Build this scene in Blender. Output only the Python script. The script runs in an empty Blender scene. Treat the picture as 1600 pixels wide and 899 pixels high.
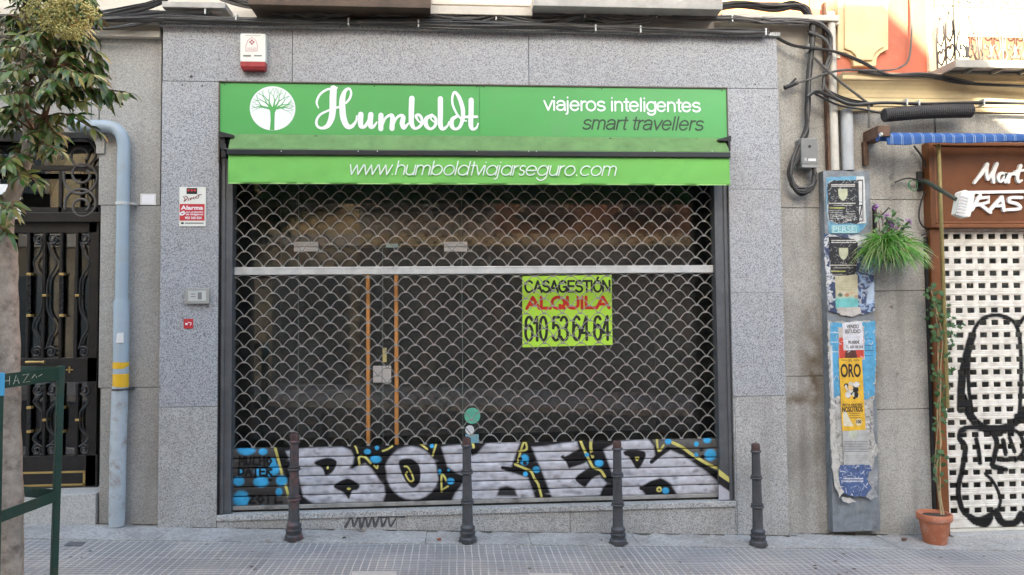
import bpy, bmesh, math, random
import numpy as np
from mathutils import Vector, Matrix
random.seed(7); RNG = np.random.default_rng(7)
S = bpy.context.scene
COL = S.collection

# ------------------------------------------------------------------ camera, sky, sun, exposure
F, DIST, CAMZ = 1180.0, 6.85, 1.887          # focal length in photo pixels, metres from facade, height
RM = np.array([[0.9973372799, -0.0064504752, 0.0726411827],
               [-0.0722961143, 0.0432867432, 0.9964434403],
               [-0.0095719339, -0.9990418656, 0.0427051384]])
cd = bpy.data.cameras.new('camera'); cam = bpy.data.objects.new('camera', cd); COL.objects.link(cam)
cd.sensor_width = 36; cd.lens = F / 1600 * 36; cd.clip_start = 0.1; cd.clip_end = 800
r3 = Matrix(((RM[0, 0], -RM[0, 1], -RM[0, 2]), (RM[1, 0], -RM[1, 1], -RM[1, 2]), (RM[2, 0], -RM[2, 1], -RM[2, 2])))
cam.matrix_world = Matrix.Translation((0, -DIST, CAMZ)) @ r3.to_4x4()
S.camera = cam

SUN_EL, SUN_AZ = math.radians(30), math.radians(-10)   # azimuth from -Y towards +X
sdir = Vector((math.cos(SUN_EL) * math.sin(SUN_AZ), -math.cos(SUN_EL) * math.cos(SUN_AZ), math.sin(SUN_EL)))
W = bpy.data.worlds.new('World'); S.world = W; W.use_nodes = True
wn = W.node_tree; bg = wn.nodes['Background']; sky = wn.nodes.new('ShaderNodeTexSky')
sky.sky_type = 'NISHITA'; sky.sun_disc = False; sky.sun_elevation = SUN_EL
sky.sun_rotation = math.pi - SUN_AZ
sky.air_density = 1.0; sky.dust_density = 2.5; sky.ozone_density = 1.0
wn.links.new(sky.outputs[0], bg.inputs[0]); bg.inputs[1].default_value = 0.125
sl = bpy.data.lights.new('sun', 'SUN'); sl.energy = 5.0; sl.angle = math.radians(0.5); sl.color = (1, 0.9, 0.74)
so = bpy.data.objects.new('sun', sl); COL.objects.link(so); so.location = (5, -20, 30)
so.rotation_euler = (-sdir).to_track_quat('-Z', 'Y').to_euler()
S.view_settings.view_transform = 'Standard'; S.view_settings.look = 'None'
S.view_settings.gamma = 1; S.view_settings.use_curve_mapping = False
S.view_settings.exposure = 2.64
try:
    S.view_settings.use_white_balance = True
    S.view_settings.white_balance_temperature = 6750
    S.view_settings.white_balance_tint = 3
except Exception:
    pass
S.cycles.max_bounces = 8; S.cycles.transparent_max_bounces = 16
S.cycles.use_denoising = True

# ------------------------------------------------------------------ helpers
def at(px, py, Y=0.0):
    d = RM @ np.array([px - 800, py - 449.5, F]); t = (DIST + Y) / d[1]
    return (d[0] * t, d[2] * t + CAMZ)
def rect(x0, y0, x1, y1, Y=0.0):
    a, b, c, d = at(x0, y0, Y), at(x1, y0, Y), at(x0, y1, Y), at(x1, y1, Y)
    return ((a[0] + c[0]) / 2, (b[0] + d[0]) / 2, (c[1] + d[1]) / 2, (a[1] + b[1]) / 2)   # X0,X1,Z0,Z1
def gz(x): return -0.0427 * x

def srgb(r, g, b):
    f = lambda c: (c / 255 / 12.92) if c / 255 <= 0.04045 else ((c / 255 + 0.055) / 1.055) ** 2.4
    return (f(r), f(g), f(b))

MATS = {}
def mat(name, col, rough=0.6, metal=0.0, var=0.15, scale=6.0, bump=0.0, bscale=80.0, dirt=None, dirt_scale=2.0, dirt_amt=0.5, trans=0.0, spec=0.5):
    if name in MATS: return MATS[name]
    m = bpy.data.materials.new(name); m.use_nodes = True; nt = m.node_tree; n = nt.nodes; L = nt.links
    p = n['Principled BSDF']; p.inputs['Roughness'].default_value = rough; p.inputs['Metallic'].default_value = metal
    p.inputs['Specular IOR Level'].default_value = spec
    tc = n.new('ShaderNodeTexCoord')
    nz = n.new('ShaderNodeTexNoise'); nz.inputs['Scale'].default_value = scale; nz.inputs['Detail'].default_value = 6; nz.inputs['Roughness'].default_value = 0.65
    L.new(tc.outputs['Object'], nz.inputs['Vector'])
    rp = n.new('ShaderNodeValToRGB'); rp.color_ramp.elements[0].position = 0.3; rp.color_ramp.elements[1].position = 0.7
    rp.color_ramp.elements[0].color = tuple(c * (1 - var) for c in col) + (1,)
    rp.color_ramp.elements[1].color = tuple(min(1, c * (1 + var)) for c in col) + (1,)
    L.new(nz.outputs['Fac'], rp.inputs['Fac']); out = rp.outputs['Color']
    if dirt:
        n2 = n.new('ShaderNodeTexNoise'); n2.inputs['Scale'].default_value = dirt_scale; n2.inputs['Detail'].default_value = 8; n2.inputs['Roughness'].default_value = 0.7
        L.new(tc.outputs['Object'], n2.inputs['Vector'])
        r2 = n.new('ShaderNodeValToRGB'); r2.color_ramp.elements[0].position = 0.5; r2.color_ramp.elements[1].position = 0.72
        r2.color_ramp.elements[0].color = (0, 0, 0, 1); r2.color_ramp.elements[1].color = (dirt_amt,) * 3 + (1,)
        L.new(n2.outputs['Fac'], r2.inputs['Fac'])
        mx = n.new('ShaderNodeMix'); mx.data_type = 'RGBA'
        L.new(r2.outputs['Color'], mx.inputs['Factor']); L.new(out, mx.inputs['A']); mx.inputs['B'].default_value = tuple(dirt) + (1,)
        out = mx.outputs['Result']
    L.new(out, p.inputs['Base Color'])
    if bump:
        n3 = n.new('ShaderNodeTexNoise'); n3.inputs['Scale'].default_value = bscale; n3.inputs['Detail'].default_value = 5
        L.new(tc.outputs['Object'], n3.inputs['Vector'])
        bp = n.new('ShaderNodeBump'); bp.inputs['Strength'].default_value = bump; bp.inputs['Distance'].default_value = 0.01
        L.new(n3.outputs['Fac'], bp.inputs['Height']); L.new(bp.outputs['Normal'], p.inputs['Normal'])
    if trans:
        tr = n.new('ShaderNodeBsdfTranslucent'); L.new(out, tr.inputs['Color'])
        ms = n.new('ShaderNodeMixShader'); ms.inputs[0].default_value = trans
        L.new(p.outputs[0], ms.inputs[1]); L.new(tr.outputs[0], ms.inputs[2]); L.new(ms.outputs[0], n['Material Output'].inputs['Surface'])
    MATS[name] = m; return m

def stone(name, c_light, c_mid, c_dark, speck=95, stain=(0.12, 0.10, 0.08), stain_amt=0.35, stain_scale=1.3, rough=0.75, bump=0.15, streak=0.0, grain=1.0, gmix=0.45):
    """speckled granite: three grain colours, patchy stains, optional run-off streaks"""
    m = bpy.data.materials.new(name); m.use_nodes = True; nt = m.node_tree; n = nt.nodes; L = nt.links
    p = n['Principled BSDF']; p.inputs['Roughness'].default_value = rough
    tc = n.new('ShaderNodeTexCoord')
    a = n.new('ShaderNodeTexNoise'); a.inputs['Scale'].default_value = speck; a.inputs['Detail'].default_value = 3; a.inputs['Roughness'].default_value = 0.6
    L.new(tc.outputs['Object'], a.inputs['Vector'])
    rp = n.new('ShaderNodeValToRGB'); e = rp.color_ramp.elements
    e[0].position = 0.33; e[0].color = tuple(c_dark) + (1,); e[1].position = 0.66; e[1].color = tuple(c_light) + (1,)
    k = e.new(0.48); k.color = tuple(c_mid) + (1,)
    vo = n.new('ShaderNodeTexVoronoi'); vo.inputs['Scale'].default_value = speck * grain; L.new(tc.outputs['Object'], vo.inputs['Vector'])
    vs_ = n.new('ShaderNodeSeparateColor'); L.new(vo.outputs['Color'], vs_.inputs[0])
    mg = n.new('ShaderNodeMix'); mg.data_type = 'FLOAT'; mg.inputs['Factor'].default_value = gmix
    L.new(a.outputs['Fac'], mg.inputs['A']); L.new(vs_.outputs[0], mg.inputs['B'])
    L.new(mg.outputs['Result'], rp.inputs['Fac'])
    b = n.new('ShaderNodeTexNoise'); b.inputs['Scale'].default_value = stain_scale; b.inputs['Detail'].default_value = 9; b.inputs['Roughness'].default_value = 0.68
    L.new(tc.outputs['Object'], b.inputs['Vector'])
    r2 = n.new('ShaderNodeValToRGB'); r2.color_ramp.elements[0].position = 0.42; r2.color_ramp.elements[1].position = 0.75
    r2.color_ramp.elements[0].color = (0, 0, 0, 1); r2.color_ramp.elements[1].color = (stain_amt,) * 3 + (1,)
    L.new(b.outputs['Fac'], r2.inputs['Fac'])
    mx = n.new('ShaderNodeMix'); mx.data_type = 'RGBA'; L.new(r2.outputs['Color'], mx.inputs['Factor'])
    L.new(rp.outputs['Color'], mx.inputs['A']); mx.inputs['B'].default_value = tuple(stain) + (1,)
    out = mx.outputs['Result']
    if streak:
        mp = n.new('ShaderNodeMapping'); mp.inputs['Scale'].default_value = (7, 7, 0.55); L.new(tc.outputs['Object'], mp.inputs['Vector'])
        c = n.new('ShaderNodeTexNoise'); c.inputs['Scale'].default_value = 1.0; c.inputs['Detail'].default_value = 6; L.new(mp.outputs[0], c.inputs['Vector'])
        r4 = n.new('ShaderNodeValToRGB'); r4.color_ramp.elements[0].position = 0.5; r4.color_ramp.elements[1].position = 0.75
        r4.color_ramp.elements[0].color = (0, 0, 0, 1); r4.color_ramp.elements[1].color = (streak,) * 3 + (1,)
        L.new(c.outputs['Fac'], r4.inputs['Fac'])
        m2 = n.new('ShaderNodeMix'); m2.data_type = 'RGBA'; L.new(r4.outputs['Color'], m2.inputs['Factor'])
        L.new(out, m2.inputs['A']); m2.inputs['B'].default_value = tuple(stain) + (1,); out = m2.outputs['Result']
    oi = n.new('ShaderNodeObjectInfo'); om = n.new('ShaderNodeMapRange'); L.new(oi.outputs['Random'], om.inputs['Value']); om.inputs['To Min'].default_value = 0.93; om.inputs['To Max'].default_value = 1.06
    hs = n.new('ShaderNodeHueSaturation'); L.new(out, hs.inputs['Color']); L.new(om.outputs[0], hs.inputs['Value']); out = hs.outputs['Color']
    L.new(out, p.inputs['Base Color'])
    bp = n.new('ShaderNodeBump'); bp.inputs['Strength'].default_value = bump; bp.inputs['Distance'].default_value = 0.004
    L.new(a.outputs['Fac'], bp.inputs['Height']); L.new(bp.outputs['Normal'], p.inputs['Normal'])
    return m

def paint_mat(name, rough=0.55, metal=0.0, spec=0.5):
    """real paint / print stored per vertex"""
    m = bpy.data.materials.new(name); m.use_nodes = True; n = m.node_tree.nodes; L = m.node_tree.links
    p = n['Principled BSDF']; p.inputs['Roughness'].default_value = rough; p.inputs['Metallic'].default_value = metal; p.inputs['Specular IOR Level'].default_value = spec
    at_ = n.new('ShaderNodeAttribute'); at_.attribute_name = 'paint'
    tc = n.new('ShaderNodeTexCoord'); nz = n.new('ShaderNodeTexNoise'); nz.inputs['Scale'].default_value = 14; nz.inputs['Detail'].default_value = 7
    L.new(tc.outputs['Object'], nz.inputs['Vector'])
    rp = n.new('ShaderNodeValToRGB'); rp.color_ramp.elements[0].position = 0.3; rp.color_ramp.elements[1].position = 0.6
    rp.color_ramp.elements[0].color = (0.74, 0.72, 0.70, 1); rp.color_ramp.elements[1].color = (1, 1, 1, 1)
    L.new(nz.outputs['Fac'], rp.inputs['Fac'])
    mx = n.new('ShaderNodeMix'); mx.data_type = 'RGBA'; mx.blend_type = 'MULTIPLY'; mx.inputs['Factor'].default_value = 1
    L.new(at_.outputs['Color'], mx.inputs['A']); L.new(rp.outputs['Color'], mx.inputs['B']); L.new(mx.outputs['Result'], p.inputs['Base Color'])
    return m

def glass_mat(name, tint=(0.75, 0.8, 0.8), refl=1.0, ior=1.75, dust_haze=0.0):
    m = bpy.data.materials.new(name); m.use_nodes = True; n = m.node_tree.nodes; L = m.node_tree.links
    for x in list(n):
        if x.type != 'OUTPUT_MATERIAL': n.remove(x)
    t = n.new('ShaderNodeBsdfTransparent'); t.inputs[0].default_value = tuple(tint) + (1,)
    g = n.new('ShaderNodeBsdfGlossy'); g.inputs['Roughness'].default_value = 0.0; g.inputs[0].default_value = (refl, refl, refl, 1)
    fr = n.new('ShaderNodeFresnel'); fr.inputs[0].default_value = ior
    ms = n.new('ShaderNodeMixShader'); L.new(fr.outputs[0], ms.inputs[0]); L.new(t.outputs[0], ms.inputs[1]); L.new(g.outputs[0], ms.inputs[2])
    if dust_haze:
        d = n.new('ShaderNodeBsdfDiffuse'); d.inputs[0].default_value = (.55, .53, .5, 1); m2 = n.new('ShaderNodeMixShader')
        tc = n.new('ShaderNodeTexCoord'); nz = n.new('ShaderNodeTexNoise'); nz.inputs['Scale'].default_value = 2.2; nz.inputs['Detail'].default_value = 7; L.new(tc.outputs['Object'], nz.inputs['Vector'])
        mr = n.new('ShaderNodeMapRange'); L.new(nz.outputs['Fac'], mr.inputs['Value']); mr.inputs['From Min'].default_value = .3; mr.inputs['From Max'].default_value = .7; mr.inputs['To Min'].default_value = dust_haze * .5; mr.inputs['To Max'].default_value = dust_haze * 1.5
        L.new(mr.outputs[0], m2.inputs[0]); L.new(ms.outputs[0], m2.inputs[1]); L.new(d.outputs[0], m2.inputs[2]); ms = m2
    L.new(ms.outputs[0], n['Material Output'].inputs['Surface']); return m

BASE = {}
def thing(name, label, cat, loc=(0, 0, 0), group=None):
    o = bpy.data.objects.new(name, None); COL.objects.link(o); o.location = loc; o.empty_display_size = 0.1
    o['label'] = label; o['category'] = cat
    if group: o['group'] = group
    BASE[o] = Vector(loc); return o
def tag(o, label, cat, group=None):
    o['label'] = label; o['category'] = cat
    if group: o['group'] = group
    return o

class MB:
    def __init__(s): s.v = []; s.f = []; s.m = []
    def add(s, vs, fs, mi=0):
        b = len(s.v); s.v += [tuple(map(float, q)) for q in vs]; s.f += [tuple(b + i for i in q) for q in fs]; s.m += [mi] * len(fs); return s
    def box(s, x0, x1, y0, y1, z0, z1, mi=0):
        vs = [(x0, y0, z0), (x1, y0, z0), (x1, y1, z0), (x0, y1, z0), (x0, y0, z1), (x1, y0, z1), (x1, y1, z1), (x0, y1, z1)]
        return s.add(vs, [(0, 3, 2, 1), (4, 5, 6, 7), (0, 1, 5, 4), (1, 2, 6, 5), (2, 3, 7, 6), (3, 0, 4, 7)], mi)
    def pbox(s, px0, py0, px1, py1, Yf, Yb, mi=0):
        """box whose front (at depth Yf) covers this stretch of the facade"""
        X0, X1, Z0, Z1 = rect(px0, py0, px1, py1, Yf); return s.box(X0, X1, Yf, Yb, Z0, Z1, mi)
    def prism(s, poly, y0, y1, mi=0):
        n = len(poly); vs = [(x, y0, z) for x, z in poly] + [(x, y1, z) for x, z in poly]
        ar = sum(poly[i][0] * poly[(i + 1) % n][1] - poly[(i + 1) % n][0] * poly[i][1] for i in range(n))
        idx = list(range(n)) if ar > 0 else list(range(n))[::-1]
        fs = [tuple(idx), tuple(i + n for i in idx[::-1])]
        for k in range(n):
            a, b = idx[k], idx[(k + 1) % n]; fs.append((b, a, a + n, b + n))
        return s.add(vs, fs, mi)
    def tube(s, path, r, n=8, closed=False, caps=True, mi=0):
        P = [Vector(p) for p in path]; N = len(P); R = r if hasattr(r, '__len__') else [r] * N
        T = []
        for i in range(N):
            a = P[(i - 1) % N] if (closed or i > 0) else P[i]; b = P[(i + 1) % N] if (closed or i < N - 1) else P[i]
            t = b - a; T.append(t.normalized() if t.length > 1e-9 else Vector((0, 0, 1)))
        up = Vector((0, 1, 0)) if abs(T[0].y) < 0.9 else Vector((1, 0, 0))
        u = (up - T[0] * up.dot(T[0])).normalized(); vs = []
        for i in range(N):
            u = (u - T[i] * u.dot(T[i])); u = u.normalized() if u.length > 1e-6 else T[i].orthogonal().normalized()
            w = T[i].cross(u)
            for k in range(n):
                a = 2 * math.pi * k / n; vs.append(P[i] + (u * math.cos(a) + w * math.sin(a)) * R[i])
        fs = []
        for i in range(N if closed else N - 1):
            j = (i + 1) % N
            for k in range(n): fs.append((i * n + k, i * n + (k + 1) % n, j * n + (k + 1) % n, j * n + k))
        if caps and not closed: fs += [tuple(range(n))[::-1], tuple((N - 1) * n + k for k in range(n))]
        return s.add(vs, fs, mi)
    def lathe(s, prof, c=(0, 0, 0), n=24, mi=0):
        vs = []; fs = []; M_ = len(prof)
        for r, z in prof:
            for k in range(n):
                a = 2 * math.pi * k / n; vs.append((c[0] + r * math.cos(a), c[1] + r * math.sin(a), c[2] + z))
        for i in range(M_ - 1):
            for k in range(n): fs.append((i * n + k, i * n + (k + 1) % n, (i + 1) * n + (k + 1) % n, (i + 1) * n + k))
        if prof[0][0] > 1e-6: fs.append(tuple(range(n))[::-1])
        if prof[-1][0] > 1e-6: fs.append(tuple((M_ - 1) * n + k for k in range(n)))
        return s.add(vs, fs, mi)
    def disc(s, x, z, r, y0, y1, n=28, mi=0, rz=None):
        rz = rz or r
        return s.prism([(x + r * math.cos(2 * math.pi * k / n), z + rz * math.sin(2 * math.pi * k / n)) for k in range(n)], y0, y1, mi)
    def stroke(s, pts, w, y0, y1, caps=True, mi=0, smooth=6, chunk=0):
        """a flat pen stroke in the facade plane with its own thickness"""
        P = np.array(pts, float); Wd = np.array(w if hasattr(w, '__len__') else [w] * len(P), float)
        if smooth and len(P) > 2: P, Wd = catmull(P, Wd, smooth)
        T = np.gradient(P, axis=0); T /= np.maximum(np.linalg.norm(T, axis=1), 1e-9)[:, None]; Nn = np.stack([-T[:, 1], T[:, 0]], 1)
        if chunk and len(P) > chunk + 1:
            k = 0; i = 0
            while i < len(P) - 1:
                j = min(len(P), i + chunk + 1)
                s.stroke(P[i:j], Wd[i:j], y0 - k * .00009, y1, True, mi, 0); i = j - 1; k += 1
            return s
        A = P + Nn * Wd[:, None] / 2; B = P - Nn * Wd[:, None] / 2; n = len(P)
        vs = [(x, y0, z) for x, z in A] + [(x, y0, z) for x, z in B] + [(x, y1, z) for x, z in A] + [(x, y1, z) for x, z in B]
        fs = []
        for i in range(n - 1):
            fs += [(i, n + i, n + i + 1, i + 1), (i, i + 1, 2 * n + i + 1, 2 * n + i), (n + i + 1, n + i, 3 * n + i, 3 * n + i + 1)]
        fs += [(0, 2 * n, 3 * n, n), (n - 1, 2 * n - 1, 4 * n - 1, 3 * n - 1)]
        s.add(vs, fs, mi)
        if caps:
            for i in (0, n - 1): s.disc(P[i][0], P[i][1], Wd[i] / 2 * 0.995, y0 + 0.00025, y1, 10, mi)
        return s
    def build(s, name, mats, parent=None, loc=None, smooth=False, bevel=0.0, kind=None):
        me = bpy.data.meshes.new(name)
        base = BASE[parent] if parent is not None else Vector(loc or (0, 0, 0))
        V = np.array(s.v, float) - np.array(base)
        me.from_pydata(V.tolist(), [], s.f)
        for m_ in (mats if isinstance(mats, (list, tuple)) else [mats]): me.materials.append(m_)
        me.polygons.foreach_set('material_index', s.m)
        if smooth: me.shade_smooth(); me.set_sharp_from_angle(angle=math.radians(40))
        me.update()
        o = bpy.data.objects.new(name, me); COL.objects.link(o)
        if parent is not None: o.parent = parent; BASE[o] = base
        else: o.location = base; BASE[o] = base
        if kind: o['kind'] = kind
        if bevel:
            b = o.modifiers.new('bevel', 'BEVEL'); b.width = bevel; b.segments = 2; b.limit_method = 'ANGLE'
        return o

def catmull(P, Wd=None, k=6):
    P = np.array(P, float); n = len(P); out = []; ow = []
    Q = np.vstack([2 * P[0] - P[1], P, 2 * P[-1] - P[-2]])
    for i in range(n - 1):
        p0, p1, p2, p3 = Q[i], Q[i + 1], Q[i + 2], Q[i + 3]
        for j in range(k):
            t = j / k
            out.append(0.5 * ((2 * p1) + (-p0 + p2) * t + (2 * p0 - 5 * p1 + 4 * p2 - p3) * t * t + (-p0 + 3 * p1 - 3 * p2 + p3) * t ** 3))
            if Wd is not None: ow.append(Wd[i] * (1 - t) + Wd[i + 1] * t)
    out.append(P[-1]); 
    if Wd is not None: ow.append(Wd[-1]); return np.array(out), np.array(ow)
    return np.array(out)

def text(name, body, bbox_px, Y, material, parent, shear=0.0, bold=0.0, thick=0.0015, narrow=None):
    """lettering fitted to a stretch of the facade (px box) as a mesh of its own"""
    c = bpy.data.curves.new(name, 'FONT'); c.body = body; c.shear = shear; c.offset = bold; c.resolution_u = 4; c.extrude = 0.0
    t = bpy.data.objects.new(name, c); COL.objects.link(t); dg = bpy.context.evaluated_depsgraph_get(); dg.update()
    me = bpy.data.meshes.new_from_object(t.evaluated_get(dg)); bpy.data.objects.remove(t); bpy.data.curves.remove(c)
    V = np.array([v.co[:] for v in me.vertices]); 
    X0, X1, Z0, Z1 = rect(*bbox_px, Y)
    lo = V.min(0); hi = V.max(0)
    x = X0 + (V[:, 0] - lo[0]) / (hi[0] - lo[0]) * (X1 - X0); z = Z0 + (V[:, 1] - lo[1]) / (hi[1] - lo[1]) * (Z1 - Z0)
    # follow the sign's own slight tilt in the picture: baseline from corner points
    f = [tuple(p.vertices) for p in me.polygons]; bpy.data.meshes.remove(me)
    mb = MB(); mb.add([(a, Y, b) for a, b in zip(x, z)], f)
    return mb.build(name, material, parent)

def poly_px(pts, Y): return [at(x, y, Y) for x, y in pts]

# ------------------------------------------------------------------ painting on an array (spray paint, printed paper)
class Canvas:
    def __init__(s, x0, y0, x1, y1, k, base):
        s.x0, s.y0, s.k = x0, y0, k; s.w = int((x1 - x0) * k); s.h = int((y1 - y0) * k)
        s.a = np.ones((s.h, s.w, 3)) * np.array(base)
        yy, xx = np.mgrid[0:s.h, 0:s.w]; s.X = x0 + (xx + 0.5) / k; s.Y = y0 + (yy + 0.5) / k
    def blend(s, m, col, win=None):
        a = s.a if win is None else s.a[win]
        a += m[..., None] * (np.array(col) - a)
    def win(s, pts, pad):
        P = np.array(pts); x0, y0 = P.min(0) - pad; x1, y1 = P.max(0) + pad
        return (slice(max(0, int((y0 - s.y0) * s.k)), max(0, min(s.h, int((y1 - s.y0) * s.k) + 1))), slice(max(0, int((x0 - s.x0) * s.k)), max(0, min(s.w, int((x1 - s.x0) * s.k) + 1))))
    def poly(s, pts, col, soft=0.5, smooth=0, alpha=1.0):
        P = np.array(pts, float)
        if smooth:
            Q = np.vstack([P[-1:], P, P[:2]]); P = catmull(Q, None, smooth)[smooth:-smooth]
        w = s.win(P, soft + 1); X, Y = s.X[w], s.Y[w]
        if X.size == 0: return
        ins = np.zeros(X.shape, bool); d = np.full(X.shape, 1e9); n = len(P)
        for i in range(n):
            (xa, ya), (xb, yb) = P[i], P[(i + 1) % n]
            if ya != yb:
                c = (ya > Y) != (yb > Y); ins ^= c & (X < (xb - xa) * (Y - ya) / (yb - ya) + xa)
            d = np.minimum(d, segd(X, Y, xa, ya, xb, yb))
        sd = np.where(ins, d, -d); s.blend(np.clip(sd / soft * 0.5 + 0.5, 0, 1) * alpha, col, w)
    def line(s, pts, wd, col, soft=0.6, smooth=4, alpha=1.0):
        P = np.array(pts, float)
        if smooth and len(P) > 2: P = catmull(P, None, smooth)
        w = s.win(P, wd + soft + 1); X, Y = s.X[w], s.Y[w]
        if X.size == 0: return
        d = np.full(X.shape, 1e9)
        for i in range(len(P) - 1): d = np.minimum(d, segd(X, Y, *P[i], *P[i + 1]))
        s.blend(np.clip((wd / 2 - d) / soft + 0.5, 0, 1) * alpha, col, w)
    def dot(s, x, y, rx, ry, col, soft=0.25, alpha=1.0):
        w = s.win([(x - rx, y - ry), (x + rx, y + ry)], 3); X, Y = s.X[w], s.Y[w]
        if X.size == 0: return
        q = np.sqrt(((X - x) / rx) ** 2 + ((Y - y) / ry) ** 2); s.blend(np.clip((1 - q) / soft, 0, 1) * alpha, col, w)
    def sample(s, px, py):
        i = np.clip(((py - s.y0) * s.k).astype(int), 0, s.h - 1); j = np.clip(((px - s.x0) * s.k).astype(int), 0, s.w - 1); return s.a[i, j]
def segd(X, Y, xa, ya, xb, yb):
    dx, dy = xb - xa, yb - ya; l = dx * dx + dy * dy + 1e-12
    t = np.clip(((X - xa) * dx + (Y - ya) * dy) / l, 0, 1); return np.hypot(X - xa - t * dx, Y - ya - t * dy)
def to_px(X, Z, Y):
    """facade point -> photo pixel (arrays)"""
    d = np.stack([X, np.broadcast_to(Y + DIST, X.shape), Z - CAMZ], -1) @ RM
    return d[..., 0] / d[..., 2] * F + 800, d[..., 1] / d[..., 2] * F + 449.5
def grid_obj(name, V, nx, nz, col, material, parent=None, loc=(0, 0, 0), keep=None, kind=None):
    """V: (nz*nx,3) world points, row major"""
    base = np.array(BASE[parent] if parent is not None else loc)
    i = np.arange(nz - 1)[:, None] * nx + np.arange(nx - 1)[None, :]
    q = np.stack([i, i + 1, i + nx + 1, i + nx], -1).reshape(-1, 4)
    if keep is not None: q = q[keep.reshape(-1)]
    me = bpy.data.meshes.new(name); nv = len(V)
    me.vertices.add(nv); me.vertices.foreach_set('co', (V - base).astype(np.float32).ravel())
    me.loops.add(len(q) * 4); me.loops.foreach_set('vertex_index', q.astype(np.int32).ravel())
    me.polygons.add(len(q)); me.polygons.foreach_set('loop_start', np.arange(0, len(q) * 4, 4, dtype=np.int32))
    me.materials.append(material)
    if col is not None:
        a = me.color_attributes.new('paint', 'FLOAT_COLOR', 'POINT'); c = np.ones((nv, 4), np.float32); c[:, :3] = col; a.data.foreach_set('color', c.ravel())
    me.update(calc_edges=True); me.shade_smooth(); me.validate()
    o = bpy.data.objects.new(name, me); COL.objects.link(o)
    if parent is not None: o.parent = parent
    else: o.location = loc
    BASE[o] = Vector(base)
    if kind: o['kind'] = kind
    return o

# ------------------------------------------------------------------ a plain grotesque drawn with strokes (x-height 1, capitals 1.4)
def arc(cx, cy, rx, a0, a1, n=14, ry=None):
    ry = ry or rx
    return [(cx + rx * math.cos(math.radians(a0 + (a1 - a0) * k / n)), cy + ry * math.sin(math.radians(a0 + (a1 - a0) * k / n))) for k in range(n + 1)]
oo = arc(.45, .5, .45, 0, 360, 24, .5); CO = arc(.55, .7, .55, 0, 360, 28, .7)
SANS = {'a': (1.0, [arc(.42, .68, .38, 165, 0, 10, .34) + [(.8, .3), (.83, 0)], [(.8, .58)] + arc(.38, .28, .36, 80, 270, 12, .28) + [(.6, .06), (.8, .3)]]), 'e': (1.06, [[(.03, .52), (.87, .52)] + arc(.45, .5, .43, 5, 325, 22, .5)]),
    'g': (1.02, [oo, [(.86, 1), (.86, .0)] + arc(.45, -.02, .41, 0, -155, 12, .38)]), 'i': (.36, [[(.1, 1), (.1, 0)], [(.1, 1.36), (.1, 1.4)]]), 'j': (.36, [[(.1, 1), (.1, -.25)] + arc(-.08, -.22, .18, 0, -80, 6), [(.1, 1.36), (.1, 1.4)]]),
    'l': (.36, [[(.1, 1.4), (.1, 0)]]), 'm': (1.5, [[(.08, 1), (.08, 0)], arc(.38, .66, .30, 180, 0, 10, .32) + [(.68, 0)], arc(.98, .66, .30, 180, 0, 10, .32) + [(1.28, 0)]]), 'n': (1.0, [[(.08, 1), (.08, 0)], arc(.43, .62, .35, 180, 0, 12, .36) + [(.78, 0)]]),
    'o': (1.06, [oo]), 'r': (.6, [[(.08, 1), (.08, 0)], arc(.42, .6, .34, 180, 75, 8, .37)]), 's': (.92, [arc(.42, .745, .34, 25, 250, 12, .24) + arc(.42, .255, .37, 75, -155, 12, .25)]), 't': (.54, [[(.22, 1.3), (.22, .2)] + arc(.37, .18, .15, 180, 285, 6, .17), [(0, .97), (.45, .97)]]), 'v': (.92, [[(.02, 1), (.42, 0)], [(.42, 0), (.82, 1)]]), ' ': (.5, []),
    'A': (1.22, [[(0, 0), (.55, 1.4)], [(.55, 1.4), (1.1, 0)], [(.22, .48), (.88, .48)]]), 'C': (1.26, [arc(.58, .7, .56, 42, 318, 24, .7)]), 'E': (1.08, [[(.9, 1.37), (.06, 1.37)], [(.06, 1.4), (.06, 0)], [(.06, .03), (.92, .03)], [(.06, .72), (.82, .72)]]), 'G': (1.3, [arc(.58, .7, .56, 42, 345, 24, .7), [(.66, .64), (1.12, .64)], [(1.12, .66), (1.12, .1)]]),
    'I': (.42, [[(.12, 1.4), (.12, 0)]]), 'L': (1.0, [[(.06, 1.4), (.06, 0)], [(.06, .03), (.86, .03)]]), 'N': (1.22, [[(.06, 0), (.06, 1.4)], [(.06, 1.4), (1.0, 0)], [(1.0, 0), (1.0, 1.4)]]), 'O': (1.28, [CO]), 'Ó': (1.28, [CO, [(.5, 1.62), (.68, 1.8)]]), 'Q': (1.3, [CO, [(.7, .38), (1.12, -.06)]]), 'S': (1.12, [arc(.5, 1.05, .42, 20, 255, 14, .35) + arc(.5, .36, .46, 80, -160, 14, .36)]), 'T': (1.08, [[(0, 1.37), (1, 1.37)], [(.5, 1.4), (.5, 0)]]), 'U': (1.22, [[(.06, 1.4), (.06, .5)] + arc(.53, .47, .47, 180, 360, 14, .47) + [(1.0, 1.4)]]),
    '0': (.98, [arc(.42, .7, .40, 0, 360, 24, .7)]), '1': (.72, [[(.08, 1.02), (.4, 1.4)], [(.4, 1.4), (.4, 0)]]), '3': (.96, [arc(.4, 1.03, .37, 155, -80, 14, .36) + arc(.4, .36, .42, 80, -155, 14, .37)]), '4': (1.0, [[(.6, 1.4), (.02, .42)], [(.02, .42), (.9, .42)], [(.62, 1.4), (.62, 0)]]), '5': (.96, [[(.8, 1.37), (.18, 1.37)], [(.18, 1.37), (.1, .72)], arc(.4, .45, .42, 130, -155, 16, .46)]), '6': (.98, [arc(.43, .45, .40, 0, 360, 20, .45), [(.03, .5), (.07, .9)] + arc(.45, 1.0, .38, 170, 35, 10, .4)])}
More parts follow.
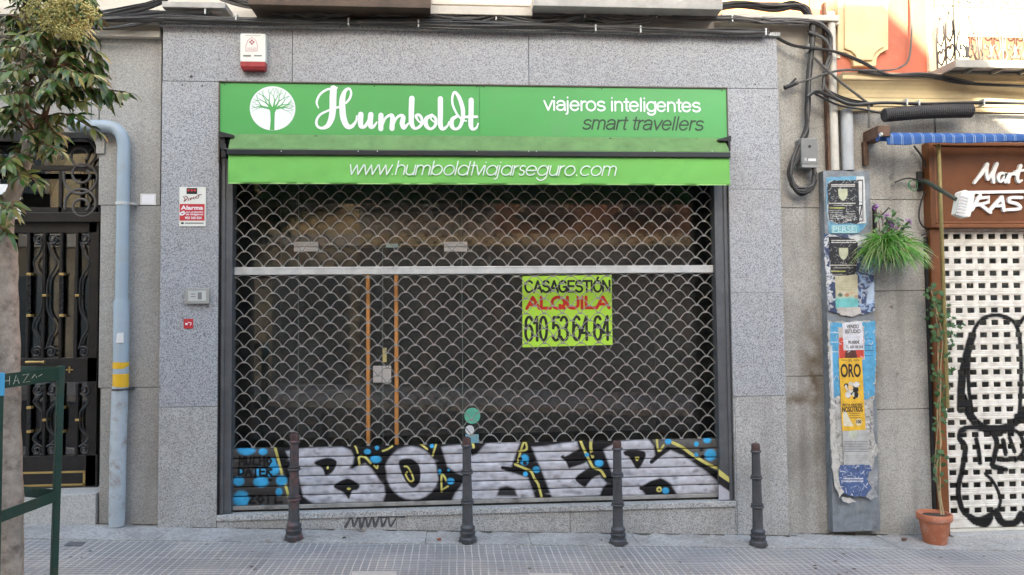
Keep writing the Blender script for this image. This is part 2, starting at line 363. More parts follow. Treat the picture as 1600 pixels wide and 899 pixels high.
def sans(name, body, bbox_px, Y, weight, material, parent, shear=0.0, gap=0.0):
    segs = []; x = 0
    for ch in body:
        adv, st = SANS[ch]
        segs += [[(x + a + shear * b, b) for a, b in q] for q in st]; x += adv + gap
    xs = [q[0] for t in segs for q in t]; zs = [q[1] for t in segs for q in t]; X0, X1, Z0, Z1 = rect(*bbox_px, Y); h = weight / 2
    mb = MB(); sx = (X1 - X0 - weight) / (max(xs) - min(xs)); sz = (Z1 - Z0 - weight) / (max(zs) - min(zs))
    for i, t in enumerate(segs):
        mb.stroke([(X0 + h + (a - min(xs)) * sx, Z0 + h + (b - min(zs)) * sz) for a, b in t], weight, Y - (i % 9) * .00012, Y + .0035, smooth=0, chunk=8)
    return mb.build(name, material, parent)
# ------------------------------------------------------------------ materials
GRAN = stone('granite_blue_grey', (0.435, 0.445, 0.47), (0.35, 0.36, 0.385), (0.15, 0.157, 0.175), 82, (0.30, 0.28, 0.255), 0.45, 0.9, 0.5, 0.06, 0.16, 1.7, 0.42)
GRAN_LOW = stone('granite_weathered_base', (0.50, 0.492, 0.48), (0.415, 0.409, 0.398), (0.215, 0.21, 0.204), 80, (0.19, 0.178, 0.16), 0.6, 1.3, 0.75, 0.10, 0.28, 1.7, 0.42)
GRAN_SILL = stone('granite_sill', (0.54, 0.545, 0.53), (0.42, 0.42, 0.41), (0.2, 0.2, 0.2), 70, (0.15, 0.145, 0.13), 0.4, 2.2, 0.6, 0.1, 0, 1.7, 0.4)
STONE = stone('old_grey_stone', (0.44, 0.43, 0.405), (0.37, 0.36, 0.34), (0.27, 0.265, 0.25), 85, (0.15, 0.14, 0.125), 0.5, 0.8, 0.85, 0.22, 0.4, 1.6, 0.4)
STONE_R = stone('old_stone_right', (0.44, 0.425, 0.395), (0.37, 0.36, 0.335), (0.26, 0.255, 0.235), 85, (0.11, 0.10, 0.085), 0.62, 1.0, 0.85, 0.22, 0.5, 1.6, 0.4)
def damp_stains(m, spots):
    """rusty run-off beside the poster panel: fixed patches on the wall itself"""
    n = m.node_tree.nodes; L = m.node_tree.links; p = n['Principled BSDF']; src = p.inputs['Base Color'].links[0].from_socket
    g = n.new('ShaderNodeNewGeometry'); nz = n.new('ShaderNodeTexNoise'); nz.inputs['Scale'].default_value = 7; nz.inputs['Detail'].default_value = 7; L.new(g.outputs['Position'], nz.inputs['Vector'])
    acc = None
    for x, z, rx, rz, k in spots:
        v = n.new('ShaderNodeVectorMath'); v.operation = 'SUBTRACT'; L.new(g.outputs['Position'], v.inputs[0]); v.inputs[1].default_value = (x, 0, z)
        q = n.new('ShaderNodeVectorMath'); q.operation = 'MULTIPLY'; L.new(v.outputs[0], q.inputs[0]); q.inputs[1].default_value = (1 / rx, 0, 1 / rz)
        l_ = n.new('ShaderNodeVectorMath'); l_.operation = 'LENGTH'; L.new(q.outputs[0], l_.inputs[0])
        r = n.new('ShaderNodeMapRange'); L.new(l_.outputs['Value'], r.inputs['Value']); r.inputs['From Min'].default_value = 1; r.inputs['From Max'].default_value = 0; r.inputs['To Max'].default_value = k
        if acc is None: acc = r.outputs[0]
        else:
            a = n.new('ShaderNodeMath'); a.operation = 'MAXIMUM'; L.new(acc, a.inputs[0]); L.new(r.outputs[0], a.inputs[1]); acc = a.outputs[0]
    nm = n.new('ShaderNodeMapRange'); L.new(nz.outputs['Fac'], nm.inputs['Value']); nm.inputs['From Min'].default_value = .35; nm.inputs['From Max'].default_value = .6
    f = n.new('ShaderNodeMath'); f.operation = 'MULTIPLY'; L.new(acc, f.inputs[0]); L.new(nm.outputs[0], f.inputs[1])
    mx = n.new('ShaderNodeMix'); mx.data_type = 'RGBA'; L.new(f.outputs[0], mx.inputs['Factor']); L.new(src, mx.inputs['A']); mx.inputs['B'].default_value = (.10, .068, .036, 1); L.new(mx.outputs['Result'], p.inputs['Base Color'])
damp_stains(STONE_R, [(3.36, 1.35, .16, .9, 1.0), (3.90, 1.55, .17, .8, 1.0), (3.88, .6, .13, .6, .7), (3.2, 1.1, .30, .12, .9)])
CREAM = mat('cream_render', (0.70, 0.56, 0.33), 0.8, var=0.12, scale=3, dirt=(0.3, 0.25, 0.17), dirt_amt=0.35)
CREAM2 = mat('pale_stone_moulding', (0.60, 0.55, 0.47), 0.8, var=0.15, scale=4, dirt=(0.25, 0.22, 0.18), dirt_amt=0.4)
SALMON = mat('salmon_render', (0.50, 0.15, 0.095), 0.85, var=0.12, scale=3, bump=0.1, dirt=(0.55, 0.30, 0.22), dirt_amt=0.4)
BRICKO = mat('orange_render', (0.62, 0.30, 0.14), 0.85, var=0.15, scale=3)
JOINT = mat('joint_dark', (0.07, 0.065, 0.06), 0.9)
SLABG = mat('weathered_zinc_slab', (0.42, 0.40, 0.37), 0.7, var=0.2, scale=5, dirt=(0.2, 0.18, 0.15), dirt_amt=0.5)
WOOD_SHADE = mat('brown_timber_and_shade', (0.10, 0.065, 0.045), 0.7, var=0.3, scale=4)
IRON = mat('black_iron', (0.022, 0.020, 0.020), 0.38, 0.3, var=0.3, scale=10)
ALU = mat('guide_grey_metal', (0.11, 0.115, 0.125), 0.5, 0.4, var=0.15, scale=8, dirt=(0.2, 0.2, 0.2), dirt_amt=0.4, dirt_scale=6)
GALV = mat('galvanised_rod', (0.30, 0.295, 0.275), 0.55, 0.25, var=0.3, scale=3, dirt=(0.13, 0.11, 0.085), dirt_amt=0.6, dirt_scale=3)
GALVB = mat('galvanised_rail', (0.55, 0.56, 0.55), 0.5, 0.35, var=0.15, scale=8, dirt=(0.3, 0.28, 0.25), dirt_amt=0.4, dirt_scale=5)
BLACK = mat('black_plastic', (0.015, 0.015, 0.016), 0.5)
CABLE = mat('black_cable', (0.022, 0.021, 0.021), 0.6, var=0.3, scale=9)
CABLEG = mat('grey_cable', (0.10, 0.095, 0.09), 0.6, var=0.3, scale=9)
WHITE = mat('white_vinyl', (0.80, 0.81, 0.84), 0.45, var=0.04)
WHITEP = mat('white_paper', (0.70, 0.70, 0.69), 0.8, var=0.08, scale=12)
GREEN = mat('sign_green', (0.082, 0.365, 0.095), 0.38, var=0.06, scale=1.5, dirt=(0.12, 0.34, 0.13), dirt_amt=0.55, dirt_scale=2.2)
GREENTOP = mat('awning_faded_green', (0.13, 0.245, 0.085), 0.85, var=0.18, scale=7, dirt=(0.16, 0.24, 0.10), dirt_amt=0.4, dirt_scale=4)
GREENVAL = mat('awning_bright_green', (0.20, 0.55, 0.12), 0.8, var=0.07, scale=5, trans=0.12, dirt=(0.18, 0.42, 0.10), dirt_amt=0.5, dirt_scale=2.5)
DARKTXT = mat('dark_green_print', (0.02, 0.055, 0.025), 0.5)
RED = mat('red_print', (0.50, 0.03, 0.04), 0.5, var=0.08)
REDP = mat('red_plastic', (0.36, 0.045, 0.05), 0.4, var=0.15, scale=12)
IVORY = mat('ivory_plastic', (0.74, 0.74, 0.68), 0.45, var=0.05)
GREYP = mat('grey_plastic', (0.20, 0.20, 0.195), 0.55, var=0.1)
PIPEB = mat('pipe_blue_grey', (0.335, 0.405, 0.465), 0.45, var=0.07, scale=5, dirt=(0.30, 0.27, 0.22), dirt_amt=0.5, dirt_scale=5)
PIPEBL = mat('pipe_pale_grey', (0.41, 0.455, 0.49), 0.5, var=0.12, scale=6, dirt=(0.22, 0.13, 0.08), dirt_amt=0.9, dirt_scale=11)
YELLOW = mat('yellow_band', (0.72, 0.42, 0.02), 0.5, var=0.05)
BOLL = mat('bollard_dark_grey', (0.058, 0.058, 0.064), 0.5, 0.1, var=0.3, scale=14, dirt=(0.12, 0.11, 0.10), dirt_amt=0.4, dirt_scale=8, bump=0.1)
BOLLR = mat('bollard_worn_to_red', (0.060, 0.057, 0.060), 0.5, 0.1, var=0.3, scale=14, dirt=(0.22, 0.05, 0.035), dirt_amt=0.9, dirt_scale=7, bump=0.1)
RUSTCAP = mat('bollard_rusty_cap', (0.07, 0.035, 0.032), 0.55, 0.1, var=0.4, scale=14)
PALEPIPE = mat('pipe_cream', (0.55, 0.52, 0.46), 0.5, var=0.1, dirt=(0.3, 0.25, 0.2), dirt_amt=0.4, dirt_scale=5)
GREYPIPE = mat('pipe_grey', (0.40, 0.42, 0.44), 0.5, var=0.08, dirt=(0.28, 0.25, 0.22), dirt_amt=0.4, dirt_scale=5)
PANEL = mat('painted_metal_cover', (0.20, 0.22, 0.24), 0.55, 0.1, var=0.3, scale=9, dirt=(0.07, 0.07, 0.07), dirt_amt=0.7, dirt_scale=7)
BROWN = mat('varnished_brown_board', (0.135, 0.047, 0.015), 0.5, var=0.2, scale=3, spec=0.25)
BROWN2 = mat('brown_moulding', (0.18, 0.066, 0.024), 0.45, var=0.2, scale=5, spec=0.3)
BRASS = mat('tarnished_brass', (0.28, 0.22, 0.09), 0.45, 0.6, var=0.2, scale=8)
GOLD = mat('gold_paint', (0.45, 0.32, 0.12), 0.4, 0.5, var=0.15)
RUST = mat('rusty_iron', (0.13, 0.075, 0.05), 0.8, 0.1, var=0.4, scale=12)
TERRA = mat('terracotta', (0.42, 0.14, 0.07), 0.75, var=0.15, scale=8, dirt=(0.5, 0.36, 0.30), dirt_amt=0.6, dirt_scale=9)
SOIL = mat('soil', (0.05, 0.035, 0.025), 0.95, var=0.4, scale=30)
GUARD = mat('dark_green_paint', (0.007, 0.040, 0.028), 0.45, 0.1, var=0.2, scale=10, dirt=(0.07, 0.06, 0.04), dirt_amt=0.5, dirt_scale=9)
BLUEP = mat('blue_tape', (0.06, 0.36, 0.62), 0.5)
HANDLE = mat('varnished_pine_handle', (0.60, 0.26, 0.075), 0.4, var=0.2, scale=9)
BARK = mat('smooth_grey_bark', (0.33, 0.285, 0.235), 0.85, var=0.3, scale=16, bump=0.7, bscale=34, dirt=(0.08, 0.062, 0.05), dirt_amt=0.9, dirt_scale=13)
TWIG = mat('brown_twig', (0.16, 0.085, 0.05), 0.8, var=0.3, scale=12)
INTW = mat('shop_inside_wall', (0.34, 0.33, 0.32), 0.9, var=0.2)
INTF = mat('shop_inside_floor', (0.30, 0.28, 0.26), 0.6, var=0.2)
SIGNLIME = mat('lime_poster', (0.50, 0.82, 0.07), 0.5, var=0.05, scale=9)
PLATE = mat('brushed_steel_plate', (0.58, 0.56, 0.54), 0.45, 0.3, var=0.08)
GLASS = glass_mat('window_glass', dust_haze=.03); GLASS2 = glass_mat('hazed_glass', dust_haze=.22); GLASSD = glass_mat('door_glass', (0.5, 0.5, 0.5), 1.0, 2.1)  # second glass: pale film added to lighten the shutter holes, standing for reflection
TEAL = mat('teal_sticker', (0.14, 0.50, 0.36), 0.5); SKYB = mat('pale_blue_sticker', (0.25, 0.52, 0.62), 0.5)
DRYLEAF = mat('dry_leaf', (0.36, 0.17, 0.06), 0.8, var=0.4, scale=30)
LEAFM = paint_mat('leaf_colours', 0.36); GRASSM = paint_mat('blade_colours', 0.62)
PAINT = paint_mat('sprayed_slats', 0.6, 0.0, 0.2)
PRINT = paint_mat('printed_paper', 0.7)

# ------------------------------------------------------------------ ground
def slab_mesh(x0, x1, y0, y1, dz, thick=0.0, nx=2):
    mb = MB(); vs = []
    xs = [x0, x1]
    if thick:
        v = [(x0, y0), (x1, y0), (x1, y1), (x0, y1)]
        mb.add([(x, y, gz(x) + dz - thick) for x, y in v] + [(x, y, gz(x) + dz) for x, y in v], [(0, 3, 2, 1), (4, 5, 6, 7), (0, 1, 5, 4), (1, 2, 6, 5), (2, 3, 7, 6), (3, 0, 4, 7)])
    else:
        mb.add([(x0, y0, gz(x0) + dz), (x1, y0, gz(x1) + dz), (x1, y1, gz(x1) + dz), (x0, y1, gz(x0) + dz)], [(0, 1, 2, 3)])
    return mb
ASPH = mat('asphalt', (0.055, 0.055, 0.057), 0.9, var=0.25, scale=40, bump=0.3, bscale=120)
slab_mesh(-120, 120, -120, 40, -0.16).build('ground', ASPH, kind='structure')
CONC = stone('pavement_slab_stone', (0.45, 0.44, 0.425), (0.395, 0.385, 0.372), (0.30, 0.29, 0.28), 60, (0.15, 0.138, 0.12), 0.7, 2.6, 0.85, 0.25)

def tiles():
    m = bpy.data.materials.new('small_grey_paving_tiles'); m.use_nodes = True; n = m.node_tree.nodes; L = m.node_tree.links
    p = n['Principled BSDF']; p.inputs['Roughness'].default_value = 0.8
    tc = n.new('ShaderNodeTexCoord'); sp = n.new('ShaderNodeSeparateXYZ'); L.new(tc.outputs['Object'], sp.inputs[0])
    def line(src, period, width, soft):
        a = n.new('ShaderNodeMath'); a.operation = 'DIVIDE'; L.new(src, a.inputs[0]); a.inputs[1].default_value = period
        b = n.new('ShaderNodeMath'); b.operation = 'FRACT'; L.new(a.outputs[0], b.inputs[0])
        c = n.new('ShaderNodeMath'); c.operation = 'SUBTRACT'; L.new(b.outputs[0], c.inputs[0]); c.inputs[1].default_value = 0.5
        d = n.new('ShaderNodeMath'); d.operation = 'ABSOLUTE'; L.new(c.outputs[0], d.inputs[0])
        e = n.new('ShaderNodeMapRange'); L.new(d.outputs[0], e.inputs['Value']); e.inputs['From Min'].default_value = 0.5 - width - soft; e.inputs['From Max'].default_value = 0.5 - width
        return e.outputs[0]
    nz0 = n.new('ShaderNodeTexNoise'); nz0.inputs['Scale'].default_value = 2.0; L.new(tc.outputs['Object'], nz0.inputs['Vector'])
    wob = n.new('ShaderNodeMath'); wob.operation = 'MULTIPLY_ADD'; L.new(nz0.outputs['Fac'], wob.inputs[0]); wob.inputs[1].default_value = 0.03; L.new(sp.outputs['X'], wob.inputs[2])
    lx = line(wob.outputs[0], 0.0605, 0.05, 0.05); ly = line(sp.outputs['Y'], 0.042, 0.10, 0.09); lb = line(sp.outputs['Y'], 0.40, 0.010, 0.006)
    # patches of tone: bluish tile fields, brown worn fields
    f = n.new('ShaderNodeTexNoise'); f.inputs['Scale'].default_value = 1.1; f.inputs['Detail'].default_value = 7; f.inputs['Roughness'].default_value = 0.7; L.new(tc.outputs['Object'], f.inputs['Vector'])
    r = n.new('ShaderNodeValToRGB'); e = r.color_ramp.elements; e[0].position = 0.34; e[0].color = (0.225, 0.23, 0.242, 1); e[1].position = 0.66; e[1].color = (0.37, 0.348, 0.318, 1)
    k = e.new(0.5); k.color = (0.288, 0.287, 0.285, 1); L.new(f.outputs['Fac'], r.inputs['Fac'])
    g = n.new('ShaderNodeTexNoise'); g.inputs['Scale'].default_value = 60; g.inputs['Detail'].default_value = 4; L.new(tc.outputs['Object'], g.inputs['Vector'])
    # each tile its own shade
    vx = n.new('ShaderNodeTexVoronoi'); vx.inputs['Scale'].default_value = 1.0
    mp = n.new('ShaderNodeMapping'); mp.inputs['Scale'].default_value = (2.4, 2.4, 0); L.new(tc.outputs['Object'], mp.inputs[0]); L.new(mp.outputs[0], vx.inputs['Vector'])
    vx.distance = 'CHEBYCHEV'; vx.inputs['Randomness'].default_value = 0.0
    h = n.new('ShaderNodeHueSaturation'); mr = n.new('ShaderNodeMapRange'); L.new(vx.outputs['Color'], mr.inputs['Value']); mr.inputs['To Min'].default_value = 0.84; mr.inputs['To Max'].default_value = 1.14
    gm = n.new('ShaderNodeMath'); gm.operation = 'MULTIPLY_ADD'; L.new(g.outputs['Fac'], gm.inputs[0]); gm.inputs[1].default_value = 0.5; gm.inputs[2].default_value = 0.75
    gv = n.new('ShaderNodeMath'); gv.operation = 'MULTIPLY'; L.new(mr.outputs[0], gv.inputs[0]); L.new(gm.outputs[0], gv.inputs[1])
    L.new(r.outputs['Color'], h.inputs['Color']); L.new(gv.outputs[0], h.inputs['Value'])
    # joints: pale grout, worn away in patches
    w = n.new('ShaderNodeTexNoise'); w.inputs['Scale'].default_value = 1.7; w.inputs['Detail'].default_value = 5; L.new(tc.outputs['Object'], w.inputs['Vector'])
    wr = n.new('ShaderNodeMapRange'); L.new(w.outputs['Fac'], wr.inputs['Value']); wr.inputs['From Min'].default_value = 0.36; wr.inputs['From Max'].default_value = 0.6; wr.inputs['To Min'].default_value = 0.15; wr.inputs['To Max'].default_value = 0.8
    jx = n.new('ShaderNodeMath'); jx.operation = 'MULTIPLY'; L.new(lx, jx.inputs[0]); L.new(wr.outputs[0], jx.inputs[1])
    jy = n.new('ShaderNodeMath'); jy.operation = 'MULTIPLY'; L.new(ly, jy.inputs[0]); jy.inputs[1].default_value = 0.75
    jb = n.new('ShaderNodeMath'); jb.operation = 'MULTIPLY'; L.new(lb, jb.inputs[0]); jb.inputs[1].default_value = 0.6
    m1 = n.new('ShaderNodeMix'); m1.data_type = 'RGBA'; L.new(jy.outputs[0], m1.inputs['Factor']); L.new(h.outputs['Color'], m1.inputs['A']); m1.inputs['B'].default_value = (0.10, 0.10, 0.108, 1)
    m2 = n.new('ShaderNodeMix'); m2.data_type = 'RGBA'; L.new(jb.outputs[0], m2.inputs['Factor']); L.new(m1.outputs['Result'], m2.inputs['A']); m2.inputs['B'].default_value = (0.42, 0.41, 0.39, 1)
    m3 = n.new('ShaderNodeMix'); m3.data_type = 'RGBA'; L.new(jx.outputs[0], m3.inputs['Factor']); L.new(m2.outputs['Result'], m3.inputs['A']); m3.inputs['B'].default_value = (0.53, 0.51, 0.48, 1)
    sp1 = n.new('ShaderNodeTexNoise'); sp1.inputs['Scale'].default_value = 9; sp1.inputs['Detail'].default_value = 6; sp1.inputs['Roughness'].default_value = .75; L.new(tc.outputs['Object'], sp1.inputs['Vector'])
    sp2 = n.new('ShaderNodeMapRange'); L.new(sp1.outputs['Fac'], sp2.inputs['Value']); sp2.inputs['From Min'].default_value = .60; sp2.inputs['From Max'].default_value = .70; sp2.inputs['To Max'].default_value = .6
    m4 = n.new('ShaderNodeMix'); m4.data_type = 'RGBA'; L.new(sp2.outputs[0], m4.inputs['Factor']); L.new(m3.outputs['Result'], m4.inputs['A']); m4.inputs['B'].default_value = (0.12, 0.11, 0.10, 1)
    L.new(m4.outputs['Result'], p.inputs['Base Color'])
    bp = n.new('ShaderNodeBump'); bp.inputs['Strength'].default_value = 0.35; bp.inputs['Distance'].default_value = 0.006
    mxx = n.new('ShaderNodeMath'); mxx.operation = 'MAXIMUM'; L.new(lx, mxx.inputs[0]); L.new(ly, mxx.inputs[1]); bp.invert = True
    L.new(mxx.outputs[0], bp.inputs['Height']); L.new(bp.outputs['Normal'], p.inputs['Normal'])
    return m
TILE = tiles(); GXA, GXB = -2.62, 3.05
slab_mesh(-14, 14, -2.9, 6.0, -0.004, 0.16).build('pavement', TILE, kind='structure')
# strip of long stone slabs along the foot of the walls, each with its own tiny tilt
xs = [-14]; 
while xs[-1] < 14: xs.append(xs[-1] + random.uniform(0.85, 1.25))
mb = MB()
for a, b in zip(xs[:-1], xs[1:]):
    j = [random.uniform(-0.003, 0.003) for _ in range(4)]; w = -0.365 - random.uniform(0, 0.015)
    v = [(a + 0.003, w, j[0]), (b - 0.003, w, j[1]), (b - 0.003, 0.10, j[2]), (a + 0.003, 0.10, j[3])]
    mb.add([(x, y, gz(x) - 0.05) for x, y, q in v] + [(x, y, gz(x) + 0.005 + q) for x, y, q in v], [(0, 3, 2, 1), (4, 5, 6, 7), (0, 1, 5, 4), (1, 2, 6, 5), (2, 3, 7, 6), (3, 0, 4, 7)])
mb.build('pavement_slab_strip', CONC, kind='structure')
mb = MB()
for k in range(28):
    a = -14 + k; mb.add([(x, y, gz(x) + z) for z in (-0.16, 0.002) for x, y in ((a + .003, -3.06), (a + .997, -3.06), (a + .997, -2.903), (a + .003, -2.903))], [(0, 3, 2, 1), (4, 5, 6, 7), (0, 1, 5, 4), (1, 2, 6, 5), (2, 3, 7, 6), (3, 0, 4, 7)])
mb.build('kerb', GRAN_LOW, kind='structure')
slab_mesh(-40, 40, -9.5, -3.06, -0.15).build('road', ASPH, kind='structure')
slab_mesh(-40, 40, -14, -9.5, -0.02, 0.14).build('opposite_pavement', CONC, kind='structure')
mb = MB(); rd = random.Random(4); x = -9.0
while x < 9:
    l_ = rd.uniform(.05, .3); w_ = rd.uniform(.006, .035) * (1 if rd.random() < .7 else 1.8); yb_ = -.0005 if GXA < x < GXB else .079
    pts = [(x, yb_), (x + l_, yb_), (x + l_ * .8, yb_ - w_), (x + l_ * .45, yb_ - w_ * rd.uniform(.5, 1)), (x + l_ * .2, yb_ - w_ * rd.uniform(.3, 1))]
    mb.add([(a, b, gz(a) + .0095) for a, b in pts] , [(4, 3, 2, 1, 0)]); x += l_ * rd.uniform(.8, 1.6)
for (px, py) in ((459, 846.5), (731, 847), (966, 849.5), (1185, 853)):
    bx_ = at(px, py, -.315)[0]; n_ = 22
    mb.add([(bx_ + (.073 + rd.uniform(0, .016)) * math.cos(6.2832 * k / n_), -.315 + (.073 + rd.uniform(0, .016)) * math.sin(6.2832 * k / n_), gz(bx_) + .0125) for k in range(n_)], [tuple(range(n_))])
for k in range(70):
    x = rd.uniform(-4.5, 5.5); y = rd.uniform(-2.2, -.4); r_ = rd.uniform(.006, .017); mb.add([(x + r_ * math.cos(6.2832 * q / 9) * rd.uniform(.8, 1.3), y + r_ * math.sin(6.2832 * q / 9), gz(x) + .0005) for q in range(9)], [tuple(range(9))])
mb.build('ground_dirt', mat('earthy_dirt', (.10, .09, .072), .95, var=.4, scale=40), kind='stuff')
# low fragments in the paving
def ground_at(px, py):
    """photo pixel on the sloping pavement -> x,y"""
    d = RM @ np.array([px - 800, py - 449.5, F]); t = -CAMZ / (d[2] + 0.0427 * d[0]); return d[0] * t, -DIST + d[1] * t
def cover(pxs, label, m, dz):
    P = [ground_at(*q) for q in pxs]; mb = MB()
    mb.add([(x, y, gz(x) + dz - 0.02) for x, y in P] + [(x, y, gz(x) + dz) for x, y in P], [(3, 2, 1, 0), (4, 5, 6, 7), (0, 1, 5, 4), (1, 2, 6, 5), (2, 3, 7, 6), (3, 0, 4, 7)])
    x = sum(q[0] for q in P) / 4; y = sum(q[1] for q in P) / 4
    return tag(mb.build('utility_cover', m, loc=(x, y, gz(x))), label, 'cover')
PALECOV = mat('pale_concrete_cover', (0.40, 0.385, 0.36), 0.85, var=0.12, scale=15)
DARKCOV = mat('dark_metal_cover', (0.13, 0.13, 0.14), 0.7, 0.2, var=0.2, scale=15)
cover([(548, 920), (620, 920), (620, 893), (550, 893)], 'pale square cover in the paving at the bottom edge between first two bollards', PALECOV, 0.001)
cover([(828, 921), (898, 921), (894, 896), (827, 896)], 'pale square cover in the paving at the bottom edge left of the third bollard', PALECOV, 0.001)
cover([(100, 853), (128, 853), (133, 847), (108, 847)], 'small dark metal cover in the tiles between tree guard post and downpipe', DARKCOV, 0.002)

# ------------------------------------------------------------------ the old building: stone ground floor left and right of the shop, upper storey
BY = 0.08     # face of the old stone
bldA = thing('apartment_building', 'old apartment building with grey stone ground floor around the green shop', 'building', (0, BY, 0))
mb = MB()
def stones(mb, px0, px1, ys, Y=BY, back=0.45, g=0.45):
    for a, b in zip(ys[:-1], ys[1:]): mb.pbox(px0 + g, a + g, px1 - g, b - g, Y, back)
stones(mb, 155, 252, [46, 321, 606, 860])                       # pier right of the house door
stones(mb, -60, 143, [46, 207]); mb.pbox(143.5, 46.5, 154.6, 206.5, BY, .45)
stones(mb, -420, -215, [46, 321, 606, 860]); stones(mb, -640, -420, [46, 321, 606, 860]); stones(mb, -215, -60, [46, 207])
stones(mb, -1200, -640, [46, 321, 606, 860])
mb.build('stone_wall', STONE, bldA, bevel=0.004)
mb = MB(); stones(mb, 1210, 1311, [70, 325, 588, 870], Y=0.10)
mb.build('stone_pier', STONE_R, bldA, bevel=0.004)
mb = MB()
mb.pbox(-1200, 24, 245, 60, 0.12, 0.5); mb.pbox(245, 24, 1205, 90, 0.13, 0.5); mb.pbox(1205, 24, 1312, 90, 0.125, 0.5)
mb.build('plaster_band', CREAM2, bldA)
X0, X1, Z0, Z1 = rect(0, -20, 1311, 30, 0.16)
xs_ = at(672, 10, .16)[0]; MB().box(-12, xs_, 0.16, 0.6, Z0 - 0.02, 14).build('upper_wall', CREAM2, bldA); MB().box(xs_, 3.80, 0.16, 0.6, Z0 - 0.02, 14).build('upper_wall', BRICKO, bldA)
# jagged mouldings above the stone on the left, and sills / balcony slabs overhead
mb = MB()
for y0, y1, Y in ((36, 46, 0.02), (24, 36, 0.05), (14, 24, 0.00), (2, 14, -0.03)): mb.pbox(-1200, y0, 250, y1, Y, 0.2)
mb.build('cornice', CREAM2, bldA, bevel=0.004)
MB().pbox(1128, 22, 1312, 31, -0.02, 0.2).pbox(1120, 31, 1312, 37, 0.05, 0.2).build('window_sill', CREAM2, bldA, bevel=.004)
mb = MB(); mb.pbox(253, 3, 352, 12, -0.10, 0.2); mb.pbox(260, 12, 345, 20, -0.05, 0.2); mb.build('window_sill', SLABG, bldA, bevel=0.004)
mb = MB(); mb.pbox(668, 10, 832, 23, -0.08, 0.2); mb.pbox(672, -30, 832, 8, 0.05, 0.2); mb.build('window_sill', CREAM2, bldA, bevel=0.004)
mb = MB(); mb.pbox(388, -26, 672, 10, -0.22, 0.2); mb.pbox(392, 10, 668, 15, -0.14, 0.2); mb.build('balcony_floor', WOOD_SHADE, bldA, bevel=0.004)
mb = MB(); mb.pbox(833, -6, 1129, 12, -0.22, 0.2); mb.pbox(838, 12, 1124, 17, -0.10, 0.2, 1); mb.build('balcony_floor', [SLABG, WOOD_SHADE], bldA, bevel=0.004)  # dark strip below the grey slab is its shade, put in as colour
# stone bracket at the top corner of the house door
mb = MB()
mb.prism([at(*q, 0.06) for q in ((163, 204), (163, 240), (150, 240), (150, 228), (146, 218), (138, 210), (130, 207), (130, 204))], 0.06, 0.4)
mb.build('door_corbel', STONE, bldA, bevel=0.003)
STEP = stone('door_step_stone', (0.47, 0.465, 0.45), (0.42, 0.415, 0.40), (0.34, 0.335, 0.325), 90, (0.2, 0.18, 0.16), 0.3, 2.0, 0.8, 0.2)
mb = MB(); mb.pbox(-215, 776, 149, 860, 0.05, 0.6); mb.build('door_step', STEP, bldA, bevel=0.006)

# ------------------------------------------------------------------ wrought-iron house door
DY = 0.34
door = thing('house_door', 'black wrought iron house door with scroll grilles and glass at far left', 'door', (-4.3, DY, 0.1))
mb = MB()
for a in ((136, 345, 152, 776), (-36, 345, -20, 776), (-36, 345, 152, 364), (-36, 560, 152, 598), (-36, 713, 152, 776)): mb.pbox(*a, DY, DY + 0.06)
for a in ((-215, 345, -199, 776), (-52, 345, -36, 776), (-215, 345, -36, 364), (-215, 560, -36, 598), (-215, 713, -36, 776)): mb.pbox(*a, DY, DY + 0.06)
mb.pbox(-215, 764, 152, 774, DY - 0.025, DY)
mb.build('door_frame', IRON, door, bevel=0.004)
mb = MB(); mb.pbox(-215, 332, 156, 347, DY - 0.05, DY + 0.08); mb.build('door_lintel', IRON, door, bevel=0.004)
mb = MB(); mb.pbox(-215, 360, 152, 720, DY + 0.04, DY + 0.046); mb.build('door_glass', GLASSD, door)
def spiral(cx, cz, r, a0, turns, Y, dr=0.72, n=40, s=1):
    return [(cx + s * r * (1 - dr * t) * math.cos(a0 + 2 * math.pi * turns * t), Y, cz + r * (1 - dr * t) * math.sin(a0 + 2 * math.pi * turns * t)) for t in [k / n for k in range(n + 1)]]
